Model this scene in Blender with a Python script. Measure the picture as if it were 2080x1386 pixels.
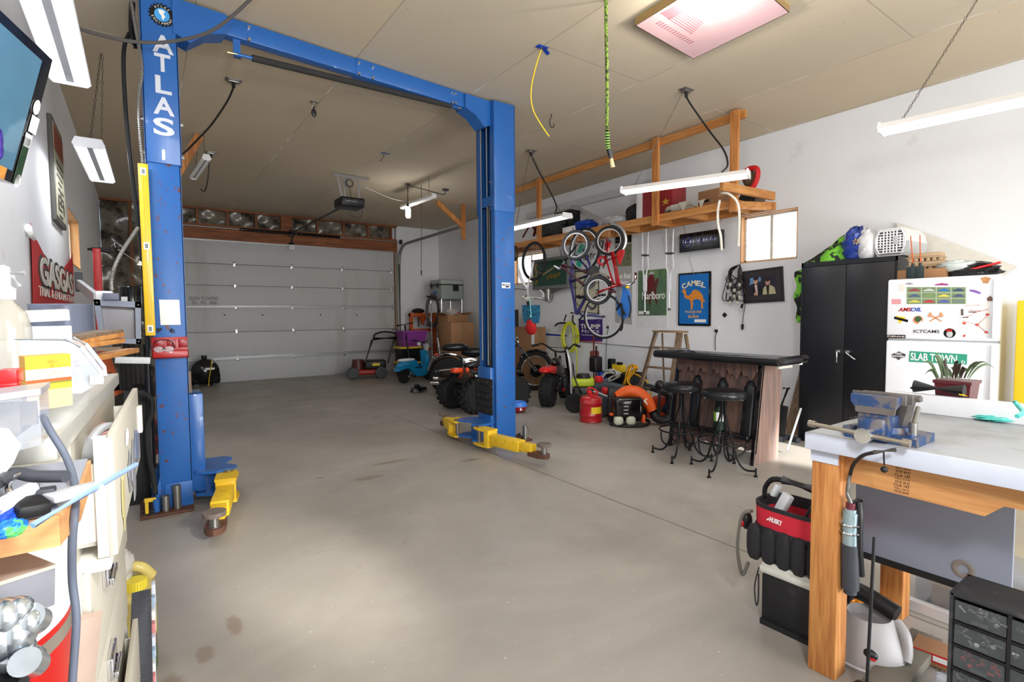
import bpy,bmesh,math,random
from mathutils import Vector as V,Matrix,Euler
for o in list(bpy.data.objects):bpy.data.objects.remove(o)
PI=math.pi
random.seed(7)
SC=bpy.context.scene
COL=SC.collection
# ---------------------------------------------------------------- camera
CAMH=1.40
FPX=1062.37
_r=[[.815,.035,-.578],[-.579,.037,-.815],[-.008,.999,.05]]
_y=V(_r[1]).normalized();_x=V(_r[0]);_x=(_x-_y*_x.dot(_y)).normalized();_z=_x.cross(_y)
RW=Matrix((_x,_y,_z))                      # camera axes -> world
cd=bpy.data.cameras.new('camera');cam=bpy.data.objects.new('camera',cd);COL.objects.link(cam)
cd.sensor_width=36;cd.lens=36*FPX/2080;cd.clip_start=.02;cd.clip_end=200
cam.matrix_world=Matrix.Translation((0,0,CAMH))@RW.to_4x4()
SC.camera=cam
# ---------------------------------------------------------------- world, light, exposure
SC.view_settings.view_transform='Standard';SC.view_settings.look='None'
SC.view_settings.gamma=1;SC.view_settings.use_curve_mapping=False
SC.view_settings.exposure=0.0
w=bpy.data.worlds.new('sky');SC.world=w;w.use_nodes=True
_n=w.node_tree.nodes;_bg=_n['Background']
_sky=_n.new('ShaderNodeTexSky');_sky.sky_type='NISHITA';_sky.sun_elevation=math.radians(38);_sky.sun_rotation=math.radians(200)
_sky.sun_disc=False
w.node_tree.links.new(_sky.outputs[0],_bg.inputs[0]);_bg.inputs[1].default_value=.35

def area(name,loc,target,sx,sy,power,color=(1,1,1),spread=None):
    l=bpy.data.lights.new(name,'AREA');l.shape='RECTANGLE';l.size=sx;l.size_y=sy;l.energy=power;l.color=color
    if spread:l.spread=spread
    o=bpy.data.objects.new(name,l);COL.objects.link(o);o.location=loc
    o.rotation_euler=(V(target)-V(loc)).to_track_quat('-Z','Y').to_euler()
    return o
def spot(name,loc,target,power,deg,blend,size,color=(1,1,1)):
    l=bpy.data.lights.new(name,'SPOT');l.energy=power;l.spot_size=math.radians(deg);l.spot_blend=blend;l.shadow_soft_size=size;l.color=color
    o=bpy.data.objects.new(name,l);COL.objects.link(o);o.location=loc
    o.rotation_euler=(V(target)-V(loc)).to_track_quat('-Z','Y').to_euler()
    return o
# fill lights added behind the camera, with no visible source
area('rear_fill_light',(2.6,-2.6,1.7),(3.0,6,1.6),3.4,2.2,165,(.94,.97,1))
area('ceiling_fill_light',(3.6,-2.7,.5),(4.0,2.6,3.66),2.6,.8,115,(.96,.98,1))  # added low down to brighten the ceiling
area('flash_fill_light',(.35,-.35,2.15),(2.4,6,1.5),.35,.35,62,(.97,.98,1))  # added lamp, stands in for a flash at the camera
_s=bpy.data.lights.new('sun','SUN');_s.energy=2.2;_s.angle=.03;_s.color=(1,.96,.9)
_so=bpy.data.objects.new('sun',_s);COL.objects.link(_so);_so.rotation_euler=V((-.75,-.2,-.62)).to_track_quat('-Z','Y').to_euler();_so.location=(14,3,12)

# narrow spots added to make the two sunlit patches on the floor
spot('sun_patch_spot',(1.6,-2.9,2.6),(.66,3.0,0),3200,10,.9,.12,(1,.96,.9))
spot('sun_patch_spot',(5.0,-2.9,2.6),(5.25,2.60,0),8000,9,.7,.1,(1,.97,.93))

# ---------------------------------------------------------------- helpers
def ray(px,py):return RW@V((px-1040,-(py-693),-FPX))
def at(px,py,X=None,Y=None,Z=None):
    r=ray(px,py);o=V((0,0,CAMH))
    t=(X/r.x)if X is not None else (Y/r.y)if Y is not None else ((Z-CAMH)/r.z)
    return o+r*t

def lin(c):
    return tuple((x/12.92 if x<=.04045 else ((x+.055)/1.055)**2.4)for x in c)
_M={}
def mat(name,rgb,rough=.5,metal=0,var=.06,scale=12,emit=0,alpha=1,trans=0,bump=0,ecol=None,coat=0,ior=1.45,dirt=None,dscale=6,dlo=.55,dhi=.75,stretch=(1,1,1)):
    """rgb in 0..255 sRGB; a noise-varied procedural surface"""
    if name in _M:return _M[name]
    m=bpy.data.materials.new(name);m.use_nodes=True;nt=m.node_tree;b=nt.nodes['Principled BSDF']
    c=lin(tuple(x/255 for x in rgb))
    b.inputs['Roughness'].default_value=rough;b.inputs['Metallic'].default_value=metal
    b.inputs['Coat Weight'].default_value=coat;b.inputs['IOR'].default_value=ior
    b.inputs['Transmission Weight'].default_value=trans;b.inputs['Alpha'].default_value=alpha
    tc=nt.nodes.new('ShaderNodeTexCoord');mp=nt.nodes.new('ShaderNodeMapping');mp.inputs['Scale'].default_value=stretch
    nt.links.new(tc.outputs['Object'],mp.inputs[0])
    nz=nt.nodes.new('ShaderNodeTexNoise');nz.inputs['Scale'].default_value=scale;nz.inputs['Detail'].default_value=4
    nt.links.new(mp.outputs[0],nz.inputs['Vector'])
    mx=nt.nodes.new('ShaderNodeMix');mx.data_type='RGBA'
    mx.inputs['A'].default_value=tuple(max(0,v*(1-var*2))for v in c)+(1,)
    mx.inputs['B'].default_value=tuple(min(1,v*(1+var*2))for v in c)+(1,)
    nt.links.new(nz.outputs['Fac'],mx.inputs['Factor'])
    out=mx.outputs['Result']
    if dirt:
        n2=nt.nodes.new('ShaderNodeTexNoise');n2.inputs['Scale'].default_value=dscale;n2.inputs['Detail'].default_value=7;n2.inputs['Roughness'].default_value=.65
        nt.links.new(mp.outputs[0],n2.inputs['Vector'])
        mr=nt.nodes.new('ShaderNodeMapRange');mr.inputs['From Min'].default_value=dlo;mr.inputs['From Max'].default_value=dhi
        nt.links.new(n2.outputs['Fac'],mr.inputs['Value'])
        m2=nt.nodes.new('ShaderNodeMix');m2.data_type='RGBA'
        nt.links.new(mr.outputs[0],m2.inputs['Factor']);nt.links.new(out,m2.inputs['A'])
        m2.inputs['B'].default_value=lin(tuple(x/255 for x in dirt))+(1,)
        out=m2.outputs['Result']
    nt.links.new(out,b.inputs['Base Color'])
    if bump:
        bp=nt.nodes.new('ShaderNodeBump');bp.inputs['Strength'].default_value=bump;bp.inputs['Distance'].default_value=.01
        nt.links.new(nz.outputs['Fac'],bp.inputs['Height']);nt.links.new(bp.outputs[0],b.inputs['Normal'])
    if emit:
        e=lin(tuple(x/255 for x in (ecol or rgb)))
        b.inputs['Emission Color'].default_value=e+(1,);b.inputs['Emission Strength'].default_value=emit
    _M[name]=m
    return m
def wood(name,rgb,rgb2,rough=.6,axis=0,scale=1.0,coat=0):
    if name in _M:return _M[name]
    m=bpy.data.materials.new(name);m.use_nodes=True;nt=m.node_tree;b=nt.nodes['Principled BSDF']
    b.inputs['Roughness'].default_value=rough;b.inputs['Coat Weight'].default_value=coat
    tc=nt.nodes.new('ShaderNodeTexCoord');mp=nt.nodes.new('ShaderNodeMapping')
    s=[14*scale]*3;s[axis]=.9*scale;mp.inputs['Scale'].default_value=s
    nt.links.new(tc.outputs['Object'],mp.inputs[0])
    nz=nt.nodes.new('ShaderNodeTexNoise');nz.inputs['Scale'].default_value=1.6;nz.inputs['Detail'].default_value=6;nz.inputs['Distortion'].default_value=1.2
    nt.links.new(mp.outputs[0],nz.inputs['Vector'])
    wv=nt.nodes.new('ShaderNodeTexNoise');wv.inputs['Scale'].default_value=6;wv.inputs['Detail'].default_value=3
    nt.links.new(mp.outputs[0],wv.inputs['Vector'])
    ad=nt.nodes.new('ShaderNodeMath');ad.operation='MULTIPLY_ADD';ad.inputs[1].default_value=.45
    nt.links.new(wv.outputs['Fac'],ad.inputs[0]);nt.links.new(nz.outputs['Fac'],ad.inputs[2])
    cr=nt.nodes.new('ShaderNodeMapRange');cr.inputs['From Min'].default_value=.5;cr.inputs['From Max'].default_value=.92
    nt.links.new(ad.outputs[0],cr.inputs['Value'])
    mx=nt.nodes.new('ShaderNodeMix');mx.data_type='RGBA'
    mx.inputs['A'].default_value=lin(tuple(x/255 for x in rgb))+(1,);mx.inputs['B'].default_value=lin(tuple(x/255 for x in rgb2))+(1,)
    nt.links.new(cr.outputs[0],mx.inputs['Factor']);nt.links.new(mx.outputs['Result'],b.inputs['Base Color'])
    _M[name]=m
    return m

def basis(d,up=V((0,0,1))):
    d=d.normalized()
    if abs(d.dot(up))>.98:up=V((1,0,0))
    a=d.cross(up).normalized();b=a.cross(d).normalized()
    return a,b
def smoothpath(pts,k=6):
    pts=[V(p)for p in pts]
    if len(pts)<3:return pts
    o=[]
    P=[pts[0]*2-pts[1]]+pts+[pts[-1]*2-pts[-2]]
    for i in range(1,len(P)-2):
        for j in range(k):
            t=j/k;a,b,c,d=P[i-1:i+3]
            o.append(.5*((2*b)+(c-a)*t+(2*a-5*b+4*c-d)*t*t+(3*b-a-3*c+d)*t**3))
    o.append(pts[-1]);return o
class MB:
    """collects shapes given in world space (or in frame M) for ONE mesh object"""
    def __init__(s,M=None):s.bm=bmesh.new();s.M=M or Matrix.Identity(4);s.mi=0
    def m(s,i):s.mi=i;return s
    def _add(s,vs,fs,sm=True):
        bv=[s.bm.verts.new(s.M@V(v))for v in vs]
        for f in fs:
            try:
                q=s.bm.faces.new([bv[i]for i in f]);q.material_index=s.mi;q.smooth=sm
            except ValueError:pass
        return s
    def box(s,x0,x1,y0,y1,z0,z1,b=0):
        return s.obox(((x0+x1)/2,(y0+y1)/2,(z0+z1)/2),(abs(x1-x0),abs(y1-y0),abs(z1-z0)),b=b)
    def obox(s,c,size,R=None,b=0):
        c=V(c);R=R.to_3x3()if R is not None else Matrix.Identity(3);h=[x/2 for x in size]
        if b<=0:
            vs=[c+R@V((sx*h[0],sy*h[1],sz*h[2]))for sx in (-1,1)for sy in (-1,1)for sz in (-1,1)]
            return s._add(vs,[(0,1,3,2),(4,6,7,5),(0,4,5,1),(2,3,7,6),(0,2,6,4),(1,5,7,3)])
        b=min(b,min(h)*.98)
        t=bmesh.new();bmesh.ops.create_cube(t,size=1)
        for v in t.verts:v.co=V((v.co.x*size[0],v.co.y*size[1],v.co.z*size[2]))
        bmesh.ops.bevel(t,geom=t.edges[:],offset=b,segments=2 if b<.02 else 3,profile=.5,affect='EDGES')
        t.verts.index_update()
        s._add([c+R@v.co for v in t.verts],[[v.index for v in f.verts]for f in t.faces]);t.free();return s
    def poly(s,pts):return s._add(pts,[tuple(range(len(pts)))])
    def prism(s,pts,vec):
        n=len(pts);pts=[V(p)for p in pts];vec=V(vec)
        return s._add(pts+[p+vec for p in pts],[tuple(range(n))[::-1],tuple(range(n,2*n))]+[(i,(i+1)%n,n+(i+1)%n,n+i)for i in range(n)])
    def cyl(s,p0,p1,r0,r1=None,n=16,caps=True):
        p0,p1=V(p0),V(p1);r1=r0 if r1 is None else r1;a,b=basis(p1-p0)
        vs=[]
        for p,r in ((p0,r0),(p1,r1)):
            vs+=[p+(a*math.cos(2*PI*i/n)+b*math.sin(2*PI*i/n))*r for i in range(n)]
        fs=[(i,(i+1)%n,n+(i+1)%n,n+i)for i in range(n)]
        if caps:fs+=[tuple(range(n))[::-1],tuple(range(n,2*n))]
        return s._add(vs,fs)
    def tube(s,pts,r,n=8,k=6,smooth=True,closed=False):
        pts=[V(p)for p in pts]
        if closed:pts=pts+[pts[0]]
        P=smoothpath(pts,k)if smooth else pts
        if closed:P=P[:-1]
        L=len(P);rr=r if callable(r)else (lambda t:r)
        vs=[];prev=None
        for i,p in enumerate(P):
            if closed:d=P[(i+1)%L]-P[i-1]
            else:d=P[min(i+1,L-1)]-P[max(i-1,0)]
            if d.length<1e-7:d=V((0,0,1))
            d.normalize()
            if prev is None:a,b=basis(d)
            else:
                a=(prev-d*prev.dot(d))
                a=a.normalized()if a.length>1e-6 else basis(d)[0]
                b=d.cross(a)
            prev=a;q=rr(i/max(1,L-1))
            vs+=[p+(a*math.cos(2*PI*j/n)+b*math.sin(2*PI*j/n))*q for j in range(n)]
        fs=[]
        for i in range(L if closed else L-1):
            i2=(i+1)%L
            fs+=[(i*n+j,i*n+(j+1)%n,i2*n+(j+1)%n,i2*n+j)for j in range(n)]
        if not closed:fs+=[tuple(range(n))[::-1],tuple(range((L-1)*n,L*n))]
        return s._add(vs,fs)
    def lathe(s,prof,c=(0,0,0),axis=(0,0,1),n=28):
        c=V(c);d=V(axis).normalized();a,b=basis(d);vs=[];L=len(prof)
        for r,h in prof:vs+=[c+d*h+(a*math.cos(2*PI*j/n)+b*math.sin(2*PI*j/n))*max(r,1e-5)for j in range(n)]
        fs=[]
        for i in range(L-1):fs+=[(i*n+j,i*n+(j+1)%n,(i+1)*n+(j+1)%n,(i+1)*n+j)for j in range(n)]
        if prof[0][0]>1e-4:fs.append(tuple(range(n))[::-1])
        if prof[-1][0]>1e-4:fs.append(tuple(range((L-1)*n,L*n)))
        return s._add(vs,fs)
    def ball(s,c,r,n=16,R=None,pw=1):
        c=V(c);r=V(r)if hasattr(r,'__len__')else V((r,r,r));R=R.to_3x3()if R is not None else Matrix.Identity(3);vs=[];m=max(5,n//2)
        sg=lambda v:math.copysign(abs(v)**pw,v)
        for i in range(m+1):
            th=PI*i/m
            for j in range(n):
                ph=2*PI*j/n
                vs.append(c+R@V((sg(math.sin(th))*sg(math.cos(ph))*r.x,sg(math.sin(th))*sg(math.sin(ph))*r.y,sg(math.cos(th))*r.z)))
        fs=[(i*n+j,i*n+(j+1)%n,(i+1)*n+(j+1)%n,(i+1)*n+j)for i in range(m)for j in range(n)]
        s._add(vs,fs);return s
    def torus(s,c,axis,R,r,n=40,m=8,sq=1,a0=0,a1=2*PI):
        c=V(c);d=V(axis).normalized();a,b=basis(d);full=abs(a1-a0-2*PI)<1e-6;vs=[]
        N=n if full else n+1
        for i in range(N):
            t=a0+(a1-a0)*i/n;u=a*math.cos(t)+b*math.sin(t)
            for j in range(m):
                q=2*PI*j/m;vs.append(c+u*(R+r*math.cos(q))+d*(r*sq*math.sin(q)))
        fs=[(i*m+j,((i+1)%N)*m+j,((i+1)%N)*m+(j+1)%m,i*m+(j+1)%m)for i in range(n)for j in range(m)]
        return s._add(vs,fs)
    def grid(s,f,nu,nv,thick=0):
        vs=[f(i/nu,j/nv)for i in range(nu+1)for j in range(nv+1)]
        fs=[(i*(nv+1)+j,(i+1)*(nv+1)+j,(i+1)*(nv+1)+j+1,i*(nv+1)+j+1)for i in range(nu)for j in range(nv)]
        if thick:
            vs=[V(v)for v in vs];n=(vs[nv+1]-vs[0]).cross(vs[1]-vs[0])
            cx=V(f(.5,.5));nn=(V(f(1,.5))-V(f(0,.5))).cross(V(f(.5,1))-V(f(.5,0))).normalized()
            L=len(vs);vs2=[v+nn*thick for v in vs]
            fs2=[tuple(i+L for i in q)[::-1]for q in fs]
            e=[]
            for i in range(nu):e+=[(i*(nv+1),(i+1)*(nv+1)),((i+1)*(nv+1)+nv,i*(nv+1)+nv)]
            for j in range(nv):e+=[(j+1,j),(nu*(nv+1)+j,nu*(nv+1)+j+1)]
            fs3=[(a,b,b+L,a+L)for a,b in e]
            return s._add(vs+vs2,fs+fs2+fs3)
        return s._add(vs,fs)
    def text(s,body,o,right,up,h,w=None,ext=.0015,off=0,shear=0,sp=1,align='CENTER'):
        cu=bpy.data.curves.new('t','FONT');cu.body=body;cu.size=1;cu.align_x=align;cu.align_y='CENTER';cu.extrude=.5;cu.offset=off;cu.shear=shear;cu.space_character=sp;cu.resolution_u=4
        ob=bpy.data.objects.new('t',cu);COL.objects.link(ob);bpy.context.view_layer.update()
        me=bpy.data.meshes.new_from_object(ob.evaluated_get(bpy.context.evaluated_depsgraph_get()))
        bpy.data.objects.remove(ob)
        r=V(right).normalized();u=V(up).normalized();n=r.cross(u).normalized();o=V(o)
        xs=[v.co.x for v in me.vertices]or [0];ys=[v.co.y for v in me.vertices]or [0]
        W0=max(xs)-min(xs);H0=max(ys)-min(ys);k=h/max(H0,1e-6);kx=(w/W0)if w else k
        cx=(max(xs)+min(xs))/2 if align=='CENTER' else min(xs);cy=(max(ys)+min(ys))/2
        s._add([o+r*((v.co.x-cx)*kx)+u*((v.co.y-cy)*k)+n*(v.co.z+.5)*ext for v in me.vertices],[tuple(p.vertices)for p in me.polygons],False)
        bpy.data.meshes.remove(me);return s
    def done(s,name,mats,parent=None,label=None,cat=None,group=None,loc=None,kind=None,ang=40):
        bm=s.bm
        bmesh.ops.recalc_face_normals(bm,faces=bm.faces[:])
        me=bpy.data.meshes.new(name);bm.to_mesh(me);bm.free()
        for m_ in (mats if isinstance(mats,(list,tuple))else [mats]):me.materials.append(m_)
        me.set_sharp_from_angle(angle=math.radians(ang))
        o=bpy.data.objects.new(name,me);COL.objects.link(o)
        if parent is not None:
            me.transform(WM[parent.name].inverted());o.parent=parent;WM[o.name]=WM[parent.name]
        else:
            if loc is None:
                xs=[v.co for v in me.vertices]
                loc=V(((min(v.x for v in xs)+max(v.x for v in xs))/2,(min(v.y for v in xs)+max(v.y for v in xs))/2,min(v.z for v in xs)))
            T=Matrix.Translation(V(loc));me.transform(T.inverted());o.matrix_world=T;WM[o.name]=T
        if label:o['label']=label
        if cat:o['category']=cat
        if group:o['group']=group
        if kind:o['kind']=kind
        return o
WM={}
def thing(name,label,cat,loc=(0,0,0),rz=0,group=None,M=None):
    o=bpy.data.objects.new(name,None);COL.objects.link(o);o.empty_display_size=.1
    T=M if M is not None else Matrix.Translation(V(loc))@Matrix.Rotation(rz,4,'Z')
    o.matrix_world=T;WM[o.name]=T;o['label']=label;o['category']=cat
    if group:o['group']=group
    return o
def frame(t):return WM[t.name]
def dup(root,M,label=None):
    r=root.copy();COL.objects.link(r);r.matrix_world=M;WM[r.name]=M
    if label:r['label']=label
    for ch in [c for c in bpy.data.objects if c.parent==root]:
        c=ch.copy();COL.objects.link(c);c.parent=r;WM[c.name]=M
        for g in [x for x in bpy.data.objects if x.parent==ch]:
            d=g.copy();COL.objects.link(d);d.parent=c;WM[d.name]=M
    return r
def struct(mb,name,mats,parent=None):
    o=mb.done(name,mats,parent)
    if parent is None:o['kind']='structure'
    return o
def TM(x,y,z,rz=0,rx=0,ry=0):return Matrix.Translation((x,y,z))@Euler((rx,ry,rz),'XYZ').to_matrix().to_4x4()
# ---------------------------------------------------------------- shared materials
white_wall=mat('white_painted_drywall',(232,234,238),.75,var=.02,scale=3,dirt=(206,204,200),dscale=2.5,dlo=.62,dhi=.85)
blue=mat('blue_lift_paint',(38,98,172),.32,var=.05,scale=4,coat=.3,dirt=(34,78,140),dscale=25,dlo=.66,dhi=.72)
blue_rust=mat('blue_paint_with_rust',(38,98,172),.4,var=.06,scale=4,dirt=(110,58,36),dscale=26,dlo=.6,dhi=.66)
yellow=mat('yellow_lift_paint',(232,190,40),.5,var=.05,dirt=(120,92,50),dscale=18,dlo=.6,dhi=.72)
rust=mat('rusty_steel',(98,66,52),.7,.3,var=.15,scale=20,dirt=(60,48,44),dscale=9)
steel=mat('bare_steel',(150,148,144),.35,.9,var=.08,scale=30)
chrome=mat('chrome',(225,226,230),.08,1,var=.01)
dsteel=mat('dark_steel',(70,70,72),.45,.7,var=.1,scale=30)
black=mat('black_plastic',(22,22,24),.45,var=.1)
blackm=mat('black_rubber',(28,28,29),.8,var=.15,scale=40)
gloss=mat('glossy_black',(12,12,14),.15,var=.05,coat=.4)
vinyl=mat('black_vinyl',(20,21,25),.3,var=.1,scale=30,bump=.1)
red=mat('red_paint',(176,24,26),.35,var=.05,coat=.2)
redp=mat('red_plastic',(196,30,34),.4,var=.05)
orange=mat('orange_plastic',(226,92,34),.4,var=.05)
orangep=mat('orange_paint',(196,84,30),.5,var=.08)
white=mat('white_enamel',(236,237,240),.3,var=.015)
whitep=mat('white_paper',(240,240,238),.8,var=.02)
grey=mat('grey_plastic',(128,130,136),.45,var=.05)
dgrey=mat('dark_grey_plastic',(62,64,70),.5,var=.06)
lgrey=mat('light_grey_plastic',(186,188,190),.45,var=.04)
pine=wood('pine_lumber',(206,148,84),(168,106,52),axis=1)
pinex=wood('pine_lumber_x',(206,148,84),(168,106,52),axis=0)
pinez=wood('pine_lumber_z',(214,150,82),(160,92,40),axis=2)
oldwood=wood('old_grey_wood',(138,116,92),(92,72,54),axis=2)
card=mat('brown_cardboard',(160,118,84),.85,var=.05,scale=5)
card2=mat('tan_cardboard',(186,160,128),.85,var=.05,scale=5)
tube_on=mat('lit_fluorescent_tube',(255,255,255),.4,emit=4.5,ecol=(250,252,255))
def clear(name,rgb=(255,255,255),rough=.05,alpha=.3):return mat(name,rgb,rough,alpha=alpha,var=.01)
yelp=mat('yellow_plastic',(236,200,40),.45,var=.04)
bluep=mat('blue_plastic',(30,70,170),.4,var=.06)
green=mat('green_plastic',(40,120,60),.5,var=.08)
WY,WZ=V((0,-1,0)),V((0,0,1))        # reading direction on the right wall
# ================================================================ THE SETTING
XL,XR,YB,YF,H=-.56,6.55,12.6,-3.2,3.66
# floor
m=bpy.data.materials.new('polished_concrete');m.use_nodes=True;nt=m.node_tree;b=nt.nodes['Principled BSDF'];L=nt.links
tc=nt.nodes.new('ShaderNodeTexCoord')
def nzz(sc,det=5,rough=.6,vec=None,dist=0):
    n=nt.nodes.new('ShaderNodeTexNoise');n.inputs['Scale'].default_value=sc;n.inputs['Detail'].default_value=det;n.inputs['Roughness'].default_value=rough;n.inputs['Distortion'].default_value=dist
    L.new(vec or tc.outputs['Object'],n.inputs['Vector']);return n.outputs['Fac']
def mrng(x,a,b_,c=0,d=1):
    n=nt.nodes.new('ShaderNodeMapRange');n.inputs['From Min'].default_value=a;n.inputs['From Max'].default_value=b_;n.inputs['To Min'].default_value=c;n.inputs['To Max'].default_value=d
    L.new(x,n.inputs['Value']);return n.outputs[0]
def mixc(f,A,B):
    n=nt.nodes.new('ShaderNodeMix');n.data_type='RGBA';L.new(f,n.inputs['Factor'])
    for k,c in (('A',A),('B',B)):
        if isinstance(c,tuple):n.inputs[k].default_value=lin(tuple(x/255 for x in c))+(1,)
        else:L.new(c,n.inputs[k])
    return n.outputs['Result']
def mth(op,a,b_=None):
    n=nt.nodes.new('ShaderNodeMath');n.operation=op
    for i,q in enumerate((a,b_)):
        if q is None:continue
        if isinstance(q,(int,float)):n.inputs[i].default_value=q
        else:L.new(q,n.inputs[i])
    return n.outputs[0]
c=mixc(mrng(nzz(.55,6,.6,dist=.6),.3,.7),(142,137,129),(180,174,164))
c=mixc(mrng(nzz(5,6,.7),.35,.75,0,.45),c,(150,142,132))
c=mixc(mrng(nzz(1.6,8,.62,dist=.8),.66,.74,0,.55),c,(118,104,88))       # oil stains
c=mixc(mrng(nzz(45,2,.5),.72,.76,0,.6),c,(214,212,206))                  # flecks
sx=nt.nodes.new('ShaderNodeSeparateXYZ');L.new(tc.outputs['Object'],sx.inputs[0])
for ax,cs in (('X',(2.85-3,)),('Y',(10.4-4.7,))):
    for q in cs:
        d=mth('ABSOLUTE',mth('SUBTRACT',sx.outputs[ax],q))
        c=mixc(mrng(d,.004,.010,.75,0),c,(92,86,78))
for ex,ey,ea,eb in ((.045,2.30,.05,.10),(.17,2.46,.04,.07),(.30,2.62,.035,.10),(.10,2.02,.03,.05),(1.55,4.35,.16,.05),(1.9,4.7,.22,.04),(1.22,4.6,.05,.03),(2.6,6.9,.07,.05),(2.55,4.3,.12,.04)):
    dx=mth('DIVIDE',mth('SUBTRACT',sx.outputs['X'],ex-3),ea);dy=mth('DIVIDE',mth('SUBTRACT',sx.outputs['Y'],ey-4.7),eb)
    r2=mth('ADD',mth('ADD',mth('MULTIPLY',dx,dx),mth('MULTIPLY',dy,dy)),mth('MULTIPLY',nzz(22,4),1.6))
    c=mixc(mrng(r2,1.2,1.9,.5,0),c,(120,96,74))
L.new(c,b.inputs['Base Color'])
L.new(mrng(nzz(2.2,4),.3,.7,.32,.55),b.inputs['Roughness'])
bp=nt.nodes.new('ShaderNodeBump');bp.inputs['Strength'].default_value=.12;L.new(nzz(8,5),bp.inputs['Height']);L.new(bp.outputs[0],b.inputs['Normal'])
concrete=m
o=MB().box(XL-.15,XR+.15,YF,YB+.2,-.2,0).done('floor',concrete,loc=(3,4.7,0));o['kind']='structure'
# ceiling (bare drywall sheets, seams)
m=bpy.data.materials.new('bare_drywall_ceiling');m.use_nodes=True;nt=m.node_tree;b=nt.nodes['Principled BSDF'];L=nt.links
tc=nt.nodes.new('ShaderNodeTexCoord');b.inputs['Roughness'].default_value=.85
br=nt.nodes.new('ShaderNodeTexBrick');br.offset=.5;br.inputs['Scale'].default_value=1;br.inputs['Mortar Size'].default_value=.006
br.inputs['Brick Width'].default_value=3.66;br.inputs['Row Height'].default_value=1.22;br.inputs['Mortar Smooth'].default_value=.2
mp=nt.nodes.new('ShaderNodeMapping');mp.inputs['Rotation'].default_value=(0,0,PI/2);mp.inputs['Location'].default_value=(.55,.15,0)
L.new(tc.outputs['Object'],mp.inputs[0]);L.new(mp.outputs[0],br.inputs['Vector'])
for k,cc in (('Color1',(200,188,166)),('Color2',(208,190,160)),('Mortar',(168,154,134))):br.inputs[k].default_value=lin(tuple(x/255 for x in cc))+(1,)
c=mixc(mrng(nzz(1.2,4),.3,.7,0,.35),br.outputs['Color'],(190,176,154))
c=mixc(mth('MULTIPLY',br.outputs['Fac'],mrng(nzz(1.1,2),.52,.6)),c,(228,222,212))
c=mixc(mrng(nzz(38,2,.4),.74,.77,0,.7),c,(112,98,80))
L.new(c,b.inputs['Base Color'])
struct(MB().box(XL-.15,XR+.15,YF,YB+.2,H,H+.12),'ceiling',m)
# wall_right with two window openings (windows are in world space y,z)
def wall_x(name,x0,x1,y0,y1,holes,mt):
    mb=MB();ys=sorted({y0,y1}|{h[0]for h in holes}|{h[1]for h in holes})
    for a,c_ in zip(ys,ys[1:]):
        hs=[h for h in holes if h[0]<(a+c_)/2<h[1]]
        if not hs:mb.box(x0,x1,a,c_,0,H)
        for h in hs:mb.box(x0,x1,a,c_,0,h[2]);mb.box(x0,x1,a,c_,h[3],H)
    return struct(mb,name,mt)
W1=(3.22,3.96,2.06,2.68);W2=(8.15,9.14,2.04,2.66);W3=(6.9,8.05,1.96,2.52)
wall_x('wall_right',XR,XR+.15,YF,YB,[W1,W2],white_wall)
wall_x('wall_left',XL-.15,XL,YF,YB,[W3],white_wall)
frame_white=mat('window_vinyl',(222,218,208),.5,var=.04,dirt=(170,150,120),dscale=14)
glass=mat('frosted_bright_window_glass',(250,250,252),.3,trans=.9,var=.01,ior=1.2)
rawwood=wood('raw_window_jamb',(216,168,112),(188,136,84),axis=2)
def window(name,x,W,side,label):
    y0,y1,z0,z1=W;s=side;xa=x+s*.02;xb=x+s*.145
    fr=struct(MB().box(xa+s*.06,xb,y0,y0+.035,z0,z1).box(xa+s*.06,xb,y1-.035,y1,z0,z1).box(xa+s*.06,xb,y0,y1,z0,z0+.035).box(xa+s*.06,xb,y0,y1,z1-.035,z1)
           .box(xa+s*.07,xb-s*.02,(y0+y1)/2-.018,(y0+y1)/2+.018,z0,z1),name,frame_white)
    MB().box(xb-s*.035,xb-s*.03,y0+.03,y1-.03,z0+.03,z1-.03).done('pane',glass,fr)
    j=MB().box(x-s*.002,xa+s*.06,y0,y0+.012,z0,z1).box(x-s*.002,xa+s*.06,y1-.012,y1,z0,z1).box(x-s*.002,xa+s*.06,y0,y1,z0,z0+.012).box(x-s*.002,xa+s*.06,y0,y1,z1-.012,z1)
    j.done('jamb',rawwood,fr)
    return fr
window('window_1',XR,W1,1,'');window('window_2',XR,W2,1,'');window('window_3',XL,W3,-1,'')
# bright overcast daylight outside the three windows
for nm,x,W,s in (('window_daylight',XR+.5,W1,-1),('window_daylight',XR+.5,W2,-1),('window_daylight',XL-.5,W3,1)):
    area(nm,(x,(W[0]+W[1])/2,(W[2]+W[3])/2+.15),(x+s,(W[0]+W[1])/2,(W[2]+W[3])/2-.1),1.2,1.2,26)
snow=mat('snowy_ground_outside',(238,240,244),.9,emit=0)
struct(MB().box(XR+.15,XR+30,-20,30,-.5,-.3),'ground',snow)
# unseen rear wall behind the camera, its wide opening added for the light
struct(MB().box(XL-.15,.3,YF-.15,YF,0,H).box(5.2,XR+.15,YF-.15,YF,0,H).box(.3,5.2,YF-.15,YF,2.9,H),'wall_rear',white_wall)
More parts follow.
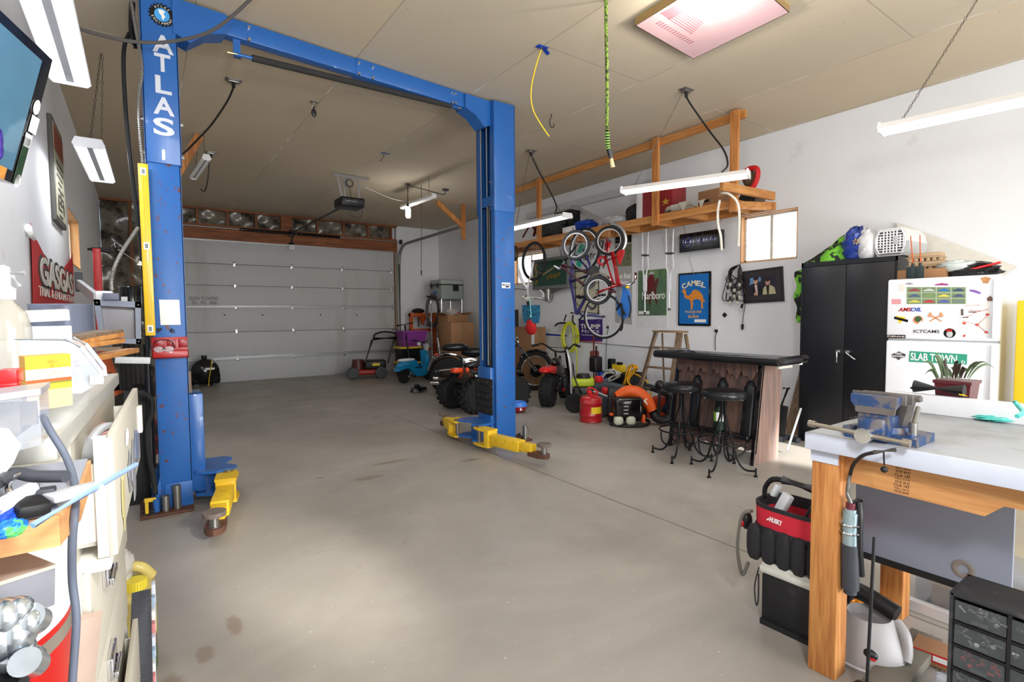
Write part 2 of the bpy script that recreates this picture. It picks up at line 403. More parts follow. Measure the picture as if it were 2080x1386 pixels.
# back wall: white return at right, open stud bay with insulation at left and over the header
DX0,DX1,DZ=.42,5.28,3.01
struct(MB().box(DX1+.08,XR,YB,YB+.15,0,H).box(XL,XR,YB+.15,YB+.2,0,H),'wall_back',white_wall)
ins=mat('plastic_covered_insulation',(120,112,96),.35,var=.3,scale=5,bump=.8,dirt=(38,34,30),dscale=3.2,dlo=.46,dhi=.6,coat=.5)
mb=MB()
def insf(u,v):return (XL+(DX0-.05-XL)*u,YB+.03-.05*math.sin(u*9)*math.sin(v*17)-.02*math.sin(v*41+u*5),H*v)
mb.grid(insf,16,60)
def insf2(u,v):return (DX0-.1+(DX1-DX0+.1)*u,YB+.05-.03*math.sin(u*60)*math.sin(v*5),3.33+(H-3.33)*v)
mb.grid(insf2,80,6)
struct(mb,'trim_1',ins)
stud=wood('rough_framing_lumber',(150,92,48),(104,58,30),axis=2)
hdr=wood('brown_header_plank',(160,92,44),(104,56,26),axis=0)
struct(MB().box(DX0-.1,DX0-.01,YB-.04,YB+.12,0,H),'trim_2',stud)
struct(MB().box(XL,DX1+.1,YB-.03,YB+.1,3.62,H),'trim_3',hdr)
struct(MB().box(DX0-.1,DX1+.06,YB-.06,YB+.1,DZ,3.32),'trim_4',hdr)
n=5
for x in (1.0,1.55,2.1,2.75,3.4,4.0,4.6,5.2):
    struct(MB().box(x,x+.05,YB-.02,YB+.1,3.32,3.63),'trim_%d'%n,stud);n+=1
struct(MB().box(2.62,2.86,YB-.05,YB+.1,3.32,3.63),'trim_%d'%n,hdr);n+=1
struct(MB().box(-.12,-.07,YB-.02,YB+.1,0,H),'trim_%d'%n,stud);n+=1
struct(MB().box(DX1,DX1+.09,YB-.03,YB+.12,0,DZ+.3),'trim_%d'%n,stud);n+=1
# garage door: six insulated sections, each with its hinges
dgm=mat('white_steel_door_skin',(196,198,200),.5,var=.015,scale=2,dirt=(178,178,176),dscale=1.5,stretch=(1,1,.2))
zs=[0,.50,.97,1.42,1.86,2.37,DZ]
zs=[at(376,y,Y=YB).z for y in (783,734,676.8,624.4,578.4,533,482)];zs[0]=0;zs[-1]=DZ
door=MB();door.box(DX0,DX1,YB+.02,YB+.06,0,.012)
for a,c_ in zip(zs,zs[1:]):door.box(DX0,DX1,YB,YB+.045,a+.004,c_-.004,b=.004)
door=struct(door,'door_1',dgm)
hx=[at(478,600,Y=YB).x,at(594,600,Y=YB).x,at(697,600,Y=YB).x]
for z in zs[1:-1]:
    for x in hx+[DX1-.06]:
        MB().box(x-.025,x+.025,YB-.008,YB,z-.05,z+.06,b=.003).cyl((x-.03,YB-.012,z),(x+.03,YB-.012,z),.008).box(x-.012,x+.012,YB-.03,YB,z-.02,z+.02).done('hinge',mat('bright_zinc',(200,202,206),.25,.9),door)
for z in (zs[1],zs[3]):
    MB().box(DX0,DX1-.02,YB-.035,YB,z+.01,z+.05,b=.004).box(DX0,DX1-.02,YB-.045,YB-.03,z-.005,z+.015).done('strut',mat('door_strut_steel',(176,178,182),.4,.4),door)
MB().box(DX0,DX1,YB-.03,YB,DZ-.035,DZ).done('top_strut',mat('door_strut_steel',(0,0,0)),door)
mb=MB();ty=YB-.003
p0,p1=at(384,606,Y=ty),at(442,606,Y=ty)
mb.text('SNOW PLOWING',((p0.x+p1.x)/2,ty,p0.z),(1,0,0),WZ,.075,p1.x-p0.x,ext=.001)
p0=at(389,615,Y=ty);p1=at(440,615,Y=ty)
mb.text('763 - 742 - 4066',((p0.x+p1.x)/2,ty,p0.z),(1,0,0),WZ,.07,p1.x-p0.x,ext=.001)
mb.done('lettering',mat('grey_lettering',(74,76,82),.6),door)
MB().box(*(at(384,600,Y=ty).x-.03,at(445,600,Y=ty).x,YB-.002,YB,at(384,620,Y=ty).z,at(384,599,Y=ty).z)).done('sign_panel',mat('faded_sign_panel',(186,188,190),.5),door)
for px in (456,533,651,725):
    p=at(px,640,Y=YB)
    MB().cyl((p.x,YB-.004,p.z),(p.x,YB+.002,p.z),.018,n=10).done('hole',black,door)
# ================================================================ TWO-POST LIFT
lift=thing('two_post_lift','tall blue two post car lift with overhead beam and yellow arms','car lift',(1.7,4.8,0))
def column(x0,x1,y0,y1,opn,seam,upz=3.64):
    """C channel; opn = +1 opens to +x, -1 opens to -x"""
    t=.008
    mb=MB()
    wx=(x0,x0+t)if opn>0 else (x1-t,x1)
    mb.box(wx[0],wx[1],y0,y1,.02,seam)
    mb.box(x0,x1,y0,y0+t,.02,seam,b=.003);mb.box(x0,x1,y1-t,y1,.02,seam,b=.003)
    lipx=(x1-t,x1)if opn>0 else (x0,x0+t)
    mb.box(lipx[0],lipx[1],y0,y0+.06,.02,seam);mb.box(lipx[0],lipx[1],y1-.06,y1,.02,seam)
    c=mb.done('column',blue_rust,lift)
    e=.009;mb=MB();a,b_=x0-e,x1+e
    wx=(a,a+t)if opn>0 else (b_-t,b_)
    mb.box(wx[0],wx[1],y0-e,y1+e,seam-.02,upz)
    mb.box(a,b_,y0-e,y0-e+t,seam-.02,upz,b=.003);mb.box(a,b_,y1+e-t,y1+e,seam-.02,upz)
    mb.box((b_-t)if opn>0 else a,b_ if opn>0 else (a+t),y0-e,y0+.06,seam-.02,upz);mb.box((b_-t)if opn>0 else a,b_ if opn>0 else (a+t),y1-.06,y1+e,seam-.02,upz)
    up=mb.done('column_extension',blue,lift)
    mb=MB()
    for z in (seam+.05,seam+.28):
        for x,s in ((a,-1),(b_,1)):mb.cyl((x,y0+.03,z),(x+s*.018,y0+.03,z),.014,n=6)
    mb.done('bolt',chrome,up)
    return c,up
LY0,LY1=4.47,4.79
lc,lup=column(.075,.272,LY0,LY1,1,2.50)
RX0,RX1,RY0,RY1=3.085,3.345,4.66,4.98
rc,rup=column(RX0,RX1,RY0,RY1,-1,2.52)
# right column innards
MB().box(RX0-.012,RX0,RY0-.005,RY1+.005,2.56,2.66).done('cross_plate',blue,lift)
MB().tube([(RX0-.004,RY0+.13,.85),(RX0-.004,RY0+.13,3.5)],.008,smooth=False).done('cable',lgrey,lift)
MB().tube([(RX0-.02,RY1-.10,.9),(RX0-.02,RY1-.1,3.5)],.009,smooth=False).done('cable',lgrey,lift)
MB().cyl((RX0+.03,RY0+.14,.8),(RX0+.03,RY0+.14,1.0),.02).cyl((RX0+.03,RY0+.14,1.0),(RX0+.03,RY0+.14,2.6),.03).done('cylinder',dsteel,lift)
# lettering on the left column
def vtext(body,z0,z1,x,y,hgt,w,m_):
    n_=len(body);mb=MB()
    for i,ch in enumerate(body):mb.text(ch,(x,y,z0+(z1-z0)*i/(n_-1)),(1,0,0),WZ,hgt,w,off=.02,ext=.002)
    return mb.done('lettering',m_,lup)
yl=LY0-.0105
za=[at(333,y,Y=yl).z for y in (88,148,197,215,250)]
silver=mat('silver_lettering',(206,210,222),.4,var=.02)
mb=MB()
for ch,(px,py)in zip('ATLAS',((329,90),(328,128),(330,173),(331,216),(331,258))):
    p=at(px+2,py,Y=yl);mb.text(ch,(p.x,yl,p.z),(1,0,0),WZ,.122,.124 if ch in 'AS' else .095,off=.025,ext=.002)
mb.done('lettering',silver,lup)
# gear badge
p=at(329,31,Y=yl);bc=V((p.x,yl,p.z))
mb=MB();mb.lathe([(0,0),(.07,0),(.07,.003),(0,.003)],bc,(0,-1,0),36)
for i in range(20):
    a=2*PI*i/20;mb.obox(bc+V((math.cos(a)*.072,-.0015,math.sin(a)*.072)),(.014,.003,.011),Matrix.Rotation(-a,3,'Y'))
badge=mb.done('gear_badge',gloss,lup)
mb=MB();mb.lathe([(0,.003),(.045,.003),(.045,.005),(0,.005)],bc,(0,-1,0),30)
mb.done('globe',mat('sky_blue_print',(70,160,226),.5),badge)
mb=MB()
mb.prism([bc+V((x,-.006,z))for x,z in ((-.022,.03),(.004,.034),(.02,.024),(.008,.01),(.012,.002),(.02,-.008),(.012,-.02),(.006,-.036),(-.002,-.022),(-.004,-.006),(-.016,.008))],(0,-.001,0))
for i,ch in enumerate('ATLAS'): 
    a=PI/2+(2-i)*.35;mb.text(ch,bc+V((math.cos(a)*.058,-.004,math.sin(a)*.058)),(math.sin(a),0,-math.cos(a)),(math.cos(a),0,math.sin(a)),.014,ext=.001)
for i,ch in enumerate('EQUIPMENT'):
    a=-PI/2+(i-4)*.3;mb.text(ch,bc+V((math.cos(a)*.058,-.004,math.sin(a)*.058)),(-math.sin(a),0,math.cos(a)),(-math.cos(a),0,-math.sin(a)),.014,ext=.001)
mb.done('lettering',whitep,badge)
# crossbeam
bl,br_=V((.2,4.53,0)),V((3.22,4.80,0));bd=(br_-bl).normalized();ba=math.atan2(bd.y,bd.x)
BF=TM(bl.x,bl.y,0,ba);Lb=(br_-bl).length
mb=MB(BF);mb.box(0,Lb/2,-.05,.05,3.515,3.65,b=.006);mb.box(Lb/2-.1,Lb,-.056,.056,3.51,3.655,b=.006)
beam=mb.done('crossbeam',blue,lift)
mb=MB(BF)
for s,x in ((1,.05),(-1,Lb-.13)):
    mb=MB(BF);mb.prism([(x,-.085,3.64),(x,-.085,3.40),(x+s*.10,-.085,3.36),(x+s*.22,-.085,3.46),(x+s*.34,-.085,3.50),(x+s*.34,-.085,3.64)],(0,.17,0));mb.done('gusset',blue,beam)
mb=MB(BF)
for x in (.28,.3,.55,Lb/2-.08,Lb/2+.05,Lb-.62,Lb-.58):
    for z in (3.52,3.61):mb.cyl((x,-.05,z),(x,-.075,z),.012,n=6)
mb.done('bolt',chrome,beam)
# padded shut-off bar
pl,pr_=at(470,101,Y=4.56),at(932,219,Y=4.74)
pl.z-=.025
d=pr_-pl
sb=MB().cyl(pl+d*.07,pl+d*.955,.026,n=18).done('shut_off_bar',mat('black_foam',(46,45,44),.85,var=.15,scale=40),lift)
MB().cyl(pl+d*.02,pr_-d*.02,.013,n=10).done('bar_rod',blue,sb)
MB().cyl(pl-d*.015,pl+d*.03,.009,n=8).cyl(pr_-d*.01,pr_+d*.015,.009,n=8).done('rod_end',mat('brass_zinc',(180,160,110),.3,.9),sb)
for q in (pl+d*.018,pr_-d*.018):
    mb=MB();mb.box(q.x-.025,q.x+.025,q.y-.004,q.y+.004,q.z-.03,3.56).box(q.x-.025,q.x+.025,q.y-.05,q.y+.004,q.z-.03,q.z-.022);mb.done('bar_bracket',blue,lift)
# base plates
def baseplate(x0,x1,y0,y1,bolts):
    bp_=MB().box(x0,x1,y0,y1,0,.022,b=.003).done('base_plate',rust,lift)
    for x,y in bolts:MB().cyl((x,y,.022),(x,y,.03),.028,n=12).cyl((x,y,.03),(x,y,.055),.015,n=6).done('anchor_bolt',dsteel,bp_)
    return bp_
baseplate(-.05,.27,4.36,4.86,[(-.015,4.44),(-.015,4.56),(.02,4.36+.04)])
baseplate(3.1,3.5,4.55,5.1,[(3.42,4.62),(3.46,4.75),(3.44,4.95)])
MB().prism([(.075,LY0-.001,.02),(.075,LY0-.001,.26),(.02,LY0-.001,.02)],(0,.02,0)).done('gusset_plate',blue_rust,lift);MB().prism([(.075,LY1-.02,.02),(.075,LY1-.02,.3),(.0,LY1-.02,.02)],(0,.02,0)).done('gusset_plate',blue_rust,lift)
mb=MB();mb.box(.1,.27,LY0-.012,LY0+.002,.02,.2,b=.004);mb.done('reinforcing_plate',blue_rust,lift)
# pad extension pins stored at the feet
def pin(x,y,h,r=.026):
    MB().lathe([(r*.55,.0),(r,.0),(r,h),(r*.7,h),(r*.7,h-.02)],(x,y,.022),n=18).done('height_adapter',steel,lift)
pin(.10,4.415,.11);pin(.17,4.425,.17);pin(3.43,4.60,.15);pin(3.5,4.66,.10,.02);pin(.04,4.9,.2)
# carriages
def carriage(cx,y0,y1,s,guard):
    """cx inner face of column, s=+1 carriage sticks to +x"""
    mb=MB()
    mb.box(cx-s*.02,cx+s*(.07 if s>0 else .03),y0+.03,y1-.03,.10,.83,b=.006)
    c=mb.done('carriage',blue,lift)
    mb=MB()
    for z in (.07,.235): 
        mb.prism([(cx,y0,z),(cx+s*.10,y0-.06,z),(cx+s*.24,y0-.05,z),(cx+s*.28,y0+.02,z),(cx+s*.2,(y0+y1)/2,z),(cx+s*.28,y1-.02,z),(cx+s*.24,y1+.05,z),(cx+s*.1,y1+.06,z),(cx,y1,z)],(0,0,.02))
    mb.box(cx+s*.02,cx+s*.14,y0+.06,y1-.06,.07,.25)
    mb.done('arm_hub',blue,c)
    if guard:
        g=MB();a,b_=cx+s*.035,cx+s*.055
        for i in range(5):g.box(min(a,b_),max(a,b_),y0-.03,y1+.0,.325+i*.078,.325+(i+1)*.078-.004,b=.006)
        gd=g.done('door_guard',blackm,lift)
        mb=MB()
        for y in (y0+.05,y1-.09):
            for z in (.36,.52,.68):mb.cyl((b_,y,z),(b_+s*.006,y,z),.009,n=8)
        mb.done('screw',steel,gd)
    return c
carriage(.29,LY0,LY1,1,False);carriage(3.07,RY0,RY1,-1,True)
MB().box(.25,.29,4.5,4.56,.84,1.0).done('wood_block',oldwood,lift)
def arm(pivot,pad,flip=1):
    p=V(pivot);q=V(pad);d=V((q.x-p.x,q.y-p.y,0));L_=d.length;a=math.atan2(d.y,d.x)
    F=Matrix.Translation((p.x,p.y,0))@Matrix.Rotation(a,4,'Z')
    mb=MB(F)
    for z in (.055,.215):mb.prism([(-.05,-.045,z),(-.05,.045,z),(.05,.075,z),(.2,.07,z),(.2,-.07,z),(.05,-.075,z)],(0,0,.018))
    mb.box(.13,.2,-.065,.065,.07,.22,b=.004)
    mb.box(.18,.18+(L_-.2)*.62,-.055,.055,.085,.19,b=.006)
    ar=mb.done('swing_arm',yellow,lift)
    mb=MB(F);x1=.18+(L_-.2)*.62
    mb.box(x1-.05,x1+(L_-.2)*.22,-.043,.043,.098,.178,b=.004);mb.done('inner_arm',yellow,ar)
    MB(F).cyl((0,0,.04),(0,0,.245),.022).cyl((0,0,.24),(0,0,.25),.034).done('pivot_pin',steel,ar)
    mb=MB(F);x2=x1+(L_-.2)*.18
    mb.prism([(x2,-.055,.075),(L_-.02,-.06,.075),(L_+.04,-.035,.075),(L_+.06,0,.075),(L_+.04,.035,.075),(L_-.02,.06,.075),(x2,.055,.075)],(0,0,.04))
    mb.done('pad_bracket',rust,ar)
    MB(F).cyl((L_,0,.1),(L_,0,.185),.026).cyl((L_,0,.105),(L_,0,.125),.033).done('pad_screw',steel,ar)
    MB(F).cyl((L_,0,.183),(L_,0,.2),.062,.066,n=28).cyl((L_,0,.2),(L_,0,.212),.066,n=28).done('lift_pad',mat('worn_pad',(112,100,92),.75,var=.2,scale=30),ar)
arm((.50,4.42,0),(.325,3.62,0))
arm((2.82,5.03,0),(2.99,5.66,0)if False else (2.97,5.62,0))
arm((2.84,4.60,0),(2.99,3.72,0))
# hydraulic line up the left column
MB().tube([(.04,4.62,3.3),(.02,4.62,3.42),(.03,4.6,3.60)],.018).tube([(.015,4.63,3.42),(-.03,4.6,3.25),(-.035,4.6,2.9),(-.02,4.6,2.5),(0,4.6,2.2),(.03,4.6,1.6),(.03,4.58,.2)],.013).done('hydraulic_hose',black,lift)
# ---- things on the left column
yf=LY0-.001
rp0,rp1=at(307,686,Y=yf),at(382,725,Y=yf)
tr=thing('magnetic_tray','red magnetic tool tray stuck across the left blue lift column','tray',(.175,yf-.03,rp1.z))
zt=rp0.z;zb=rp1.z
MB().box(rp0.x,rp1.x,yf-.006,yf,zb,zt,b=.002).box(rp0.x,rp1.x,yf-.075,yf-.07,zb+.0,zb+.05,b=.001).box(rp0.x,rp1.x,yf-.075,yf,zb,zb+.006).box(rp0.x,rp0.x+.005,yf-.075,yf,zb,zb+.05).box(rp1.x-.005,rp1.x,yf-.075,yf,zb,zb+.05).done('tray',red,tr)
mb=MB()
for i in range(3):mb.box(rp0.x+.02+i*.07,rp0.x+.075+i*.07,yf-.012,yf-.006,zb+.07,zt-.015,b=.002)
mb.done('magnet',mat('red_magnet_cover',(150,20,28),.3),tr)
# safety glasses in the tray
gz=zb+.065;gx=rp0.x+.07
sg=thing('safety_glasses','clear safety glasses resting in the red tray on the left column','glasses',(gx,yf-.05,zb+.006))
cl=mat('clear_lens',(235,235,240),.05,alpha=.25,coat=1)
MB().ball((gx-.03,yf-.085,gz),(.03,.004,.022)).ball((gx+.03,yf-.085,gz),(.03,.004,.022)).done('lens',cl,sg)
MB().tube([(gx-.06,yf-.085,gz),(gx-.062,yf-.04,gz+.01),(gx-.05,yf-.015,gz+.05),(gx,yf-.012,gz+.065),(gx+.05,yf-.015,gz+.05),(gx+.062,yf-.04,gz+.01),(gx+.06,yf-.085,gz)],.003,6).tube([(gx-.012,yf-.085,gz),(gx,yf-.088,gz+.006),(gx+.012,yf-.085,gz)],.003,6).done('temple_frame',gloss,sg)
MB().box(gx-.008,gx+.008,yf-.07,yf-.06,zb+.006,gz,b=.003).done('cord_stop',cl,sg)
mb=MB()
rr=random.Random(1)
for px0 in (322,348):
    for k in range(5):
        mb.tube([at(px0+rr.uniform(-6,8),672+rr.uniform(-6,6),Y=yf-.002)for i in range(4)],.0016,4,3)
mb.done('marker_scribble',dgrey,lc)
q=at(1028,580,Y=RY0-.002)
st=MB().box(q.x-.055,q.x+.055,RY0-.003,RY0,q.z-.03,q.z+.03,b=.001).done('maker_sticker',whitep,rc)
MB().text('MICRON',(q.x,RY0-.0035,q.z+.006),(1,0,0),WZ,.022,.095,off=.02,ext=.001).ball((q.x+.015,RY0-.003,q.z-.014),(.03,.001,.009),10).done('lettering',mat('navy_ink',(30,36,90),.5),st)
# paper note
n0,n1=at(323,609,Y=yf),at(366,660,Y=yf)
mb=MB();mb.grid(lambda u,v:(n0.x+(n1.x-n0.x)*u+.003*v,yf-.004-.006*math.sin(u*3)*v,n0.z+(n1.z-n0.z)*v),6,6,thick=.001)
mb.done('paper_note',whitep,None,'blank white paper sheet stuck to the left lift column above the red tray','paper')
# long yellow spirit level leaning on the column
l0,l1=at(290,333,Y=LY0-.04),at(306,682,Y=LY0-.04)
lv=thing('spirit_level','long yellow aluminium spirit level standing against the left blue column','level',(l1.x,LY0-.04,l1.z))
dv=l0-l1;R=Matrix((V((dv.normalized().z,0,-dv.normalized().x)),V((0,1,0)),dv.normalized())).transposed()
mb=MB();mb.obox((l0+l1)/2,(.052,.022,dv.length),R,b=.003);mb.obox((l0+l1)/2,(.058,.016,dv.length-.002),R,b=.002)
mb.done('body',mat('level_yellow',(240,196,40),.35,coat=.3),lv)
mb=MB()
for f in (.04,.525,.955):mb.obox(l1+dv*f+V((0,-.012,0)),(.034,.004,.05),R,b=.002)
mb.done('vial_window',whitep,lv)
mb=MB()
for f in (.04,.525,.955):mb.obox(l1+dv*f+V((0,-.014,0)),(.018,.003,.03),R,b=.001)
mb.done('vial',grey,lv)
MB().obox(l1+dv*.5+V((-.002,-.0115,0)),(.003,.002,dv.length*.9),R).obox(l1+dv*.5+V((.012,-.0115,0)),(.002,.002,dv.length*.9),R).done('rib',mat('level_rib',(206,160,30),.4),lv)
# flexible metal conduit beside the column
def conduit(name,pts,r,m_,label,cat):
    P=smoothpath(pts,30);mb=MB();mb.tube(P,r,8,smooth=False)
    acc=0
    for a,b_ in zip(P,P[1:]):
        acc+=(b_-a).length
        if acc>r*1.1:acc=0;mb.torus(a,(b_-a).normalized(),r,r*.28,10,5)
    return mb.done(name,m_,None,label,cat)
y=LY0-.02
conduit('flexible_conduit',[at(266,0,Y=y),at(276,60,Y=y),at(287,120,Y=y),at(288,155,Y=y),at(282,200,Y=y),at(283,260,Y=y),at(290,335,Y=y+.02)],.0095,steel,'silver corrugated metal conduit hanging down beside the left blue column','conduit')
# ================================================================ CEILING THINGS
fix_white=mat('white_lamp_housing',(232,233,236),.4,var=.01)
chainm=mat('chain_steel',(96,92,86),.5,.6)
def fixture(cx,cy,z,yaw,label,W=.2,L_=1.22,chains=(),lit=True,group=None,power=9,tilt=0):
    F=TM(cx,cy,z,yaw,tilt)
    t=thing('fluorescent_lamp',label,'ceiling lamp',M=F,group=group)
    h=L_/2
    mb=MB(F)
    mb.prism([(-W/2,-h,.0),(-W*.28,-h,.045),(W*.28,-h,.045),(W/2,-h,.0),(W/2-.006,-h,.0),(W*.26,-h,.038),(-W*.26,-h,.038),(-W/2+.006,-h,.0)],(0,L_,0))
    mb.done('housing',fix_white,t)
    MB(F).box(-W*.09,W*.09,-h,h,-.004,.036).done('ballast_cover',mat('grey_ballast_cover',(150,152,156),.5),t)
    for s in (-1,1):
        mb=MB(F);mb.prism([(-W/2+.0,s*h,.0),(-W/2+.02,s*h,.05),(W/2-.02,s*h,.05),(W/2,s*h,.0),(W/2-.02,s*h,-.022),(-W/2+.02,s*h,-.022)],(0,s*.012,0))
        e=mb.done('end_cap',fix_white,t)
    for s in (-1,1):
        MB(F).cyl((s*W*.26,-h+.01,.0),(s*W*.26,h-.01,.0),.018,n=14).done('tube',tube_on if lit else whitep,t)
    for (dy,top)in chains:
        p0=F@V((0,dy,.045));top=V(top)
        n_=max(2,int((top-p0).length/.05));mb=MB()
        pr0=p0
        for i in range(n_):
            a=p0.lerp(top,i/n_);b_=p0.lerp(top,(i+1)/n_)
            x,y_=basis(b_-a);side=x if i%2 else y_
            m1=(a+b_)/2
            mb.tube([a,m1+side*.008,b_,m1-side*.008],.0022,5,3,closed=True)
        mb.done('chain',chainm,t)
    if lit and power:
        l=bpy.data.lights.new('tube_light','AREA');l.shape='RECTANGLE';l.size=W*.7;l.size_y=L_*.95;l.energy=power;l.color=(.96,.98,1)
        lo=bpy.data.objects.new('tube_light',l);COL.objects.link(lo);lo.matrix_world=F@Matrix.Translation((0,0,-.028))
    return t
cc=at(1390,182,Z=H);cb=at(1078,308,Z=H)
fixture(-.31,3.78,2.9,0,'bright twin tube lamp at top left above the television',chains=[(-.4,(-.31,3.4,H))],W=.21)
fixture(-.26,5.72,2.70,-.02,'twin tube shop lamp on two chains beside the left blue column',chains=[(-.5,at(205,108,Z=H)),(.5,at(205,108,Z=H)+V((.01,.02,0)))])
pL,pR=at(1275,397,Z=2.68),at(1512,357,Z=2.72);mid=(pL+pR)/2
fixture(4.5,3.36,2.70,math.atan2(pL.y-pR.y,pL.x-pR.x)-PI/2,'lit twin tube lamp hanging in front of the timber shelf',chains=[(.5,cc)])
fixture(4.66,5.92,2.70,.03,'lit tube lamp partly behind the right blue column',chains=[(.5,cb+V((.0,.02,0))),(-.5,cb)])
fixture(4.5,.98,2.70,.14,'lit tube lamp at the upper right edge by the white wall',chains=[(.5,at(1985,0,Z=H))])
for (x,y,z,l_)in ((.68,7.8,3.28,'small unlit strip lamp left of the door opener'),(3.88,8.2,3.30,'unlit strip lamp on the ceiling beside the glowing bulb')):
    fixture(x,y,z,.05,l_,W=.1,L_=1.1,lit=False,chains=[(.4,(x+.02,y+.4,H)),(-.4,(x+.02,y-.4,H))])
# ceiling outlets with their cords
def outlet(px,py,pts,label,r=.009):
    p=at(px,py,Z=H)
    t=thing('ceiling_outlet',label,'outlet',(p.x,p.y,H-.03))
    MB().box(p.x-.07,p.x+.07,p.y-.045,p.y+.045,H-.008,H,b=.002).box(p.x-.05,p.x+.05,p.y-.03,p.y+.03,H-.03,H-.006,b=.006).done('plate',steel,t)
    MB().cyl((p.x,p.y,H-.028),(p.x,p.y,H-.075),.019,.015,n=12).done('plug',black,t)
    MB().tube([(p.x,p.y,H-.07)]+pts,r,8).done('cord',black,t)
p=at(1390,182,Z=H)
outlet(1394,182,[at(1405,215,Y=p.y-.02),at(1440,265,Y=3.25),at(1470,305,Y=3.05),at(1478,335,Y=2.95),at(1466,350,Y=2.98)],'metal ceiling outlet feeding the lamp in front of the shelf')
p=at(1078,308,Z=H)
outlet(1079,306,[at(1095,350,Y=5.75),at(1115,385,Y=5.6),at(1130,418,Y=5.45),at(1127,436,Y=5.42)],'ceiling outlet near the top of the right blue column')
outlet(474,162,[at(462,205,Y=5.65),at(432,250,Y=5.5),at(400,285,Y=5.4),at(368,315,Y=5.3),at(340,322,Y=5.4),at(300,330,Y=5.7)],'ceiling outlet with a long black cord running to the left column')
outlet(428,309,[at(425,330,Y=8.2),at(422,365,Y=8.2),at(416,388,Y=8.15),at(408,385,Y=8.0)],'small ceiling outlet above the unlit strip lamp left',r=.007)
# cable sagging across the top left
yq=2.6
MB().tube([at(120,42,Y=3.9),at(155,56,Y=4.0),at(200,70,Y=4.1),at(265,84,Y=4.2),at(330,86,Y=4.2),at(400,74,Y=4.1),at(450,50,Y=4.0),at(512,-5,Y=3.8),at(560,-60,Y=3.6)],.011,8).done('sagging_cable',mat('grey_cable',(84,80,78),.6),None,'grey cable sagging across the top of the left blue column','cable')
# green air hose
p=at(1232,-30,Y=2.77)
t=thing('air_hose','green and black braided hose hanging straight down from the ceiling','hose',(p.x,2.77,2.5))
hose=[(at(1232,-60,Y=2.77)),at(1231,40,Y=2.77),at(1233,150,Y=2.77),at(1233,265,Y=2.77)]
MB().tube(hose,.0125,10).done('braided_sleeve',mat('green_braid',(128,158,62),.7,var=.35,scale=90,dirt=(40,50,24),dscale=60,dlo=.5,dhi=.55),t)
h2=smoothpath([at(1233,265,Y=2.77),at(1235,300,Y=2.77),at(1241,322,Y=2.77)],20)
mb=MB();mb.tube(h2,.013,10,smooth=False);mb.done('hose_end',black,t)
mb=MB()
for i in range(3,24,3):mb.torus(h2[i],h2[i+1]-h2[i],.0145,.004,16,6)
mb.done('green_ring',mat('bright_green',(150,210,90),.6),t)
MB().cyl(at(1238,304,Y=2.77),at(1241,321,Y=2.77),.017).done('collar',dgrey,t)
MB().cyl(at(1241,321,Y=2.77),at(1245,340,Y=2.77),.013,.016).done('frayed_end',mat('straw',(214,196,150),.8,var=.2,scale=60),t)
# yellow wire with blue tape
a=at(1101,95,Z=H)
t=thing('yellow_wire','thin yellow wire dangling from blue tape on the ceiling','wire',(a.x,a.y,3.0))
MB().tube([a+V((0,0,-.005)),at(1090,130,Y=a.y),at(1079,180,Y=a.y),at(1082,220,Y=a.y),at(1097,250,Y=a.y),at(1115,277,Y=a.y)],.0055,7).done('wire',yelp,t)
MB().box(a.x-.05,a.x+.05,a.y-.025,a.y+.025,H-.008,H-.001).obox((a.x+.05,a.y,H-.03),(.05,.04,.004),Euler((0,.6,0)).to_matrix()).done('tape',bluep,t)
a=at(780,311,Z=H)
t=thing('wire_end','short wire end with blue tape on the ceiling near the opener','wire',(a.x,a.y,H-.1))
MB().box(a.x-.04,a.x+.08,a.y-.02,a.y+.02,H-.006,H-.001).done('tape',bluep,t)
MB().tube([a+V((0,0,-.004)),at(779,318,Y=a.y),at(772,328,Y=a.y)],.006,6).done('wire',mat('bare_wire',(110,96,80),.6),t)
# ceiling hooks
def hookj(px,py,label,s=1):
    a=at(px,py,Z=H)
    MB().cyl((a.x,a.y,H),(a.x,a.y,H-.03),.006,n=8).tube([(a.x,a.y,H-.03),(a.x-.025,a.y,H-.08),(a.x-.01,a.y,H-.14),(a.x+.03,a.y,H-.14),(a.x+.04,a.y,H-.1)],.005,7).done('ceiling_hook',dsteel,None,label,'hook')
hookj(1120,232,'bare metal hook screwed into the ceiling right of the yellow wire')
a=at(637,207,Z=H)
t=thing('pulley_hook','small metal pulley hanging from a plate on the ceiling','pulley',(a.x,a.y,H-.18))
MB().box(a.x-.04,a.x+.04,a.y-.02,a.y+.02,H-.006,H).torus((a.x,a.y,H-.03),(0,1,0),.02,.004,16).done('eye_plate',steel,t)
MB().ball((a.x,a.y,H-.115),(.028,.014,.045)).torus((a.x,a.y,H-.06),(1,0,0),.016,.004,14).done('pulley_block',dsteel,t)
# pink insulation board with the bulb under it
P=[at(1290,52,Z=3.6),at(1408,120,Z=3.6),at(1604,25,Z=3.6)];P.append(P[0]+P[2]-P[1])
cen=(P[0]+P[2])/2
t=thing('foam_board','pink foam insulation board taped flat to the ceiling around a bulb','board',(cen.x,cen.y,3.6))
MB().prism(P,(0,0,.05)).done('board',mat('pink_foam',(214,178,184),.7,var=.02),t)
mb=MB()
for a,b_ in zip(P,P[1:]+P[:1]):mb.prism([a,b_,b_+V((0,0,.055)),a+V((0,0,.055))],(b_-a).normalized().cross(V((0,0,1)))*.006)
mb.done('taped_edge',mat('yellow_tape',(216,184,92),.6),t)
ux=(P[1]-P[0]).normalized();uy=(P[2]-P[1]).normalized();pz=V((0,0,-.001))
mb=MB()
ink=mat('pink_print_ink',(178,120,132),.7)
for i in range(14):mb.obox(P[0]+ux*(.12+.035*i)+uy*.14+pz,(.014,.05,.001),Matrix.Rotation(math.atan2(ux.y,ux.x),3,'Z'))
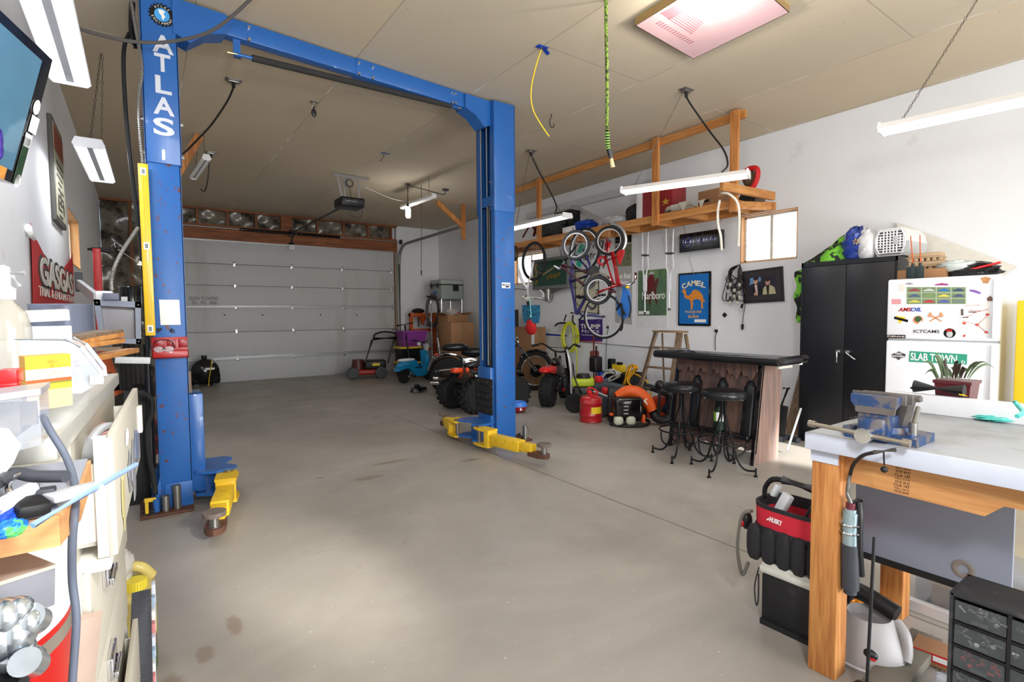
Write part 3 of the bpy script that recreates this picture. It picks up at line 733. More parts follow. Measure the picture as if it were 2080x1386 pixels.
for i in range(7):mb.obox(P[0]+ux*.3+uy*(.22+.022*i)+pz,(.34-.02*i,.009,.001),Matrix.Rotation(math.atan2(ux.y,ux.x),3,'Z'))
mb.obox(P[0]+ux*.1+uy*.3+pz,(.12,.16,.001),Matrix.Rotation(math.atan2(ux.y,ux.x),3,'Z'))
mb.done('print',ink,t)
q=at(1440,14,Z=3.52)
t=thing('light_bulb','round glowing light bulb in front of the pink foam board','bulb',(q.x,q.y,3.44))
MB().lathe([(.055,.16),(.055,.13),(.03,.125),(.02,.09)],(q.x,q.y,3.44),n=24).done('lampholder',whitep,t)
MB().ball((q.x,q.y,3.50),(.05,.05,.056),20).done('globe',mat('lit_warm_bulb',(255,250,235),.3,emit=22,ecol=(255,244,214)),t)
def plight(loc,e,col,r=.05):
    l=bpy.data.lights.new('bulb_light','POINT');l.energy=e;l.color=col;l.shadow_soft_size=r
    o=bpy.data.objects.new('bulb_light',l);COL.objects.link(o);o.location=loc
plight((q.x,q.y,3.40),26,(1,.93,.8))
# pendant lamp far
a=at(828,373,Z=H);b0=at(826,420,Y=a.y)
t=thing('pendant_bulb','glowing tubular bulb hanging on a cord near the garage door opener','bulb',(a.x,a.y,b0.z-.2))
MB().tube([(a.x,a.y,H),(a.x,a.y,b0.z+.05)],.006,6,smooth=False).done('cord',black,t)
MB().cyl((a.x,a.y,b0.z+.06),(a.x,a.y,b0.z),.02,.024).done('socket',black,t)
MB().lathe([(.0,-.19),(.03,-.185),(.042,-.16),(.042,-.04),(.025,-.01),(.02,0)],(a.x,a.y,b0.z),n=20).done('tube_bulb',mat('lit_white_bulb',(255,255,255),.3,emit=16),t)
plight((a.x,a.y,b0.z-.26),11,(1,.97,.92),.06)
MB().box(a.x-.035,a.x+.035,a.y-.035,a.y+.035,H-.02,H).done('ceiling_box',dgrey,t)
c2=at(905,384,Z=H)
t=thing('junction_box','small ceiling junction box with cords left of the timber brace','junction box',(c2.x,c2.y,H-.05))
MB().box(c2.x-.05,c2.x+.05,c2.y-.04,c2.y+.04,H-.03,H,b=.004).done('box',dgrey,t)
MB().tube([(c2.x,c2.y,H-.03),at(902,395,Y=c2.y),at(880,390,Y=c2.y),at(850,382,Y=c2.y),(a.x+.02,a.y,H-.03)],.007,6).done('cord',black,t)
MB().tube([(c2.x,c2.y,H-.03),at(890,396,Y=c2.y+.1),at(868,405,Y=8.5),at(840,409,Y=8.6),at(800,405,Y=8.7),at(740,380,Y=8.6)],.005,6).done('wire',lgrey,t)
k=at(856,400,Y=8.4)
MB().tube([V((k.x,k.y,H)),k,at(856,470,Y=8.4),at(856,550,Y=8.4)],.005,6).cyl(at(856,550,Y=8.4),at(856,560,Y=8.4),.014,.008,n=8).done('pull_cord',black,None,'thin black pull cord hanging in front of the back wall','cord')
# garage door opener
yo=8.35
t=thing('garage_door_opener','black garage door opener hung on perforated steel brackets','door opener',(2.84,yo,3.1))
u0,u1=at(692,398,Y=yo),at(741,420,Y=yo)
un=MB().box(u0.x,u1.x,yo-.02,yo+.36,u1.z-.02,u0.z,b=.02).done('motor_housing',black,t)
MB().box(u0.x+.03,u1.x-.03,yo-.03,yo-.015,u1.z+.02,u0.z-.03,b=.006).done('lens_cover',dgrey,un)
mb=MB()
for i in range(6):mb.box(u0.x+.08+i*.03,u0.x+.095+i*.03,yo-.034,yo-.03,u1.z+.05,u0.z-.06)
mb.done('vent',lgrey,un)
b0=at(678,350,Z=H);b1=at(753,359,Z=H)
gal=mat('galvanised_angle',(168,170,172),.4,.7,var=.1,scale=40)
mb=MB();mb.box(b0.x,b1.x,yo+.1,yo+.104,H-.045,H).box(b0.x,b1.x,yo+.1,yo+.14,H-.005,H)
mb.done('ceiling_angle',gal,t)
mb=MB()
def strapb(p,q,mb):
    p,q=V(p),V(q);d=q-p;z=d.normalized();x,y_=basis(d);R=Matrix((V((1,0,0)),z.cross(V((1,0,0))).normalized(),z)).transposed()
    mb.obox((p+q)/2,(.032,.004,d.length),R)
for x0,x1 in ((b0.x+.06,u0.x+.06),(b0.x+.17,u0.x+.1),(b1.x-.18,u1.x-.05)):
    strapb((x0,yo+.1,H-.02),(x1,yo+.1,u0.z-.04),mb)
mb.done('hanger_strap',gal,t)
mb=MB();c_=at(712,371,Y=yo)
for r in (.045,.055,.065):mb.torus((c_.x,yo+.05,c_.z),(0,1,0),r,.004,24,5)
mb.tube([(c_.x,yo+.05,c_.z-.06),(c_.x,yo-.01,u0.z)],.005,6).tube([at(712,420,Y=yo),at(712,435,Y=yo),at(725,442,Y=yo),at(736,436,Y=yo),at(734,420,Y=yo)],.005,6)
mb.done('cord',dgrey,t)
r0=V((2.83,yo+.36,u0.z-.06));r1=V((2.83,YB-.25,3.26))
mb=MB();mb.tube([r0,r1],.03,4,smooth=False);mb.done('rail',dgrey,t)
MB().box(2.79,2.87,YB-.3,YB-.06,3.24,3.30).tube([(2.83,YB-.35,3.24),(2.83,YB-.12,3.12),(2.83,YB-.03,2.95)],.014,6).done('door_arm',dsteel,t)
MB().box(2.77,2.89,YB-.06,YB-.005,2.9,3.05).done('arm_bracket',gal,t)
# torsion spring on its shaft
t=thing('torsion_spring','black torsion spring on a steel shaft over the garage door','spring',(2.7,YB-.12,3.28))
z=3.25
MB().cyl((DX0-.1,YB-.13,z),(DX1+.2,YB-.13,z),.013,n=10).done('shaft',gal,t)
s0,s1=at(486,455,Y=YB-.13).x,at(690,478,Y=YB-.13).x
pts=[];nT=150
mb=MB();mb.cyl((s0,YB-.13,z),(s1,YB-.13,z),.03,n=12)
for i in range(60):mb.torus((s0+(s1-s0)*(i+.5)/60,YB-.13,z),(1,0,0),.03,.008,12,5)
mb.done('coil',gloss,t)
MB().box(2.78,2.88,YB-.15,YB-.06,z-.07,z+.07).done('centre_bracket',dsteel,t)
MB().cyl((DX1+.12,YB-.13,z),(DX1+.16,YB-.13,z),.06).done('cable_drum',dsteel,t)
# right track
tx=DX1+.12
t=thing('door_track','steel roller track curving from the garage door along the ceiling','track',(tx,11,0))
pts=[(tx,YB-.06,.02),(tx,YB-.06,2.7),(tx,YB-.12,2.95),(tx,YB-.3,3.12),(tx,YB-.55,3.17),(tx,9.45,3.2)]
P=[V(p)for p in pts[:2]]+smoothpath(pts[1:5],6)[1:]+[V(pts[5])]
mb=MB()
mb.tube(P,.035,6,smooth=False)
mb.done('rail',mat('dull_track_steel',(150,148,142),.5,.6),t)
MB().box(tx-.1,tx-.03,YB-.03,YB,0,3.0).done('side_angle',mat('dull_track_steel',(0,0,0)),t)
# timber braces
def beamp(mb,p,q,w_,h_):
    p,q=V(p),V(q);d=q-p;z=d.normalized();a_,b_=basis(d)
    mb.obox((p+q)/2,(w_,h_,d.length),Matrix((a_,b_,z)).transposed())
t=thing('track_hanger','timber hanger and diagonal brace holding the garage door track','timber brace',(tx,9.5,3.1))
MB().box(tx+.03,tx+.12,9.4,9.44,2.95,H).done('post',pinez,t)
mb=MB();beamp(mb,(tx+.05,9.38,3.2),(tx-.55,9.38,H-.02),.04,.09);mb.done('diagonal_brace',pinez,t)
mb=MB();beamp(mb,at(368,352,Y=9.6),at(392,330,Y=9.0),.04,.09)
mb=MB();q0,q1=at(352,366,Y=7.6),at(408,330,Y=7.6);beamp(mb,q0,V((q1.x,7.6,H-.02)),.04,.1)
mb.done('timber_brace',pinez,None,'short pine brace at the ceiling behind the left blue column','timber brace')
# ---- hanging timber shelf
t=thing('hanging_shelf','long pine storage shelf hung from the ceiling on timber posts','shelf')
WM[t.name]=t.matrix_world.copy()
SX,SX2,SY0,SY1,SZ=5.5,5.97,3.2,8.25,2.58
MB().box(SX-.03,SX+.01,3.28,SY1,H-.12,H-.03).done('ceiling_rail',pine,t)
for y in (3.38,4.47,6.88):MB().box(SX-.075,SX-.032,y-.045,y+.045,2.53,H-.02).done('post',pinez,t)
MB().box(SX-.03,SX+.01,SY0+.25,SY1,SZ,SZ+.09).done('front_rail',pine,t)
MB().box(SX2,SX2+.04,SY0,SY1,SZ,SZ+.09).done('back_rail',pine,t)
mb=MB();MB
for i in range(8):
    y=SY0+.3+i*.56;MB().box(SX+.01,SX2,y,y+.04,SZ+.002,SZ+.088).done('joist',pinex,t)
MB().box(SX+.0,SX2+.02,SY0+.2,SY1,SZ+.09,SZ+.1).done('deck',wood('shelf_plywood',(196,138,80),(168,110,58),axis=1),t)
mb=MB();beamp(mb,(5.05,3.28,SZ+.16),(5.95,3.2,SZ+.15),.04,.09);mb.done('cross_rail',pinex,t)
mb=MB();beamp(mb,(5.5,3.5,SZ+.05),(5.99,3.25,SZ+.05),.04,.09);mb.done('end_rail',pinex,t)
# ================================================================ RIGHT SIDE FURNITURE
# black steel cabinet
CX,CY0,CY1,CZ=5.82,1.93,2.81,1.93
cabm=mat('black_cabinet_enamel',(22,24,29),.38,var=.03,scale=2)
t=thing('storage_cabinet','tall black two door steel cabinet against the right wall','cabinet',(6.1,2.37,0))
MB().box(CX+.02,6.45,CY0,CY1,.0,CZ,b=.006).box(CX-.002,CX+.03,CY0,CY1,CZ-.045,CZ).box(CX-.002,CX+.03,CY0,CY0+.02,0,CZ).box(CX-.002,CX+.03,CY1-.02,CY1,0,CZ).done('body',cabm,t)
ym=(CY0+CY1)/2
for a,b_,hy in ((ym+.002,CY1-.022,ym+.05),(CY0+.022,ym-.002,ym-.035)):
    d=MB().box(CX-.006,CX+.012,a,b_,.06,CZ-.05,b=.004).done('door',cabm,t)
    s=1 if hy>ym else -1
    MB().cyl((CX-.006,hy,1.0),(CX-.03,hy,1.0),.024,.02,n=18).tube([(CX-.03,hy,1.0),(CX-.05,hy,.995),(CX-.055,hy-(0 if s>0 else .05),.955 if s<0 else .95),(CX-.05,hy-(0 if s>0 else .085),.93 if s<0 else .89)],lambda q:.011-.003*q,10).done('handle',chrome,d)
# things on the cabinet
def blob(name,pts_rad,m_,label,cat,pw=1,group=None,M=None):
    mb=MB(M)
    for c,r in pts_rad:mb.ball(c,r,20,pw=pw)
    return mb.done(name,m_,None,label,cat,group)
# pet carrier
pc=at(1808,521,X=5.95);py0,py1=at(1848,500,X=5.93).y,at(1772,500,X=5.93).y
t=thing('pet_carrier','white and grey plastic pet carrier with grille door on the black cabinet','pet carrier',(6.1,(py0+py1)/2,CZ))
F=frame(t);pz=CZ;h=at(1810,466,X=5.93).z-CZ
hw=(py1-py0)/2;cyp=(py0+py1)/2
def ringy(x,k,zl,zh):
    return [(x,cyp+hw*k*a,zl+(zh-zl)*b_)for a,b_ in ((-.72,0),(.72,0),(.92,.25),(1,.5),(.9,.8),(.68,1),(-.68,1),(-.9,.8),(-1,.5),(-.92,.25))]
mb=MB();low=[(x,cyp+hw*k*a,pz+.01+h*b_)for x,k in ((5.93,.97),(6.38,1.02))for a,b_ in ((-.72,0),(.72,0),(.95,.25),(1,.5),(-1,.5),(-.95,.25))]
mb._add(low,[(0,1,2,3,4,5)[::-1],(6,7,8,9,10,11)]+[(i,(i+1)%6,6+(i+1)%6,6+i)for i in range(6)])
mb.done('lower_shell',lgrey,t)
mb=MB();up_=[(x,cyp+hw*k*a,pz+.01+h*b_)for x,k in ((5.93,.97),(6.38,1.0))for a,b_ in ((-1,.5),(1,.5),(.9,.8),(.66,1),(-.66,1),(-.9,.8))]
mb._add(up_,[(0,1,2,3,4,5)[::-1],(6,7,8,9,10,11)]+[(i,(i+1)%6,6+(i+1)%6,6+i)for i in range(6)])
mb.done('upper_shell',mat('off_white_plastic',(222,222,220),.45),t)
MB().prism([(5.928,cyp+hw*.78*a,pz+.01+h*b_)for a,b_ in ((-.7,.1),(.7,.1),(.95,.35),(.95,.65),(.7,.92),(-.7,.92),(-.95,.65),(-.95,.35))],(-.004,0,0)).done('door_opening',mat('dark_interior',(70,70,74),.8),t)
mb=MB()
for i in range(9):
    y=cyp+hw*.78*(-.9+1.8*i/8);e=.1 if 1<i<7 else .28
    mb.box(5.912,5.92,y-.005,y+.005,pz+.01+h*e,pz+.01+h*(1.02-e))
for i in range(9):
    z=pz+.01+h*(.12+.78*i/8);mb.box(5.914,5.92,cyp-hw*.74,cyp+hw*.74,z-.004,z+.004)
q=[V((5.915,cyp+hw*.8*a,pz+.01+h*b_))for a,b_ in ((-.7,.08),(.7,.08),(.97,.35),(.97,.65),(.7,.95),(-.7,.95),(-.97,.65),(-.97,.35))]
mb.tube(q,.007,6,smooth=False,closed=True)
mb.done('grille_door',white,t)
MB().box(5.905,5.915,cyp-hw*.45,cyp-hw*.2,pz+h*.45,pz+h*.72,b=.003).done('latch',lgrey,t)
# wrinkled bags
def bag(name,c,r,m_,label,cat='bag',seed=1,amp=.18,pw=.8,flat=True):
    c=V(c);r=V(r);rnd=random.Random(seed);ks=[(rnd.uniform(2,7),rnd.uniform(2,6),rnd.uniform(0,6))for _ in range(5)]
    mb=MB();N,Mm=28,16;vs=[]
    sg=lambda v:math.copysign(abs(v)**pw,v)
    for i in range(Mm+1):
        th=PI*i/Mm
        for j in range(N):
            ph=2*PI*j/N
            k=1+amp*sum(math.sin(a*ph+b_*th*2+d_)for a,b_,d_ in [(round(q[0]),q[1],q[2])for q in ks])/3
            z=math.cos(th)*r.z*(k if th<PI/2 else 1)
            vs.append(c+V((sg(math.sin(th))*math.cos(ph)*r.x*k,sg(math.sin(th))*math.sin(ph)*r.y*k,max(z,-r.z*.82 if flat else -9))))
    mb._add(vs,[(i*N+j,i*N+(j+1)%N,(i+1)*N+(j+1)%N,(i+1)*N+j)for i in range(Mm)for j in range(N)])
    return mb.done(name,m_,None,label,cat)
q=at(1737,503,X=6.0);t0=bag('blue_shopping_bag',(6.02,q.y,CZ+.15),(.12,.12,.18),mat('royal_blue_plastic_bag',(44,68,150),.35,bump=.5),'royal blue plastic bag with a yellow spark mark on the cabinet','bag',3)
qq=at(1739,491,X=5.885);mb=MB()
for i in range(6):
    a=i*PI/3+.3;mb.obox(qq+V((0,math.cos(a)*.022,math.sin(a)*.022)),(.004,.022,.007),Matrix.Rotation(a,3,'X'))
WM[t0.name]=t0.matrix_world.copy()if t0.name not in WM else WM[t0.name]
mb.done('spark_mark',mat('mustard_print',(220,170,60),.6),t0)
q=at(1764,508,X=6.0);bag('white_plastic_bag',(5.98,q.y,CZ+.135),(.09,.09,.16),mat('translucent_white_bag',(214,214,218),.3,bump=.6),'crumpled white plastic bag between the blue bag and the pet carrier','bag',5)
cam_g=mat('green_black_camo_fabric',(112,190,50),.7,var=.1,dirt=(24,30,26),dscale=7,dlo=.5,dhi=.52)
t=thing('patterned_jacket','bright green and black camouflage jacket draped behind the black cabinet','jacket',(6.0,2.8,1.3))
P0,P1=at(1648,534,X=6.05),at(1728,478,X=6.05)
mb=MB()
def f(u,v):
    p=P0.lerp(P1,u);hh_=(P1.z-CZ+.02)*(u**.9)+.035
    return (6.12-.03*math.sin(u*9+v*3)-.22*v*(1-.3*u),p.y,CZ+.006+max(.002,hh_*math.cos(v*PI/2)**.6+.02*math.sin(u*19+v*7)*(1-v)))
mb.grid(f,34,12);mb.done('draped_body',cam_g,t)
a,b_=at(1614,556,X=6.1),at(1624,660,X=6.1);yr=at(1636,556,X=6.1).y
def f(u,v):return (6.1+.02*math.sin(v*9),a.y+(yr-a.y)*u-.03*v*(1-u)+.014*math.sin(v*16)*(1-u),a.z+.02+(b_.z-a.z)*v+.03*u)
mb=MB();mb.grid(f,8,20,thick=.02);mb.done('hanging_sleeve',cam_g,t)
bag('crumpled_cloth',(6.05,at(1728,490,X=6.05).y,at(1728,490,X=6.05).z-.05),(.05,.05,.09),mat('dark_grey_brown_cloth',(70,66,60),.9),'dark crumpled cloth between the camouflage jacket and the blue bag','cloth',9,flat=False)
# refrigerator
FX,FY0,FY1,FZ,FS=5.5,1.13,1.90,1.69,1.155
fr_m=mat('refrigerator_enamel',(240,243,248),.3,var=.01,coat=.2)
t=thing('refrigerator','white top freezer refrigerator covered in stickers and magnets','refrigerator',(5.85,1.5,0))
MB().box(FX+.05,FX+.68,FY0+.005,FY1-.005,.03,FZ-.01,b=.012).box(FX+.06,FX+.66,FY0+.03,FY1-.03,0,.05).done('body',fr_m,t)
for nm,z0,z1 in (('freezer_door',FS+.004,FZ),('fridge_door',.12,FS-.008)):
    d=MB().box(FX,FX+.055,FY0,FY1,z0,z1,b=.018).done(nm,fr_m,t)
    MB().box(FX-.035,FX+.01,FY0+.01,FY0+.045,z0+.02 if nm[1]=='r' and nm[2]=='e' else z1-.5,z1-.03 if nm[2]=='e' else z1-.01,b=.01).done('handle',fr_m,d)
MB().box(FX+.03,FX+.06,FY0+.01,FY1-.01,FS-.008,FS+.004).done('door_gasket',lgrey,t)
# stickers and magnets on the doors (each a thing of its own)
fx=FX-.0005
def S(px,py):return at(px,py,X=fx)
def flat(mb,pts,th=.0015,off=0):
    mb.prism([at(x,y,X=fx)+V((-off,0,0))for x,y in pts],(-th,0,0))
def rectpx(mb,x0,y0,x1,y1,th=.0015,off=0):flat(mb,[(x0,y0),(x1,y0),(x1,y1),(x0,y1)],th,off)
def sk(name,label,m_,pts,cat='sticker',group=None):
    mb=MB();flat(mb,pts);return mb.done(name,m_,None,label,cat,group)
M_=lambda n,c:mat(n,c,.5,var=.03)
# car photo calendar
t=thing('car_picture_sheet','sheet of twelve car pictures on the freezer door','picture',S(1880,600));mb=MB();rectpx(mb,1841,583,1963,618);mb.done('sheet',M_('pale_green_paper',(176,190,168)),t)
cols=[(150,60,80),(190,196,190),(40,110,180),(50,70,110),(70,90,130),(120,150,90),(210,200,90),(70,80,120),(200,196,90),(190,50,70),(90,90,170),(110,130,130)]
for i in range(12):
    r,c_=divmod(i,4);x0=1843+c_*30;y0=584+r*11.6
    mb=MB();rectpx(mb,x0,y0,x0+28,y0+10.2,.001,.0015);pm=mb.done('car_photo',M_('meadow_print',(118,136,100)),t)
    mb=MB();flat(mb,[(x0+3,y0+7.6),(x0+3,y0+5.4),(x0+8,y0+4.6),(x0+12,y0+2.6),(x0+19,y0+2.6),(x0+22,y0+4.8),(x0+26,y0+5.6),(x0+26,y0+7.6)],.001,.0025)
    mb.done('car_image',M_('car_print_%d'%i,cols[i]),pm)
def ftext(name,body,x0,y0,x1,y1,m_,label,off=.02,shear=0,back=None,pad=2,cat='sticker',o=0):
    p,q_=S(x0,y0),S(x1,y1);c_=(p+q_)/2;w_=abs(p.y-q_.y);h_=abs(p.z-q_.z)
    par=None
    if back:
        mb=MB();rectpx(mb,x0-pad,y0-pad,x1+pad,y1+pad);par=mb.done(name,back,None,label,cat)
    mb=MB();mb.text(body,c_+V((-.0016,0,0)),WY,WZ,h_,w_,off=off,shear=shear,ext=.001)
    if par:mb.done('lettering',m_,par);return par
    return mb.done(name,m_,None,label,cat)
t=thing('oil_sticker','red and blue slanted lettering sticker reading AMSOIL on the freezer','sticker',S(1848,629))
mb=MB();mb.text('AMS',S(1838,629)+V((-.001,0,0)),WY,WZ,.034,.10,off=.03,shear=.25);mb.done('red_lettering',red,t)
mb=MB();mb.text('OIL',S(1861,629)+V((-.001,0,0)),WY,WZ,.034,.08,off=.03,shear=.25);mb.done('blue_lettering',bluep,t)
t=thing('yellow_triangle_sticker','yellow triangle sticker with a black banner low on the freezer','sticker',S(1830,650));mb=MB();flat(mb,[(1820,642),(1840,645),(1827,658)]);mb.done('triangle',M_('sticker_yellow',(240,200,20)),t)
mb=MB();flat(mb,[(1817,643),(1845,650),(1844,655),(1816,648)],.001,.0015);mb.done('banner',gloss,t)
t=thing('round_club_sticker','round green and orange sticker beside the yellow triangle sticker','sticker',S(1865,650));c_=S(1865,650)
MB().cyl(c_,c_+V((-.002,0,0)),.036,n=28).done('orange_disc',M_('sticker_orange',(232,140,90)),t);MB().cyl(c_+V((-.002,0,.006)),c_+V((-.003,0,.006)),.026,n=24).done('green_disc',M_('dark_green_print',(60,90,60)),t)
mb=MB();flat(mb,[(1866,656),(1873,650),(1872,657),(1867,659)],.001,.0035);mb.done('white_patch',whitep,t)
t=thing('wooden_axe_magnet','tan crossed axes magnet in the middle of the freezer door','magnet',S(1901,645));mb=MB()
for s in (1,-1):
    X_=lambda x:1901+s*(x-1901)
    flat(mb,[(X_(1888),652),(X_(1912),638),(X_(1914),641),(X_(1889),654)],.004,0);flat(mb,[(X_(1908),640),(X_(1911),634),(X_(1914),636),(X_(1917),643),(X_(1912),645)],.006,0)
mb.done('crossed_axes',M_('tan_wood_print',(206,150,110)),t)
ftext('name_sticker','ICTCAMS',1856,670,1908,677,M_('grey_black_ink',(50,46,50)),'long outlined lettering sticker above the freezer door bottom',back=M_('pale_sticker',(214,214,220)))
ftext('black_name_sticker','DENVE',1803,682,1838,686,M_('pink_white_ink',(220,200,200)),'small black rectangular sticker at the lower left corner of the freezer',back=gloss,pad=1.5)
t=thing('portrait_magnet','round black magnet with a pale red capped face print on the freezer','magnet',S(1929,677));c_=S(1929,677)
MB().cyl(c_,c_+V((-.002,0,0)),.04,n=28).done('disc',gloss,t);MB().ball(c_+V((-.002,0,-.008)),(.002,.022,.028),14).done('pale_print',lgrey,t)
mb=MB();flat(mb,[(1921,669),(1936,669),(1933,674),(1923,674)],.001,.004);mb.done('red_print',red,t)
t=thing('paper_drawing','white paper with red drawings held on the right of the freezer door','paper',S(1978,640));mb=MB();flat(mb,[(1952,621),(2012,612),(2012,668),(1946,671)]);mb.done('sheet',M_('cream_paper',(236,230,226)),t)
mb=MB()
for (x0,y0,x1,y1,w_)in ((1970,630,1992,632,2),(1975,637,2008,628,1.6),(1955,652,1985,660,1.2),(1985,660,2008,640,1.6),(1985,660,2004,675,1.6),(1960,645,1975,640,1.4),(1960,622,1990,620,1.2)):
    a,b_=at(x0,y0,X=fx),at(x1,y1,X=fx);mb.tube([a+V((-.003,0,0)),b_+V((-.003,0,0))],.0012*w_,4,smooth=False)
for x,y in ((1959,657),(1985,660),(2006,639),(2004,675)):mb.ball(at(x,y,X=fx)+V((-.003,0,0)),(.003,.013,.01),10)
mb.done('red_drawing',M_('red_ink',(206,80,70)),t)
mb=MB()
for x0,y0,x1,y1 in ((1952,628,1957,640),(1967,633,1984,634),(1955,644,1967,645)):rectpx(mb,x0,y0,x1,y1+1,.001,.0015)
mb.done('dark_drawing',M_('dark_ink',(90,76,80)),t)
for nm,lb,c,pts in (('pink_note','small pink note at the upper left of the freezer door',(238,214,208),[(1825,577),(1837,577),(1837,592),(1825,592)]),
                       ('red_checked_card','small red patterned card left of the car pictures',(216,150,156),[(1811,608),(1830,608),(1830,618),(1811,618)]),
                       ('thin_grey_sticker','thin grey wing shaped sticker above the car pictures at left',(150,146,150),[(1837,577),(1847,574),(1857,577),(1847,579)]),
                       ('purple_banner_sticker','thin red and blue sticker above the car pictures at right',(160,60,120),[(1899,578),(1913,575),(1927,577),(1926,580),(1899,580)]),
                       ('purple_script_magnet','purple script magnet right of the car pictures',(130,90,170),[(1969,588),(1980,589),(1993,594),(1991,598),(1978,594),(1970,592)]),
                       ('bronze_shield_sticker','orange brown winged shield sticker at the top right of the freezer',(196,140,90),[(1991,565),(2002,562),(2013,565),(2009,571),(2007,576),(1997,576),(1995,571)]),
                       ('brown_corner_magnet','brown animal shaped magnet above the red drawing',(120,90,76),[(2004,606),(2012,601),(2016,605),(2016,612),(2006,612)]),
                       ('red_heart_magnet','tiny red magnet below the red drawing',(206,50,56),[(1956,682),(1961,679),(1961,684),(1956,685)])):
    sk(nm,lb,M_(nm+'_print',c),pts,'magnet' if 'magnet' in nm else 'sticker')
# lower door
t=thing('winged_sticker','black winged emblem sticker left of the green street sign','sticker',S(1825,722));mb=MB();flat(mb,[(1811,720),(1820,717),(1826,714),(1832,717),(1840,720),(1838,726),(1830,728),(1825,732),(1820,728),(1812,726)]);mb.done('emblem',M_('charcoal_print',(60,62,66)),t)
mb=MB();mb.text('TWO',S(1825,719)+V((-.0016,0,0)),WY,WZ,.018,.05,off=.02);mb.text('BROTHERS',S(1825,724)+V((-.0016,0,0)),WY,WZ,.014,.09,off=.02);mb.done('lettering',whitep,t)
t=thing('street_sign','green SLAB TOWN street sign stuck on the lower refrigerator door','sign',S(1905,728));mb=MB();flat(mb,[(1848,713),(1965,720),(1964,741),(1846,735)],.003);mb.done('sign_plate',M_('sign_green',(50,150,120)),t)
mb=MB();a,b_=S(1850,724),S(1944,730);up=V((0,0,1));rt=(b_-a).normalized();mb.text('SLAB TOWN',(a+b_)/2+V((-.0035,0,0)),rt,up,.066,(b_-a).length,off=.015);mb.text('D',S(1957,736)+V((-.0035,0,0)),rt,up,.025,off=.01);mb.done('lettering',whitep,t)
# on top of the refrigerator
def eggtray(c,w_,d_,hh,label):
    t=thing('egg_carton',label,'egg carton',c,group=None);c=V(c);mb=MB()
    mb.box(c.x-d_/2,c.x+d_/2,c.y-w_/2,c.y+w_/2,c.z+hh*.35,c.z+hh*.5,b=.004); 
    for i in range(6):
        for j in range(2):
            mb.cyl((c.x+(j-.5)*d_*.5,c.y+(i-2.5)*w_/6,c.z),(c.x+(j-.5)*d_*.5,c.y+(i-2.5)*w_/6,c.z+hh*.45),w_/16,w_/12.5,n=10)
    mb.box(c.x-d_/2+.01,c.x+d_/2-.01,c.y-w_/2+.01,c.y+w_/2-.01,c.z+hh*.5,c.z+hh,b=.012)
    mb.done('carton',card2,t)
q=at(1888,548,X=5.85)
boxt=MB().box(5.7,6.05,at(1925,550,X=5.75).y,at(1827,550,X=5.75).y,FZ,FZ+.09,b=.003).done('cardboard_box',card,None,'flat brown cardboard box on top of the refrigerator under egg cartons','box')
yq=at(1885,540,X=5.85).y
eggtray((5.87,yq,FZ+.092),.30,.14,.075,'lower grey egg carton on the cardboard box on the refrigerator')
eggtray((5.87,yq+.02,FZ+.17),.27,.13,.075,'upper egg carton topping the stack on the refrigerator')
t=thing('walkie_talkie','black two way radio with orange antennas on the refrigerator','radio',at(1857,566,X=5.62))
for px in (1851,1866):
    p=at(px,562,X=5.6)
    b0=MB().box(5.58,5.62,p.y-.035,p.y+.035,FZ,FZ+.11,b=.008).cyl((5.6,p.y-.01,FZ+.11),(5.6,p.y-.01,FZ+.14),.012).done('handset',mat('dark_teal_plastic',(30,44,46),.5),t)
    tp=at(px-1 if px<1860 else 1869,468 if px>1860 else 470,X=5.6)
    MB().cyl((5.6,p.y-.01,FZ+.13),(5.6,tp.y,tp.z-.04),.005,.004,n=8).done('antenna',orangep,b0)
bag('dark_plastic_bag',(5.85,at(1975,550,X=5.85).y,FZ+.055),(.14,.19,.075),mat('shiny_black_bag',(28,28,30),.2,bump=.6),'black plastic bag of odds and ends on the right of the refrigerator top','bag',11)
bag('clear_plastic_bag',(5.8,at(1945,545,X=5.8).y,FZ+.10),(.1,.14,.05),mat('pale_plastic_wrap',(200,210,206),.25,bump=.6),'pale plastic wrapping lying over the black bag on the refrigerator','plastic wrap',12,flat=False)
MB().obox(at(2000,546,X=5.75)+V((0,0,.02)),(.05,.2,.015),Euler((-.25,0,.1)).to_matrix()).done('red_folder',redp,None,'thin red strip of folder on the bags on the refrigerator','folder')
# triangular white board leaning on the wall
pts=[at(1823,452,X=6.52),at(2068,542,X=6.52),at(1990,570,X=6.52),at(1830,570,X=6.52),at(1856,500,X=6.52)]
pts=[at(1823,452,X=6.52),at(2068,542,X=6.52),at(2010,575,X=6.52),at(1830,590,X=6.52)]
MB().prism(pts,(-.02,0,0)).done('white_board',mat('off_white_board',(222,218,208),.6),None,'large off white board standing on edge behind the refrigerator','board')
# yellow jug / cabinet edge at the right margin
t=thing('yellow_steel_cabinet','yellow steel cabinet at the far right edge beside the refrigerator','cabinet',(5.7,.92,0))
ya=at(2062,700,X=5.45).y
MB().box(5.45,6.0,.62,ya,0,1.48,b=.01).done('body',yelp,t)
MB().box(5.44,5.452,ya-.2,ya-.1,1.3,1.34,b=.003).box(5.44,5.452,ya-.2,ya-.1,.95,.99,b=.003).done('label',steel,t)
MB().cyl((5.5,ya-.06,1.482),(5.5,ya-.06,1.60),.028,n=14).cyl((5.5,ya-.06,1.6),(5.5,ya-.06,1.64),.03,n=14).done('spray_can',black,None,'black can with a red cap standing on the yellow cabinet','can')
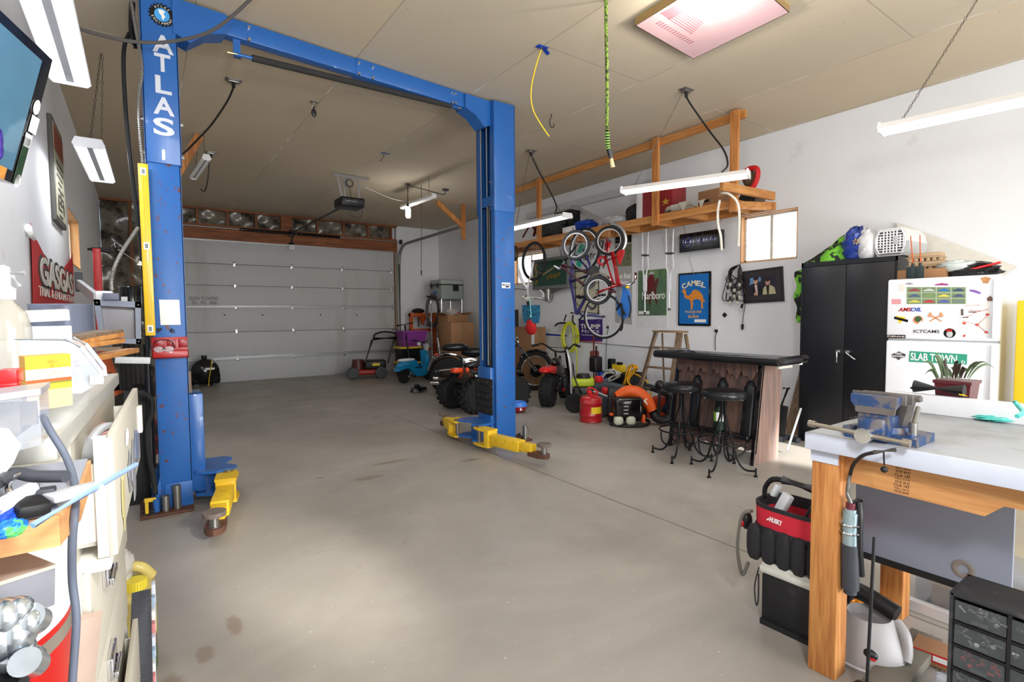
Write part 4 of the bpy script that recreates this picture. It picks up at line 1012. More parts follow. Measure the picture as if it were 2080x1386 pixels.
# ---------------------------------------------------------------- home bar
t=thing('home_bar','dark wood home bar with black padded top and three padded panels','bar counter',(4.8,3.0,0))
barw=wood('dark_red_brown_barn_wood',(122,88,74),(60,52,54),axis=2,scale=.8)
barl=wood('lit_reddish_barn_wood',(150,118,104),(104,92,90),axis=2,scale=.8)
bx0,bx1,by0,by1=4.52,4.66,2.58,3.52
bz=.95
def fxx(z):return bx0+(bx1-bx0)*z/bz
# front skirt with scalloped bottom
mb=MB();n_=40
pts=[]
for i in range(n_+1):
    u=i/n_;zz=.10+.035*abs(math.sin(u*PI*4))+.015*math.sin(u*PI*16)
    pts.append((fxx(zz)+.02,by0+(by1-by0)*u,zz))
mb.prism(pts+[(bx1+.02,by1,bz),(bx1+.02,by0,bz)],(.02,0,0));mb.done('front_panel',barw,t)
for y,nm in ((by0,'end_panel'),(by1-.02,'end_panel')):
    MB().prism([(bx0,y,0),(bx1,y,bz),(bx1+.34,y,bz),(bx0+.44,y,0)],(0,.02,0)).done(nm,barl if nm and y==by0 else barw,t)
MB().prism([(bx0-.006,by0-.003,0),(bx1-.006,by0-.003,bz),(bx1+.006,by0-.003,bz),(bx0+.008,by0-.003,0)],(0,.03,0)).done('edge_trim',gloss,t);MB().prism([(bx0-.006,by1-.03,0),(bx1-.006,by1-.03,bz),(bx1+.02,by1-.03,bz),(bx0+.02,by1-.03,0)],(0,.03,0)).done('edge_trim',gloss,t)
MB().box(4.47,4.60,by0+.04,by1-.04,.235,.27,b=.006).done('foot_ledge',gloss,t)
# carved valance under the top
mb=MB();pts=[]
for i in range(61):
    u=i/60;s_=(u*6)%1
    zz=bz-.10-.07*(1-abs(2*s_-1))**.7+.02*math.sin(s_*2*PI*2)
    pts.append((bx1-.012,by0+.03+(by1-by0-.06)*u,zz))
mb.prism([(x-.035,y,z)for x,y,z in pts]+[(bx1-.047,by1-.03,bz),(bx1-.047,by0+.03,bz)],(.02,0,0));mb.done('valance',barw,t)
for (px,yt,yb_)in ((1408,750,850),(1460,754,865),(1516,758,872)):
    p=at(px,800,X=4.56);y=p.y;hw=.052;z1=.77;z0=.21
    mb=MB()
    outline=[(-hw*.55,z0),(hw*.55,z0),(hw*.6,z0+.03),(hw,z0+.04),(hw,z1-.06),(hw*.6,z1-.04),(hw*.45,z1-.01),(0,z1),(-hw*.45,z1-.01),(-hw*.6,z1-.04),(-hw,z1-.06),(-hw,z0+.04),(-hw*.6,z0+.03)]
    N=len(outline);lay=[]
    for k,(sc,off)in enumerate(((1,.018),(1,-.005),(.86,-.022),(.5,-.03))):
        for a,z in outline:
            zc=(z0+z1)/2;z_=zc+(z-zc)*(1-(1-sc)*.12);lay.append((fxx(z_)+off,y+a*sc,z_))
    mb._add(lay,[tuple(range(3*N,4*N))]+[(k*N+i,k*N+(i+1)%N,(k+1)*N+(i+1)%N,(k+1)*N+i)for k in range(3)for i in range(N)])
    mb.done('padded_panel',vinyl,t)
# top slab with rolled edge
top=MB().box(4.37,4.87,2.30,3.53,.955,1.0,b=.01).done('counter_top',mat('bar_top_laminate',(52,52,56),.25),t)
mb=MB();z=.985;r=.038
path=[(4.86,2.30,z),(4.42,2.28,z),(4.37,2.30,z),(4.35,2.36,z),(4.35,3.47,z),(4.37,3.53,z),(4.45,3.55,z),(4.86,3.55,z)]
mb.tube(path,r,12,4);mb.done('padded_edge',vinyl,t)
MB().box(4.8,4.86,2.32,3.5,.93,.955).box(4.6,4.84,2.40,2.42,.9,.955).done('top_support',mat('bar_light_panel',(214,214,206),.6),t)
bag('folded_cloth',(4.55,3.36,1.012),(.07,.14,.012),gloss,'flat black cloth on the left end of the bar top','cloth',4,flat=False)
# ---------------------------------------------------------------- bar stools
iron=mat('wrought_iron',(30,30,32),.4,.6)
def stool(c,label,rz):
    F=TM(c[0],c[1],0,rz)
    t=thing('bar_stool',label,'stool',M=F,group='round black bar stools')
    Z=.72
    MB(F).lathe([(0,Z+.012),(.12,Z+.01),(.17,Z),(.185,Z-.02),(.187,Z-.04),(.18,Z-.062),(.165,Z-.07),(0,Z-.07)],n=40).done('seat',vinyl,t)
    MB(F).torus((0,0,Z-.065),(0,0,1),.178,.006,40,6).done('seat_piping',gloss,t)
    for k in range(4):
        a=k*PI/2;mb=MB(F);u=V((math.cos(a),math.sin(a),0))
        L_=[u*.035+V((0,0,Z-.07)),u*.02+V((0,0,.62)),u*.025+V((0,0,.50)),u*.07+V((0,0,.33)),u*.1+V((0,0,.22)),u*.14+V((0,0,.10)),u*.20+V((0,0,.045)),u*.29+V((0,0,.05)),u*.29+V((0,0,.05))]
        mb.tube(L_[:-1],.009,8);mb.cyl(u*.285+V((0,0,.075)),u*.285+V((0,0,.012)),.008,n=8).cyl(u*.285+V((0,0,.014)),u*.285,.016,n=12)
        lg=mb.done('leg',iron,t)
    for k in range(4):
        a=k*PI/2+PI/4;mb=MB(F);u=V((math.cos(a),math.sin(a),0))
        mb.tube([u*.035+V((0,0,.30)),u*.05+V((0,0,.16)),u*.13+V((0,0,.12)),u*.2+V((0,0,.17)),u*.215+V((0,0,.26))],.008,8).torus(u*.06+V((0,0,.27)),V((-u.y,u.x,0)),.032,.006,16,6)
        mb.done('scroll',iron,t)
    MB(F).torus((0,0,.27),(0,0,1),.21,.009,44,8).torus((0,0,.30),(0,0,1),.045,.007,20,6).done('foot_ring',iron,t)
    return t
c1=at(1388,783,Z=.69)+V((-.09,-.05,0));c2_=at(1470,796,Z=.69)+V((-.1,-.06,0))
stool((c1.x,c1.y),'left one of two round black vinyl bar stools at the home bar',.35)
stool((c2_.x,c2_.y),'right one of two round black bar stools at the home bar',.2)
# propane bottle
p=at(1447,869,X=4.42)
t=thing('propane_bottle','small green propane bottle standing on the bar foot ledge behind the right stool','gas bottle',(4.40,p.y,.0))
zb=.0
p=at(1447,840,X=4.4)
MB().lathe([(.03,.272),(.045,.28),(.048,.30),(.048,.43),(.04,.465),(.02,.485),(.014,.50),(0,.5)],(4.51,p.y,0),n=24).done('cylinder',mat('dark_green_steel',(22,52,40),.35,coat=.3),t)
MB().lathe([(.0487,.365),(.0487,.45)],(4.51,p.y,0),n=24).done('label_band',mat('lime_label',(130,190,60),.5),t)
mb=MB();mb.torus((4.51,p.y,0.41),(0,0,1),.047,.0035,10,6,sq=14,a0=PI*.9,a1=PI*1.5);mb.done('white_label',whitep,t)
# step ladder
t=thing('step_ladder','weathered wooden step ladder standing behind the left end of the bar','ladder',(6.0,4.9,0))
LX=5.85
tl,tr_=at(1334,672,X=LX),at(1389,672,X=LX)
zt=tl.z
bl_,br2=at(1315,775,X=LX-.1),at(1380,775,X=LX-.1)
def ext(p,q,z):k=(z-p.z)/(q.z-p.z);return p.lerp(q,k)
LF,RF=ext(tl,bl_,0),ext(tr_,br2,0)
for a,b_,s in ((tl,LF,-1),(tr_,RF,1)):
    mb=MB();b_=V((LX-.35,b_.y,0));a=V((LX-.05,a.y+s*.03,zt-.02));beamp(mb,a,b_,.085,.03);mb.done('front_rail',oldwood,t)
    mb=MB();beamp(mb,V((LX+.08,a.y,zt-.04)),V((LX+.35,b_.y,0)),.02,.045);mb.done('rear_rail',oldwood,t)
MB().box(LX-.1,LX+.1,tr_.y+.0,tl.y+.0,zt-.02,zt+.005,b=.004).done('top_step',wood('worn_ladder_top',(160,128,92),(110,84,60),axis=1),t)
for z in (.95,.68,.40,.15):
    k=1-z/zt;y0=tr_.y+(RF.y-tr_.y)*k;y1=tl.y+(LF.y-tl.y)*k;x=LX-.05-.3*k
    MB().box(x-.04,x+.05,y0+.03,y1-.01,z-.02,z,b=.003).done('step',oldwood,t)
# boards and scraper behind the bar
MB().prism([at(1592,880,X=5.9),at(1628,735,X=6.15),at(1640,735,X=6.15),at(1632,885,X=5.9)],(.03,0,0)).done('plank',oldwood,None,'rough brown plank leaning between the bar and the black cabinet','plank')
t=thing('snow_brush','grey handled brush leaning by the bar end near the black cabinet','brush',(5.5,2.7,0))
MB().tube([at(1627,830,X=5.45),V((5.2,at(1600,890,X=5.2).y,.03))],.011,8,smooth=False).done('pole',lgrey,t)
MB().tube([at(1585,893,Z=.03),at(1600,888,Z=.03),at(1622,895,Z=.03)],.03,8).done('head',dgrey,t)
t=thing('black_shovel','black shovel standing behind the right end of the bar','shovel',(5.6,3.1,0))
MB().tube([at(1600,790,X=5.75),at(1585,830,X=5.7)],.014,8,smooth=False).tube([at(1591,789,X=5.75),at(1604,789,X=5.75)],.012,8,smooth=False).done('handle',black,t)
MB().obox(V((5.65,at(1582,850,X=5.65).y,.2)),(.03,.16,.4),Euler((.1,0,0)).to_matrix(),b=.012).done('blade',black,t)
# ================================================================ WORKBENCH AT RIGHT FOREGROUND
BX0,BX1,BY1,BZ=2.06,2.88,.965,.945
t=wb=thing('workbench','timber workbench with a grey painted top and bare 4x4 legs','workbench',(2.45,.3,0))
MB().box(BX0,BX1,-.75,BY1,BZ-.02,BZ,b=.003).done('bench_top',mat('grey_painted_top',(176,180,184),.5,var=.04,scale=4,dirt=(140,134,124),dscale=5,dlo=.5,dhi=.8),t)
pw=mat('pale_blue_white_paint',(206,212,226),.55,var=.03,dirt=(170,150,130),dscale=30,dlo=.68,dhi=.72)
MB().box(BX0-.004,BX0+.04,-.75,BY1+.004,BZ-.065,BZ-.001,b=.004).box(BX0,BX1,BY1-.038,BY1+.002,BZ-.065,BZ-.02).done('edge_board',pw,t)
legw=wood('fir_post',(214,152,84),(164,96,44),axis=2,scale=1.3)
MB().box(BX0+.04,BX0+.13,BY1-.105,BY1-.005,0,BZ-.065,b=.003).done('leg',legw,t)
MB().box(BX1-.12,BX1-.03,BY1-.105,BY1-.015,0,BZ-.065,b=.003).done('leg',legw,t)
MB().box(BX0+.035,BX0+.041,BY1-.1,BY1-.002,BZ-.13+.015,BZ-.065).done('paint_drip',pw,t)
ax=BX0+.085
pts=[(y,z)for y,z in ((BY1-.1,BZ-.066),(-.75,BZ-.066),(-.75,.80),(.415,.80),(.46,.755),(BY1-.1,.765))]
ap=MB().prism([(ax,y,z)for y,z in pts],(.038,0,0)).done('apron',wood('apron_lumber',(222,166,104),(190,128,72),axis=1),t)
mb=MB()
stamp=at(1838,950,X=ax)
for i,z in enumerate((.862,.825,.79)):
    yy=at(1835-i,950,X=ax).y
    mb.text('CLA 147',(ax-.0005,yy,z+.004),WY,WZ,.011,.046,off=.01,ext=.0006);mb.text('MILL S-P-F',(ax-.0005,yy,z-.0085),WY,WZ,.006,.043,ext=.0006);mb.text('STUD 60-47',(ax-.0005,yy,z-.019),WY,WZ,.008,.043,off=.01,ext=.0006)
mb.done('grade_stamp',mat('stamp_ink',(92,66,50),.8),ap)
MB().box(BX1-.03,BX1,-.75,.97,BZ,BZ+.085,b=.004).done('back_board',white,t)
# grey sheet metal panel hanging under the bench
gp=MB().box(2.5,2.515,.455,.96,.37,BZ-.07,b=.003).done('side_panel',mat('slate_grey_sheet',(140,146,160),.45,var=.03,scale=2),t)
c_=at(1956,1157,X=2.499)
MB().torus(c_,(1,0,0),.026,.01,32,6,sq=.3).done('washer',mat('tan_ring',(128,118,110),.6),gp)
MB().box(2.495,2.52,.45,.965,.345,.37).done('panel_rail',black,t)
# bench vise
F=TM(2.19,.745,BZ,0)   # local: -x towards viewer
vb=mat('worn_blue_vise_paint',(46,72,116),.4,.2,var=.1,scale=20,dirt=(106,100,100),dscale=14,dlo=.48,dhi=.56)
vg=mat('greasy_cast_steel',(104,98,94),.5,.6,var=.2,scale=25,dirt=(82,60,48),dscale=20)
t=thing('bench_vise','blue bench vise with worn steel jaws on the workbench corner','vise',M=F)
MB(F).prism([(-.10,-.12,.001),(-.10,.10,.001),(-.04,.13,.001),(.06,.11,.001),(.10,0,.001),(.07,-.12,.001)],(0,0,.028)).cyl((0,0,.02),(0,0,.05),.085,.075,n=24).cyl((-.06,-.09,.028),(-.06,-.09,.04),.012,n=6).cyl((-.06,.085,.028),(-.06,.085,.04),.012,n=6).done('swivel_base',vb,t)
MB(F).prism([(.0,-.045,.045),(.0,-.06,.13),(-.0,-.075,.155),(.0,.075,.155),(.0,.06,.13),(0,.045,.045)],(.08,0,0)).box(-.01,.1,-.05,.05,.12,.15,b=.006).done('fixed_jaw',vg,t)
MB(F).prism([(-.13,-.045,.012),(-.13,.045,.012),(-.13,.045,.105),(-.13,.07,.14),(-.13,.07,.165),(-.13,-.07,.165),(-.13,-.07,.14),(-.13,-.045,.105)],(.045,0,0)).box(-.15,0,-.04,.04,.03,.09,b=.01).done('moving_jaw',vb,t)
MB(F).prism([(-.128,-.066,.105),(-.10,-.066,.163),(-.10,.066,.163),(-.128,.05,.105)],(-.012,0,0)).done('jaw_slope',vg,t)
MB(F).box(-.088,-.076,-.082,.082,.135,.172,b=.002).box(-.012,.0,-.078,.078,.13,.165,b=.002).box(.07,.1,-.075,-.02,.13,.15,b=.004).done('jaw_plate',vg,t)
MB(F).cyl((-.13,0,.036),(-.21,0,.036),.022,.026,n=20).done('screw_head',chrome,t)
MB(F).cyl((-.19,-.12,.032),(-.19,.17,.046),.0075,n=10).cyl((-.19,-.13,.0315),(-.19,-.108,.0325),.013,n=12).cyl((-.19,.16,.0455),(-.19,.183,.0465),.013,n=12).done('handle_bar',mat('brassy_steel',(176,168,156),.3,.9),t)
MB(F).cyl((-.04,-.09,.03),(-.04,-.09,.075),.013,n=12).cyl((-.04,-.09,.06),(.02,-.085,.12),.008,n=8).done('swivel_lock',steel,t)
# small things on the bench
MB().tube([at(1724,850,Z=BZ+.006),at(1740,847,Z=BZ+.006)],.004,8,smooth=False).done('pen',black,None,'black pen lying behind the vise on the workbench','pen')
# potted plant and knife roll stand on a shelf board behind the bench
p0,p1=at(1898,773,X=2.84),at(1972,775,X=2.84)
t=thing('potted_plant','spiky green potted plant in a dark red trough behind the workbench','plant',(2.97,(p0.y+p1.y)/2,.95))
ya,yb2=at(1972,780,X=2.93).y,at(1897,780,X=2.93).y
zt=at(1930,775,X=2.93).z
MB().box(2.90,3.4,-.5,.98,.90,.95,b=.004).done('plywood_shelf',mat('white_shelf_board',(226,226,226),.5),None,'white painted ledge behind the workbench holding the plant','shelf')
mb=MB();mb._add([(2.94,ya+.01,.951),(3.05,ya+.01,.951),(3.05,yb2-.01,.951),(2.94,yb2-.01,.951),(2.93,ya,zt),(3.07,ya,zt),(3.07,yb2,zt),(2.93,yb2,zt)],[(0,3,2,1),(0,1,5,4),(1,2,6,5),(2,3,7,6),(3,0,4,7)])
mb.box(2.925,3.075,ya-.004,yb2+.004,zt-.012,zt+.002);mb.done('trough',mat('dark_maroon_plastic',(92,34,40),.35),t)
rnd=random.Random(3)
lv1=mat('plant_leaf_green',(92,112,78),.5,var=.25,scale=14);lv2=mat('plant_leaf_dark',(84,70,62),.5,var=.2)
def leaf(base,tip,w_,sag,mb):
    b_,t_=V(base),V(tip);L_=(t_-b_).length;pts=[]
    for i in range(9):
        u=i/8;p=b_.lerp(t_,u)+V((0,0,sag*4*u*(1-u)));pts.append((p,w_*math.sin(PI*min(.97,u*.92+.08))**.7))
    d=(t_-b_);s=d.cross(V((-1,0,.2))).normalized();vs=[]
    for p,ww in pts:vs+=[p+s*ww,p+V((-.002,0,-.002)),p-s*ww,p+V((.0025,0,.0))]
    mb._add(vs,[(4*i+k,4*i+(k+1)%4,4*i+4+(k+1)%4,4*i+4+k)for i in range(8)for k in range(4)])
mids=(ya+yb2)/2;W_=(yb2-ya)/2
def plantleaf(bx,by,tx_,ty_,w_=.006,sag=.02,dark=False):
    b_=at(bx,by,X=3.0);t_=at(tx_,ty_,X=2.96+rnd.uniform(-.04,.1));mb=MB();leaf(b_,t_,w_,sag,mb);mb.done('leaf',lv2 if dark else lv1,t)
for a in ((1905,768,1875,735,.006,.03),(1908,768,1878,762,.007,.03),(1915,768,1897,722,.006,.03),(1918,765,1920,728,.007,.01,True),(1925,768,1910,745,.008,.02),(1935,768,1948,736,.007,.03,True),(1940,768,1952,738,.009,.01,True),
          (1950,768,1945,745,.006,.02),(1960,768,1985,745,.006,.03),(1965,768,2005,738,.005,.03),(1968,770,2022,750,.005,.04),(1958,768,1990,735,.006,.02,True),(1930,768,1905,735,.006,.03),(1922,768,1900,716,.005,.02),(1945,768,1930,748,.008,.02),(1952,768,1960,748,.008,.02,True),(1912,768,1925,745,.008,.02),(1935,768,1915,755,.009,.02),(1948,768,1968,752,.009,.02),(1903,770,1890,755,.008,.02)):
    plantleaf(*a)
MB().box(2.945,3.045,ya+.02,yb2-.02,zt-.03,zt-.008).done('soil',mat('potting_soil',(52,44,36),.95,var=.4,scale=60,bump=1),t)
r0,r1=at(1856,790,X=2.86),at(1958,800,X=2.86)
t=thing('tool_roll','black rolled pouch with a yellow corner lying in front of the potted plant','pouch',(2.865,(r0.y+r1.y)/2,BZ+.086))
zc=BZ+.086+.03
mb=MB();mb.tube([(2.865,r0.y,zc),(2.865,r1.y,zc-.002)],lambda q:.028,14,smooth=False).tube([(2.865,r0.y,zc+.005),(2.86,r0.y+.012,zc-.012)],.005,6,smooth=False);mb.done('roll',mat('black_canvas',(38,38,42),.7),t)
MB().prism([(2.843,r1.y-.018,zc-.02),(2.843,r1.y+.02,zc-.002),(2.843,r1.y+.01,zc-.018)],(-.003,0,0)).done('yellow_corner',yelp,t)
# blue-green gloves / bag and red thing at the right edge
bag('teal_plastic_bag',at(2020,849,Z=BZ+.012),(.055,.075,.014),mat('teal_bag',(90,200,190),.35,bump=.5),'flat turquoise plastic bag lying on the workbench top','bag',6)
MB().tube([at(2060,815,X=2.6),at(2068,825,X=2.6),at(2078,838,X=2.55),at(2066,846,X=2.5)],.008,6).done('teal_strap',mat('teal_bag',(0,0,0)),None,'twisted turquoise strap on the workbench beside the turquoise bag','strap')
# grease gun clipped to the leg
F2=Matrix.Identity(4)
gx=BX0+.10;gy=BY1-.135
t=thing('grease_gun','grease gun with a silver barrel hung on the bench leg','grease gun',(gx,gy,.30))
gA=at(1728,1040,Y=gy);gB=at(1727,1105,Y=gy);gC=at(1727,1195,Y=gy)
MB().cyl(gA,gB,.027,n=20).cyl(gA,gA+V((0,0,.012)),.022,n=16).done('barrel',mat('zinc_barrel',(168,190,196),.3,.6),t)
MB().cyl(gB,gC,.029,n=20).cyl(gC,gC-V((0,0,.02)),.022,n=16).done('grip_sleeve',dgrey,t)
MB().cyl(gA+V((0,0,.01)),gA+V((0,0,.035)),.016,n=14).done('head',mat('red_grease_metal',(120,60,70),.35,.5),t)
lvp=[at(1745,1015,Y=gy-.02),at(1747,1050,Y=gy-.03),at(1746,1110,Y=gy-.03),at(1750,1170,Y=gy-.03)]
MB().tube(lvp,.011,8).tube([gA+V((0,0,.02)),at(1736,1020,Y=gy-.01),lvp[0]],.007,6).done('lever',black,t)
sp=[gA+V((0,0,.03)),at(1722,1000,Y=gy),at(1726,965,Y=gy)]
P_=smoothpath(sp,12);mb=MB();mb.tube(P_,.006,8,smooth=False)
for i in range(0,len(P_)-1):mb.torus(P_[i],P_[i+1]-P_[i],.0065,.002,10,5)
mb.done('spring_guard',steel,t)
MB().tube([at(1726,968,Y=gy),at(1733,945,Y=gy-.02),at(1752,926,Y=gy-.07),at(1778,919,Y=gy-.13)],.0065,8).done('hose',black,t)
MB().tube([at(1776,919,Y=gy-.13),at(1818,914,Y=gy-.17)],.0075,10,smooth=False).done('coupler',steel,t)
MB().tube([at(1795,918,Y=gy-.15),at(1796,945,Y=gy-.15)],.0025,6,smooth=False).ball(at(1796,954,Y=gy-.15),.011,14).done('rubber_cap',black,t)
# wire holder
MB().box(gx-.04,gx+.045,gy+.02,gy+.03,.60,.63).torus((gA.x,gy,.615),(0,0,1),.031,.004,20,6).torus((gA.x,gy,.585),(0,0,1),.031,.004,20,6).done('holder_clip',chrome,t)
# things under the bench -------------------------------------------------
t=thing('plastic_drawer_cabinet','small parts cabinet with clear drawers of hardware in front of the bench','drawer organizer',(1.93,.33,0))
OX,OY1,OZ=1.86,.468,.60
MB().box(OX+.003,OX+.17,-.05,OY1,OZ-.012,OZ,b=.003).box(OX+.003,OX+.17,OY1-.008,OY1,.15,OZ).box(OX+.16,OX+.17,-.05,OY1,.15,OZ).done('frame',mat('dusty_black_plastic',(44,46,50),.6,var=.1,dirt=(90,86,78),dscale=10),t)
mb=MB(); 
dw=.118;rows=6;hh=.062
for c2 in range(4):
    y1=OY1-.01-c2*dw
    MB().box(OX+.1,OX+.15,y1-dw,y1,.15,OZ-.01).box(OX,OX+.15,y1-dw-.004,y1-dw+.004,.15,OZ-.01).done('divider',black,t)
    for r in range(rows):
        z1=OZ-.016-r*(hh+.006)
        MB().box(OX-.001,OX+.15,y1-dw+.004,y1,z1-hh-.006,z1-hh-.001).done('shelf_strip',black,t)
        d=MB().box(OX+.002,OX+.006,y1-dw+.006,y1-.003,z1-hh+.002,z1-.004,b=.001).box(OX-.008,OX+.002,y1-dw*.65,y1-dw*.35,z1-hh+.012,z1-hh+.018).done('drawer',mat('clear_drawer_front',(120,126,128),.12,alpha=.22),t)
        rr=random.Random(c2*10+r);mb=MB()
        for k in range(16):
            p=V((OX+.012+rr.random()*.05,y1-.01-rr.random()*(dw-.03),z1-hh+.008+rr.random()*.02));q=p+V((rr.uniform(-.01,.01),rr.uniform(-.016,.016),rr.uniform(-.006,.012)))
            mb.cyl(p,q,.003,n=6);mb.cyl(q,q+(q-p)*.15,.006,n=6)
        mb.done('screws',[steel,mat('brass_hardware',(190,160,90),.3,.9),red][2 if r==2 and c2==0 else rr.choice((0,0,1))],t)
# drawer cabinet stands on a low grey board
MB().box(OX-.03,OX+.22,-.1,OY1+.02,.0,.149,b=.004).done('storage_box',mat('dull_grey_box',(96,96,92),.8),None,'grey box under the small parts cabinet in front of the bench','box')
# halide reflector / canister lamp (grey plastic canister with black hose)
c_=at(1752,1345,Z=0);c_=V((2.37,.85,0))
t=thing('canister_vacuum','grey canister vacuum with a black floor nozzle under the workbench','vacuum cleaner',(2.40,.86,0))
vm=mat('warm_grey_plastic',(150,146,144),.45,var=.03)
MB().lathe([(.145,0),(.15,.012),(.145,.03),(.135,.07),(.11,.12),(.082,.175),(.076,.18),(.072,.17),(.068,.14),(0,.135)],c_,n=36).done('canister',vm,t)
MB().lathe([(.148,.012),(.153,.016),(.148,.022)],c_,n=36).done('base_rim',lgrey,t)
MB().tube([c_+V((-.02,-.13,.05)),c_+V((.0,-.13,.09)),c_+V((.02,-.115,.14)),c_+V((.04,-.08,.165))],.022,10).done('ribbed_handle',vm,t)
MB().ball(c_+V((-.112,-.045,.075)),(.018,.03,.022),14).done('switch_recess',black,t)
MB().ball(c_+V((-.126,-.06,.068)),(.006,.014,.005),10).done('red_switch',redp,t)
MB().tube([c_+V((.08,.12,.22)),c_+V((.06,.03,.22)),c_+V((.05,-.08,.195))],.034,12).box(c_.x+.04,c_.x+.12,c_.y+.09,c_.y+.16,.16,.26,b=.01).done('floor_nozzle',black,t)
# black rod leaning with a strap at its foot
t=thing('long_black_rod','black steel rod standing upright with a strap at its foot before the bench','rod',(2.1,.75,0))
r0=at(1776,1092,Y=.74);r1=at(1760,1375,Y=.72);r1=V((r1.x,r1.y,.02))
MB().cyl(r0,r1,.0055,n=10).done('rod',black,t)
MB().tube([r1+V((0,0,.09)),r1+V((-.02,.02,.05)),r1+V((-.03,.0,.012)),r1+V((0,-.03,.012))],.008,7).tube([r1+V((0,0,.09)),r1+V((.03,-.02,.06)),r1+V((.02,-.03,.012))],.008,7).done('strap',lgrey,t)
MB().ball(r1+V((-.035,.03,.0)),(.03,.03,.014),12).ball(r1+V((.0,.02,.075)),(.025,.02,.02),12).done('black_cloth_tie',black,t)
# amber bag, box of parts, plastic bags, scrap timber
bag('amber_plastic_bag',(2.62,1.02,.06),(.07,.06,.07),mat('amber_wrap',(214,130,30),.2,bump=.7,trans=.2),'crinkled amber plastic bag behind the workbench leg','bag',15)
p=at(1868,1240,Z=.0)
t=thing('parts_box','red and white small parts box under the grey bench panel','box',(2.55,.66,0))
q0,q1=at(1882,1220,X=2.55),at(1940,1255,X=2.55)
F3=TM(2.56,.66,0,.12)
MB(F3).box(-.06,.06,-.09,.09,.0,.055,b=.003).done('box',card,t)
MB(F3).box(-.0615,-.06,-.09,.09,.02,.055).done('red_label',redp,t)
MB(F3).box(-.0625,-.0615,.03,.075,.028,.048).box(-.0625,-.0615,-.04,.02,.028,.048).done('white_label',whitep,t)
bag('clear_bubble_bag',(2.28,.52,.04),(.11,.12,.05),mat('frosted_plastic_film',(190,194,204),.2,alpha=.6,bump=.6),'clear plastic bag on the floor left of the small parts cabinet','bag',21)
_p,_q=at(1790,1400,Z=.03),at(1880,1300,Z=.03);_d=_q-_p
MB().obox((_p+_q)/2,(.11,_d.length+.04,.04),Matrix.Rotation(math.atan2(_d.y,_d.x)-PI/2,3,'Z'),b=.003).done('timber_offcut',mat('dusty_grey_timber',(104,98,86),.8),None,'dusty grey timber length lying in front of the workbench','plank')
MB().box(2.9,2.94,-.2,.95,0,.05,b=.003).done('white_strip',white,None,'white strip of trim lying on the floor at the back of the bench','trim piece')
t=thing('storage_tote','clear plastic tote of parts under the back of the workbench','tote',(3.05,.4,0))
MB().box(2.96,3.3,-.1,.88,.0,.26,b=.02).done('tub',mat('clear_tote_plastic',(176,190,206),.2,alpha=.45),t)
MB().box(3.0,3.26,-.05,.82,.02,.12).obox((3.0,.6,.16),(.06,.4,.02),Euler((.1,0,.1)).to_matrix()).done('contents',card2,t)
rr=random.Random(5);mb=MB()
for k in range(70):
    x,y=rr.uniform(2.3,2.75),rr.uniform(.5,.95);a=rr.uniform(0,6.3);l_=rr.uniform(.01,.03)
    mb.cyl((x,y,.004),(x+l_*math.cos(a),y+l_*math.sin(a),.005),.0025,n=5)
o=mb.done('screws_and_scraps',steel,None,'loose screws and scraps scattered on the floor under the bench','hardware');o['kind']='stuff'
# tool bag on a cooler beside the bench
t=thing('plastic_cooler','black cooler with a white lid on the floor beside the workbench leg','cooler',(2.335,1.13,0))
cx0,cx1,cy0,cy1,cz=2.26,2.52,1.06,1.46,.37
F4=TM(2.365,1.095,0,.03)@Matrix.Scale(.82,4,(0,1,0))
MB(F4).box(-.12,.12,-.17,.17,.0,.235,b=.012).box(-.128,-.11,-.15,.17,.0,.025).done('body',mat('scuffed_black_plastic',(28,29,32),.5,var=.15,dirt=(60,58,56),dscale=16,dlo=.6,dhi=.75),t)
MB(F4).box(-.13,.13,-.18,.18,.235,.27,b=.012).box(-.12,.12,-.17,.17,.265,.285,b=.008).done('lid',mat('grubby_white_plastic',(206,206,198),.5,dirt=(150,144,130),dscale=10),t)
MB(F4).tube([(-.12,.185,.25),(-.13,.20,.16),(-.13,.19,.08),(-.12,.185,.1),(-.12,.185,.22)],.004,6).done('handle_cord',dsteel,t)
# red and black tool bag
F5=TM(2.375,1.14,.287,.0)@Matrix.Scale(.78,4,(0,1,0))
t=thing('tool_bag','red and black open tool bag full of tools on the cooler','tool bag',M=F5)
def ringp(z,k,kx=1):
    return [((.12+0*z)*k*kx*math.copysign(abs(math.cos(a))**.6,math.cos(a)),.21*k*math.copysign(abs(math.sin(a))**.6,math.sin(a)),z)for a in [2*PI*i/32 for i in range(32)]]
def shell(lays,m_,nm,cap=True):
    mb=MB(F5);vs=sum(lays,[]);n=32
    fs=[(i*n+j,i*n+(j+1)%n,(i+1)*n+(j+1)%n,(i+1)*n+j)for i in range(len(lays)-1)for j in range(n)]
    if cap:fs.append(tuple(range(n))[::-1])
    mb._add(vs,fs);return mb.done(nm,m_,t)
blkf=mat('black_nylon',(34,34,38),.75,var=.12,scale=50,bump=.3)
shell([ringp(0,.98),ringp(.02,1.04),ringp(.14,1.03),ringp(.15,1.0)],blkf,'pocket_band')
redf=mat('red_nylon',(196,34,54),.7,var=.06,scale=40)
rb=shell([ringp(.10,.985),ringp(.18,1.0),ringp(.235,1.01),ringp(.235,.97),ringp(.16,.95)],redf,'red_band')
shell([ringp(.232,1.015),ringp(.25,1.02),ringp(.25,.96),ringp(.2,.94)],blkf,'rim',cap=False)
for i in range(5):
    y=-.17+i*.085;MB(F5).ball((-.122,y,.07),(.02,.045,.085),14,pw=.7).done('pocket',blkf,t)
MB(F5).tube([(0,.2,.24),(0,.19,.30),(0,.12,.345),(0,-.1,.335),(0,-.18,.30),(0,-.2,.24)],.013,10).done('handle',black,t)
